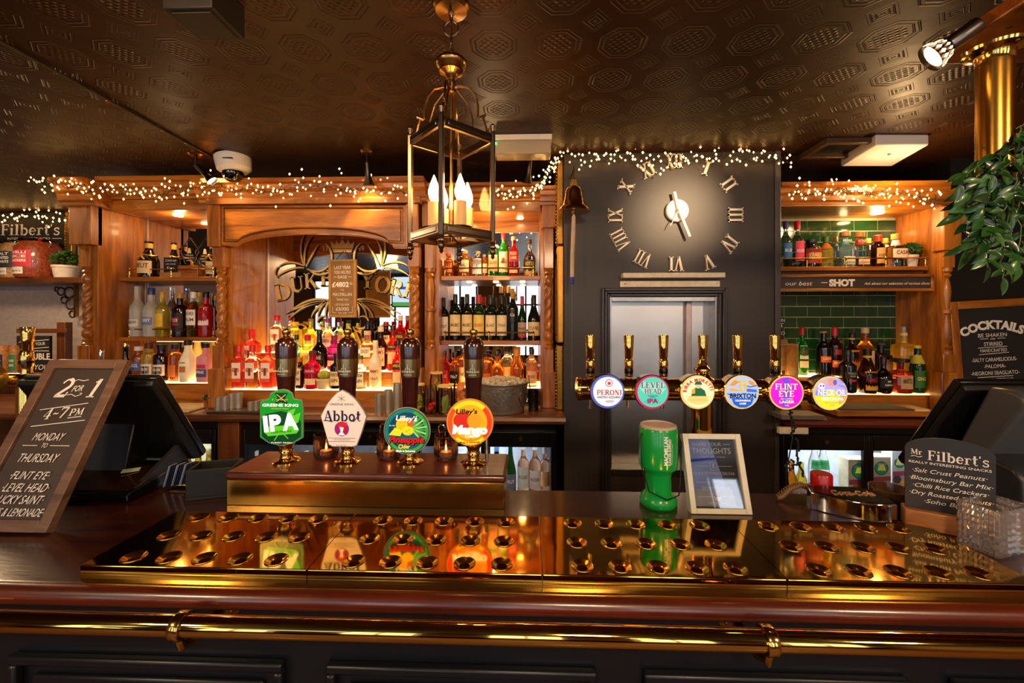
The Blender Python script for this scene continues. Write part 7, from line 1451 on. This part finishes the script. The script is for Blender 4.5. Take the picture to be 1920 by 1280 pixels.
# air conditioning cassette
t = thing('air_conditioner', 'white angled air conditioning cassette on the ceiling, right side', 'air conditioner', (0, 0, 0))
zb = CEIL-.045
Z1 = 2.64; c0, c1, c2, c3 = PZ(1642, 272, Z1), PZ(1742, 272, Z1), PZ(1672, 312, Z1), PZ(1576, 312, Z1)
mb = MB().add([c0, c1, c2, c3]+[Vector((v.x, v.y, CEIL)) for v in (c0, c1, c2, c3)], [(0, 1, 2, 3)[::-1], (4, 5, 6, 7), (0, 4, 5, 1)[::-1], (1, 5, 6, 2)[::-1], (2, 6, 7, 3)[::-1], (3, 7, 4, 0)[::-1]]); ob = obj('case', mb, M('ac_white', 'd8d2cc', .4, noise=0), t, bevel=.008)
o_ = (c0+c3)/2; o2 = (c1+c2)/2; l0 = o_.lerp(o2, .15); l1 = o_.lerp(o2, .85); obj('vent_line', MB().tube([l0+Vector((0, 0, -.001)), l1+Vector((0, 0, -.001))], .003, 6), WHITE, t); cm = (c0+c1+c2+c3)/4; obj('sensor', MB().sphere(cm+Vector((0, -.04, 0)), .009, 10, 6), col('707070'), t)
# recessed hatch with frame
Zh = CEIL-.012
h0, h1, h2, h3 = PZ(1534, 306, Zh), PZ(1578, 306, Zh), PZ(1640, 312, Zh), PZ(1470, 346, Zh)
t = thing('ceiling_hatch', 'dark framed ceiling hatch beside the chimney top', 'hatch', (0, 0, 0))
x0, x1, ya, yb = PZ(1534, 307, Zh).x, PZ(1640, 307, Zh).x, 2.70, 2.99
x0 = CX1+.14; x1 = x0+.34; ya, yb = 2.36, 2.60
for q in ((x0, x1, ya, ya+.03), (x0, x1, yb-.03, yb), (x0, x0+.03, ya+.03, yb-.03), (x1-.03, x1, ya+.03, yb-.03)): obj('frame', MB().b2(q[0], q[1], q[2], q[3], Zh-.02, CEIL-.0005), M('hatch_brown', '4a3420', .4), t, bevel=.003)
obj('panel', MB().b2(x0+.03, x1-.03, ya+.03, yb-.03, CEIL-.006, CEIL-.0005), BLACK, t)
# recessed downlight ring
q = ceil(1700, 333); q.y = min(q.y, 2.55); q = Vector((P(1700, 333, 2.56).x, 2.56, CEIL)); t = thing('recessed_downlight', 'recessed brass downlight glowing in the ceiling right of the cassette', 'downlight', q); obj('ring', MB().lathe([(.030, -.004), (.046, -.006), (.05, 0), (.03, 0)], 28, cap=False), BRASS, t); obj('lamp', MB().lathe([(.001, -.004), (.03, -.004), (.03, -.001), (.001, -.001)], 20), DOWN, t)
# black ceiling speaker box
t = thing('ceiling_box', 'black rectangular box on the ceiling near the top left', 'speaker', (0, 0, 0)); Zk = 2.60
k0, k1, k2, k3 = PZ(310, 14, Zk), PZ(396, 14, Zk), PZ(462, 76, Zk), PZ(375, 78, Zk)
xk0, xk1 = PZ(375, 77, Zk).x, PZ(461, 77, Zk).x
obj('box', MB().b2(xk0, xk1, k1.y, k2.y, Zk, CEIL), M('box_black', '120b07', .6), t, bevel=.004); obj('grille', MB().b2(xk0+.015, xk1-.015, k1.y+.015, k2.y-.015, Zk-.004, Zk), M('grille_black', '1c140e', .6, bump=.4, bs=300), t)
# cable conduit
a, b = ceil(-60, 40), ceil(452, 322); t = thing('cable_conduit', 'dark cable run clipped diagonally across the ceiling to the camera', 'cable', a); d = b-a
obj('cable', MB().tube([Vector((0, 0, -.007)), d+Vector((0, 0, -.007))], .006, 8), M('conduit', '24160c', .5), t)
for u in (.34, .55, .66, .86, .97): obj('clip', MB().sphere(d*u+Vector((0, 0, -.012)), .008, 8, 6), BRASSD, t)

# ---- brass gantry pole, wooden canopy and its spotlight
Yp = .97; p = P(1865, 95, Yp); zc = P(1865, 92, Yp).z
t = thing('gantry', 'wooden canopy corner with thick brass pole at the upper right', 'gantry', (p.x, Yp, zc))
x_l = P(1755, 96, Yp-.03).x-p.x
obj('canopy_board', MB().b2(P(1740, 92, Yp+.05).x-p.x, 1.2, -.22, .055, .0, .03), wood('canopy_wood', '6a3208', '9a5518', 'x', .3, .4), t, bevel=.004)
obj('flange', MB().lathe([(.028, -.034), (.032, -.030), (.034, -.014), (.040, -.010), (.052, -.006), (.054, 0), (.001, 0)], 36), BRASS, t)
obj('pole', MB().tube([(0, 0, -.30), (0, 0, -.01)], .0305, 32), M('pole_brass', 'c8923c', .22, 1, noise=.1, ns=10), t)
for a in (30, 150, 270): obj('screw', MB().sphere((.044*math.cos(math.radians(a)), .044*math.sin(math.radians(a)), -.008), .004, 8, 6), BRASSD, t)
Yg = .90; g0 = P(1835, 45, Yg); g1 = P(1772, 92, Yg); d = (g1-g0); d.y = .035
t = thing('track_spotlight', 'pewter spotlight with pierced glowing shade under the canopy', 'spotlight', g0)
PW = M('pewter_dark', '7a7068', .28, 1); dn = d.normalized(); ln = d.length
obj('lamp_barrel', MB().tube([Vector((0, 0, 0)), dn*.004, dn*ln*.60], [.015, .0165, .0165], 28), PW, t)
obj('shade', MB().tube([dn*ln*.58, dn*ln*.72, dn*ln*.86, dn*ln*.98], [.016, .020, .026, .031], 28, cap=False), M('lamp_shade_dark', '3a2c20', .3, 1), t)
au = dn.cross(Vector((0, 1, 0))).normalized(); av = au.cross(dn).normalized(); pet = MB()
for k in range(14):
    an = 2*PI*k/14; 
    for (u0, u1, w_) in ((.64, .74, .0032), (.79, .93, .0046)):
        off = (.5 if u0 > .7 else 0)*2*PI/14; a2 = an+off; rd = au*math.cos(a2)+av*math.sin(a2); tg = -au*math.sin(a2)+av*math.cos(a2)
        r0 = .0176+(u0-.6)/.38*.0155; r1 = .0176+(u1-.6)/.38*.0155; rm = (r0+r1)/2
        A_ = dn*ln*u0+rd*r0; C_ = dn*ln*u1+rd*r1; m_ = dn*ln*(u0+u1)/2+rd*(rm+.0004); pet.add([A_, m_-tg*w_, C_, m_+tg*w_], [(0, 1, 2, 3)])
pt = obj('shade_openings', pet, emis('spot_petals', (1, .66, .30), 8), t, smooth=False)
obj('lamp', MB().tube([dn*ln*.90, dn*ln*.91], [.024, .024], 20), emis('spot_lamp', (1, .7, .35), 14), t)
ar = P(1925, 42, Yg)-g0; obj('arm', MB().tube([Vector((.012, .0, .0)), Vector((.03, 0, .004)), Vector((ar.x, 0, .004))], .0085, 16), PW, t); obj('knuckle', MB().sphere((.062, 0, .004), .0145, 16, 10), PW, t); obj('stem', MB().tube([(.062, 0, .01), (.062, 0, .065)], .006, 12), BRASS, t)

# ---- hanging plant with large leaves
t = thing('hanging_plant', 'trailing green plant hanging from the brass pole at upper right', 'plant', P(1880, 330, .97))
root = Vector(t.location); lms = []
for k in range(4):
    rnd = random.Random(40+k); v = []; fc = []; n = 7; L_ = .046; W_ = .0105
    for i in range(n+1):
        u = i/n; w_ = W_*math.sin(PI*min(1, u*.98+.02))**.75*(1.15-.3*u); zz = -.010*u*u*(1+k*.7)
        v += [(-w_, u*L_, zz+.0022), (0, u*L_, zz-.001), (w_, u*L_, zz+.0022)]
        if i: b = 3*i; fc += [(b-3, b-2, b+1, b), (b-2, b-1, b+2, b+1)]
    me = mesh(MB().add(v, fc), ang=80); me.materials.append([M('vine_leaf', '244f1a', .3, noise=.25, ns=60, coat=.3), M('vine_leaf_dark', '183a14', .3, noise=.25, ns=60, coat=.3), M('vine_leaf_light', '3c6a28', .3, noise=.25, ns=60, coat=.3), M('vine_leaf', '2e6620')][k]); lms.append(me)
rnd = random.Random(11); stems = MB()
vines = [[(1925, 225), (1908, 255), (1885, 290), (1862, 330)], [(1922, 250), (1912, 300), (1900, 350), (1892, 400)], [(1915, 235), (1880, 262), (1845, 285)], [(1925, 330), (1900, 420), (1895, 470)], [(1900, 300), (1870, 330), (1850, 380), (1838, 430), (1852, 500)], [(1900, 300), (1840, 330), (1812, 370), (1808, 420), (1810, 470)], [(1905, 260), (1895, 330), (1880, 400), (1878, 450), (1880, 520)], [(1915, 300), (1905, 360), (1915, 440), (1910, 500)], [(1895, 280), (1850, 300), (1820, 320), (1800, 345)], [(1890, 330), (1860, 380), (1845, 410), (1848, 450)], [(1925, 240), (1890, 280), (1860, 310), (1820, 350), (1795, 400)], [(1925, 300), (1930, 380), (1935, 470)], [(1910, 340), (1888, 380), (1860, 420), (1828, 455)]]
nl = 0
for vi, vn in enumerate(vines):
    Yv = .93+.02*(vi % 4); pp = [P(a, b, Yv)-root for a, b in vn]; path = []
    for i in range(len(pp)-1):
        for k in range(5): path.append(pp[i].lerp(pp[i+1], k/5)+Vector((0, rnd.uniform(-.006, .006), 0)))
    path.append(pp[-1]); obj('stem', MB().tube(path, .0013, 5), M('stem_green', '5a6a30', .5), t)
    for i in range(1, len(path)):
        for sd in (-1, 1) if (i % 2 or i > 3) else (rnd.choice((-1, 1)),):
            if rnd.random() < .3: continue
            dirv = (path[i]-path[i-1]).normalized(); base = path[i]
            yv = (Vector((sd*1.0, rnd.uniform(-.9, .5), rnd.uniform(-.75, .35)))+dirv*.5).normalized()
            if i == len(path)-1: yv = Vector((rnd.uniform(-.2, .2), -.1, -1)).normalized()
            nz = Vector((rnd.uniform(-.4, .4), -1, rnd.uniform(-.1, 1.0))); xv = yv.cross(nz).normalized(); zv = xv.cross(yv).normalized()
            R_ = Matrix((xv, yv, zv)).transposed().to_4x4(); sc_ = rnd.uniform(.6, .95)
            o = obj('leaf', lms[rnd.choice((0, 0, 1, 1, 2, 3))], None, t); o.matrix_local = Matrix.Translation(base) @ R_ @ Matrix.Scale(sc_, 4); nl += 1
obj('hanging_basket', MB().lathe([(.001, -.05), (.03, -.045), (.045, -.01), (.048, .015), (.001, .015)], 24, (P(1905, 300, .99)-root)), M('basket_brown', '3a2c1c', .7), t)
# star picture on the wall behind the plant
Yq = 2.66; s = Yq/F; p = P(1812, 405, Yq); t = thing('wooden_star', 'pale cut out star shaped plaque partly behind the hanging plant', 'plaque', (p.x, Yq, p.z))
obj('plaque', MB().prism([(34*s*(1 if k % 2 else .55)*math.cos(PI/2+k*PI/6), 34*s*(1 if k % 2 else .55)*math.sin(PI/2+k*PI/6)) for k in range(12)], -.01, .01), M('plaque_wood', 'b88a54', .5), t, bevel=.002)

# ---- snack jars on the far left shelf
Yj = 3.60; sj = Yj/F
def sjar(px, wpx, hpx, l, lc, txt, fill):
    t = thing('snack_jar', l, 'jar', (X(px, Yj), Yj, ZL+.0005), group='snack jars on the far left shelf'); r = wpx*sj/2; h = hpx*sj
    obj('jar', MB().lathe([(.001, 0), (r*.92, 0), (r, .02), (r, h*.76), (r*.85, h*.86), (r*.8, h*.9), (r*.8, h*.91), (.001, h*.91)], 32), M('nuts_'+fill, fill, .45, noise=.45, ns=55, bump=.9, bs=60, coat=.6), t)
    obj('glass_lid', MB().lathe([(.001, h*.91), (r*.86, h*.91), (r*.88, h*.94), (r*.84, h*.98), (r*.5, h), (.001, h)], 32), thin_glass('lid_glass', (.85, .8, .7), .3), t)
    obj('clasp', MB().tube([(r*.88, -r*.2, h*.93), (r*1.02, -r*.25, h*.88), (r*.98, -r*.3, h*.78), (r*.92, -r*.3, h*.84)], .004, 6), CHROME, t)
    f = Face(t, sj, 0, 0, 0, wrap=r*1.01)
    f.poly([(-wpx*.42, -hpx*.68), (wpx*.30, -hpx*.68), (wpx*.30, -hpx*.26), (-wpx*.42, -hpx*.26)], col(lc), 'label'); f.poly([(-wpx*.42, -hpx*.25), (wpx*.12, -hpx*.25), (wpx*.12, -hpx*.08), (-wpx*.42, -hpx*.08)], PAPER, 'label')
    f.text([(q, -wpx*.06, -hpx*(.58-.10*i), 5, dict(w=wpx*.5, bold=.03)) for i, q in enumerate(txt)], col('f4ece0')); f.text([("Filbert's", -wpx*.14, -hpx*.13, 4.5, dict(w=wpx*.42))], col('302824'))
    return t
sjar(73, 66, 76, 'large snack jar with red label, nearest the potted plant', 'd83848', ['CHILLI', 'RICE', 'CRACKERS'], '94401c'); sjar(33, 44, 74, 'large snack jar with dark grey label and mixed nuts', '34343a', ['SALT', 'ROASTED', 'PEANUTS'], 'b88a54'); sjar(-4, 46, 74, 'large snack jar with green label at the left edge', '187848', ['DRY', 'ROASTED'], '8a6430')
t = thing('ladle', 'black handled ladle with red grip leaning on the snack jars', 'ladle', (X(38, 3.46), 3.50, ZL+.001)); obj('bowl', MB().lathe([(.001, 0), (.02, .004), (.032, .03), (.034, .05), (.030, .05), (.001, .01)], 20), M('ladle_black', '1a1614', .2, .6), t); obj('handle', MB().tube([(.0, .0, .04), (.03, .02, .2), (.05, .03, .26)], .006, 8), BLACK, t); obj('red_grip', MB().tube([(.045, .03, .235), (.07, .035, .30), (.10, .03, .345)], .013, 8), col('d01820', .3), t)
t, r, h = pot(124, Yj-.02, ZL+.0005, 40, 24, 'potted_plant', 'bushy little plant in white pot at the left shelf end', 'plant', M('pot_white', 'ddd0bc', .5)); leafball(t, r*1.1, h+r*.45, 520, LEAF, sc=1.5)
for px, c1, tx, l in ((5, '1c1a1c', ['SALTED', 'PEANUTS'], 'glass snack jar with black label on the far left counter'), (28, '2c7c44', ['SALAD', 'MIX'], 'slim snack jar with green label on the far left counter')):
    Yk = 3.3; s = Yk/F; t = thing('snack_jar', l, 'jar', (X(px, Yk), Yk, ZLC+.0005)); r = (26 if px < 10 else 15)*s/2; h = 55*s
    obj('jar', MB().lathe([(.001, 0), (r, 0), (r, h*.92), (r*.9, h*.96), (r*.9, h), (.001, h)], 24), M('jar_fill', 'a06a38', .4, noise=.4, ns=60), t); f = Face(t, s, 0, 0, 0, wrap=r*1.01); f.poly([(-r/s*.9, -38), (r/s*.9, -38), (r/s*.9, -6), (-r/s*.9, -6)], col(c1), 'label'); f.text([(q, 0, -24+9*i, 4.5, dict(w=r/s*1.4, bold=.03)) for i, q in enumerate(tx)], CHALK)
# black bead chain and cable under the font end
Yq = 1.50; t = thing('bead_chain', 'tangled black bead chain hanging under the right end of the lager font', 'chain', P(1482, 765, Yq)); o0 = Vector(t.location); rnd = random.Random(3); mb = MB()
pts = [(1482, 765), (1484, 785), (1490, 800), (1484, 815), (1494, 825), (1499, 838), (1492, 852), (1500, 866), (1490, 872), (1480, 880), (1472, 874), (1482, 862), (1496, 868), (1504, 880), (1506, 895)]
pl = [P(a, b, Yq)-o0 for a, b in pts]
for i in range(len(pl)-1):
    for k in range(5): mb.sphere(pl[i].lerp(pl[i+1], k/5)+Vector((rnd.uniform(-.003, .003), rnd.uniform(-.006, .006), 0)), .0042, 7, 5)
b = obj('beads', mb, BLACK, t); b['kind'] = 'stuff'; obj('cord', MB().tube([P(a, b, Yq)-o0 for a, b in ((1480, 762), (1484, 790), (1486, 820), (1478, 865), (1474, 880), (1474, 920))], .0022, 6), BLACK, t)
obj('chain_link_tag', MB().b2(-.03, .03, -.012, .012, .0, .014), BLACK, t)
o = obj('plastic_rail', MB().b2(X(1458, 2.46), X(1512, 2.46), 2.44, 2.47, Z(1480, 812, 2.46), Z(1480, 800, 2.46)), CREAM, bevel=.003); tag(o, 'short cream plastic rail under the red brown counter', 'rail')

# ---- the room behind the camera, seen in the mirrors
t = thing('television', 'wall television showing a pale blue broadcast, reflected in the gilt mirror', 'television', (-2.43, -3.28, 2.30))
obj('case', MB().b2(-.62, .62, -.03, .03, -.36, .36), BLACK, t); sc_ = obj('screen', MB().b2(-.59, .59, .03, .032, -.33, .33), emis('tv_screen', (.42, .58, .95), 1.3), t); obj('screen_band', MB().b2(-.59, .59, .032, .034, .05, .11), emis('tv_band', (.02, .08, .6), 1.0), t); obj('screen_band', MB().b2(-.59, .59, .032, .034, -.33, -.24), emis('tv_green', (.1, .45, .08), .8), t)
t = thing('menu_blackboard', 'large slate menu board on the rear wall, seen in the mirror', 'sign', (-4.1, -3.34, 1.2)); obj('board', MB().b2(-.28, .28, 0, .03, 0, .9), M('slate', '4a4a50', .5), t)
for lx in (-2.6, .9):
    t = thing('pendant_lamp', 'warm globe pendant lamp over the %s of the room behind' % ('left' if lx < 0 else 'right'), 'lamp', (lx, -2.0, CEIL)); obj('globe', MB().sphere((0, 0, -.42), .09, 20, 12), emis('globe', (1, .62, .28), 10), t); obj('rod', MB().tube([(0, 0, -.33), (0, 0, 0)], .008, 8), BRASSD, t)
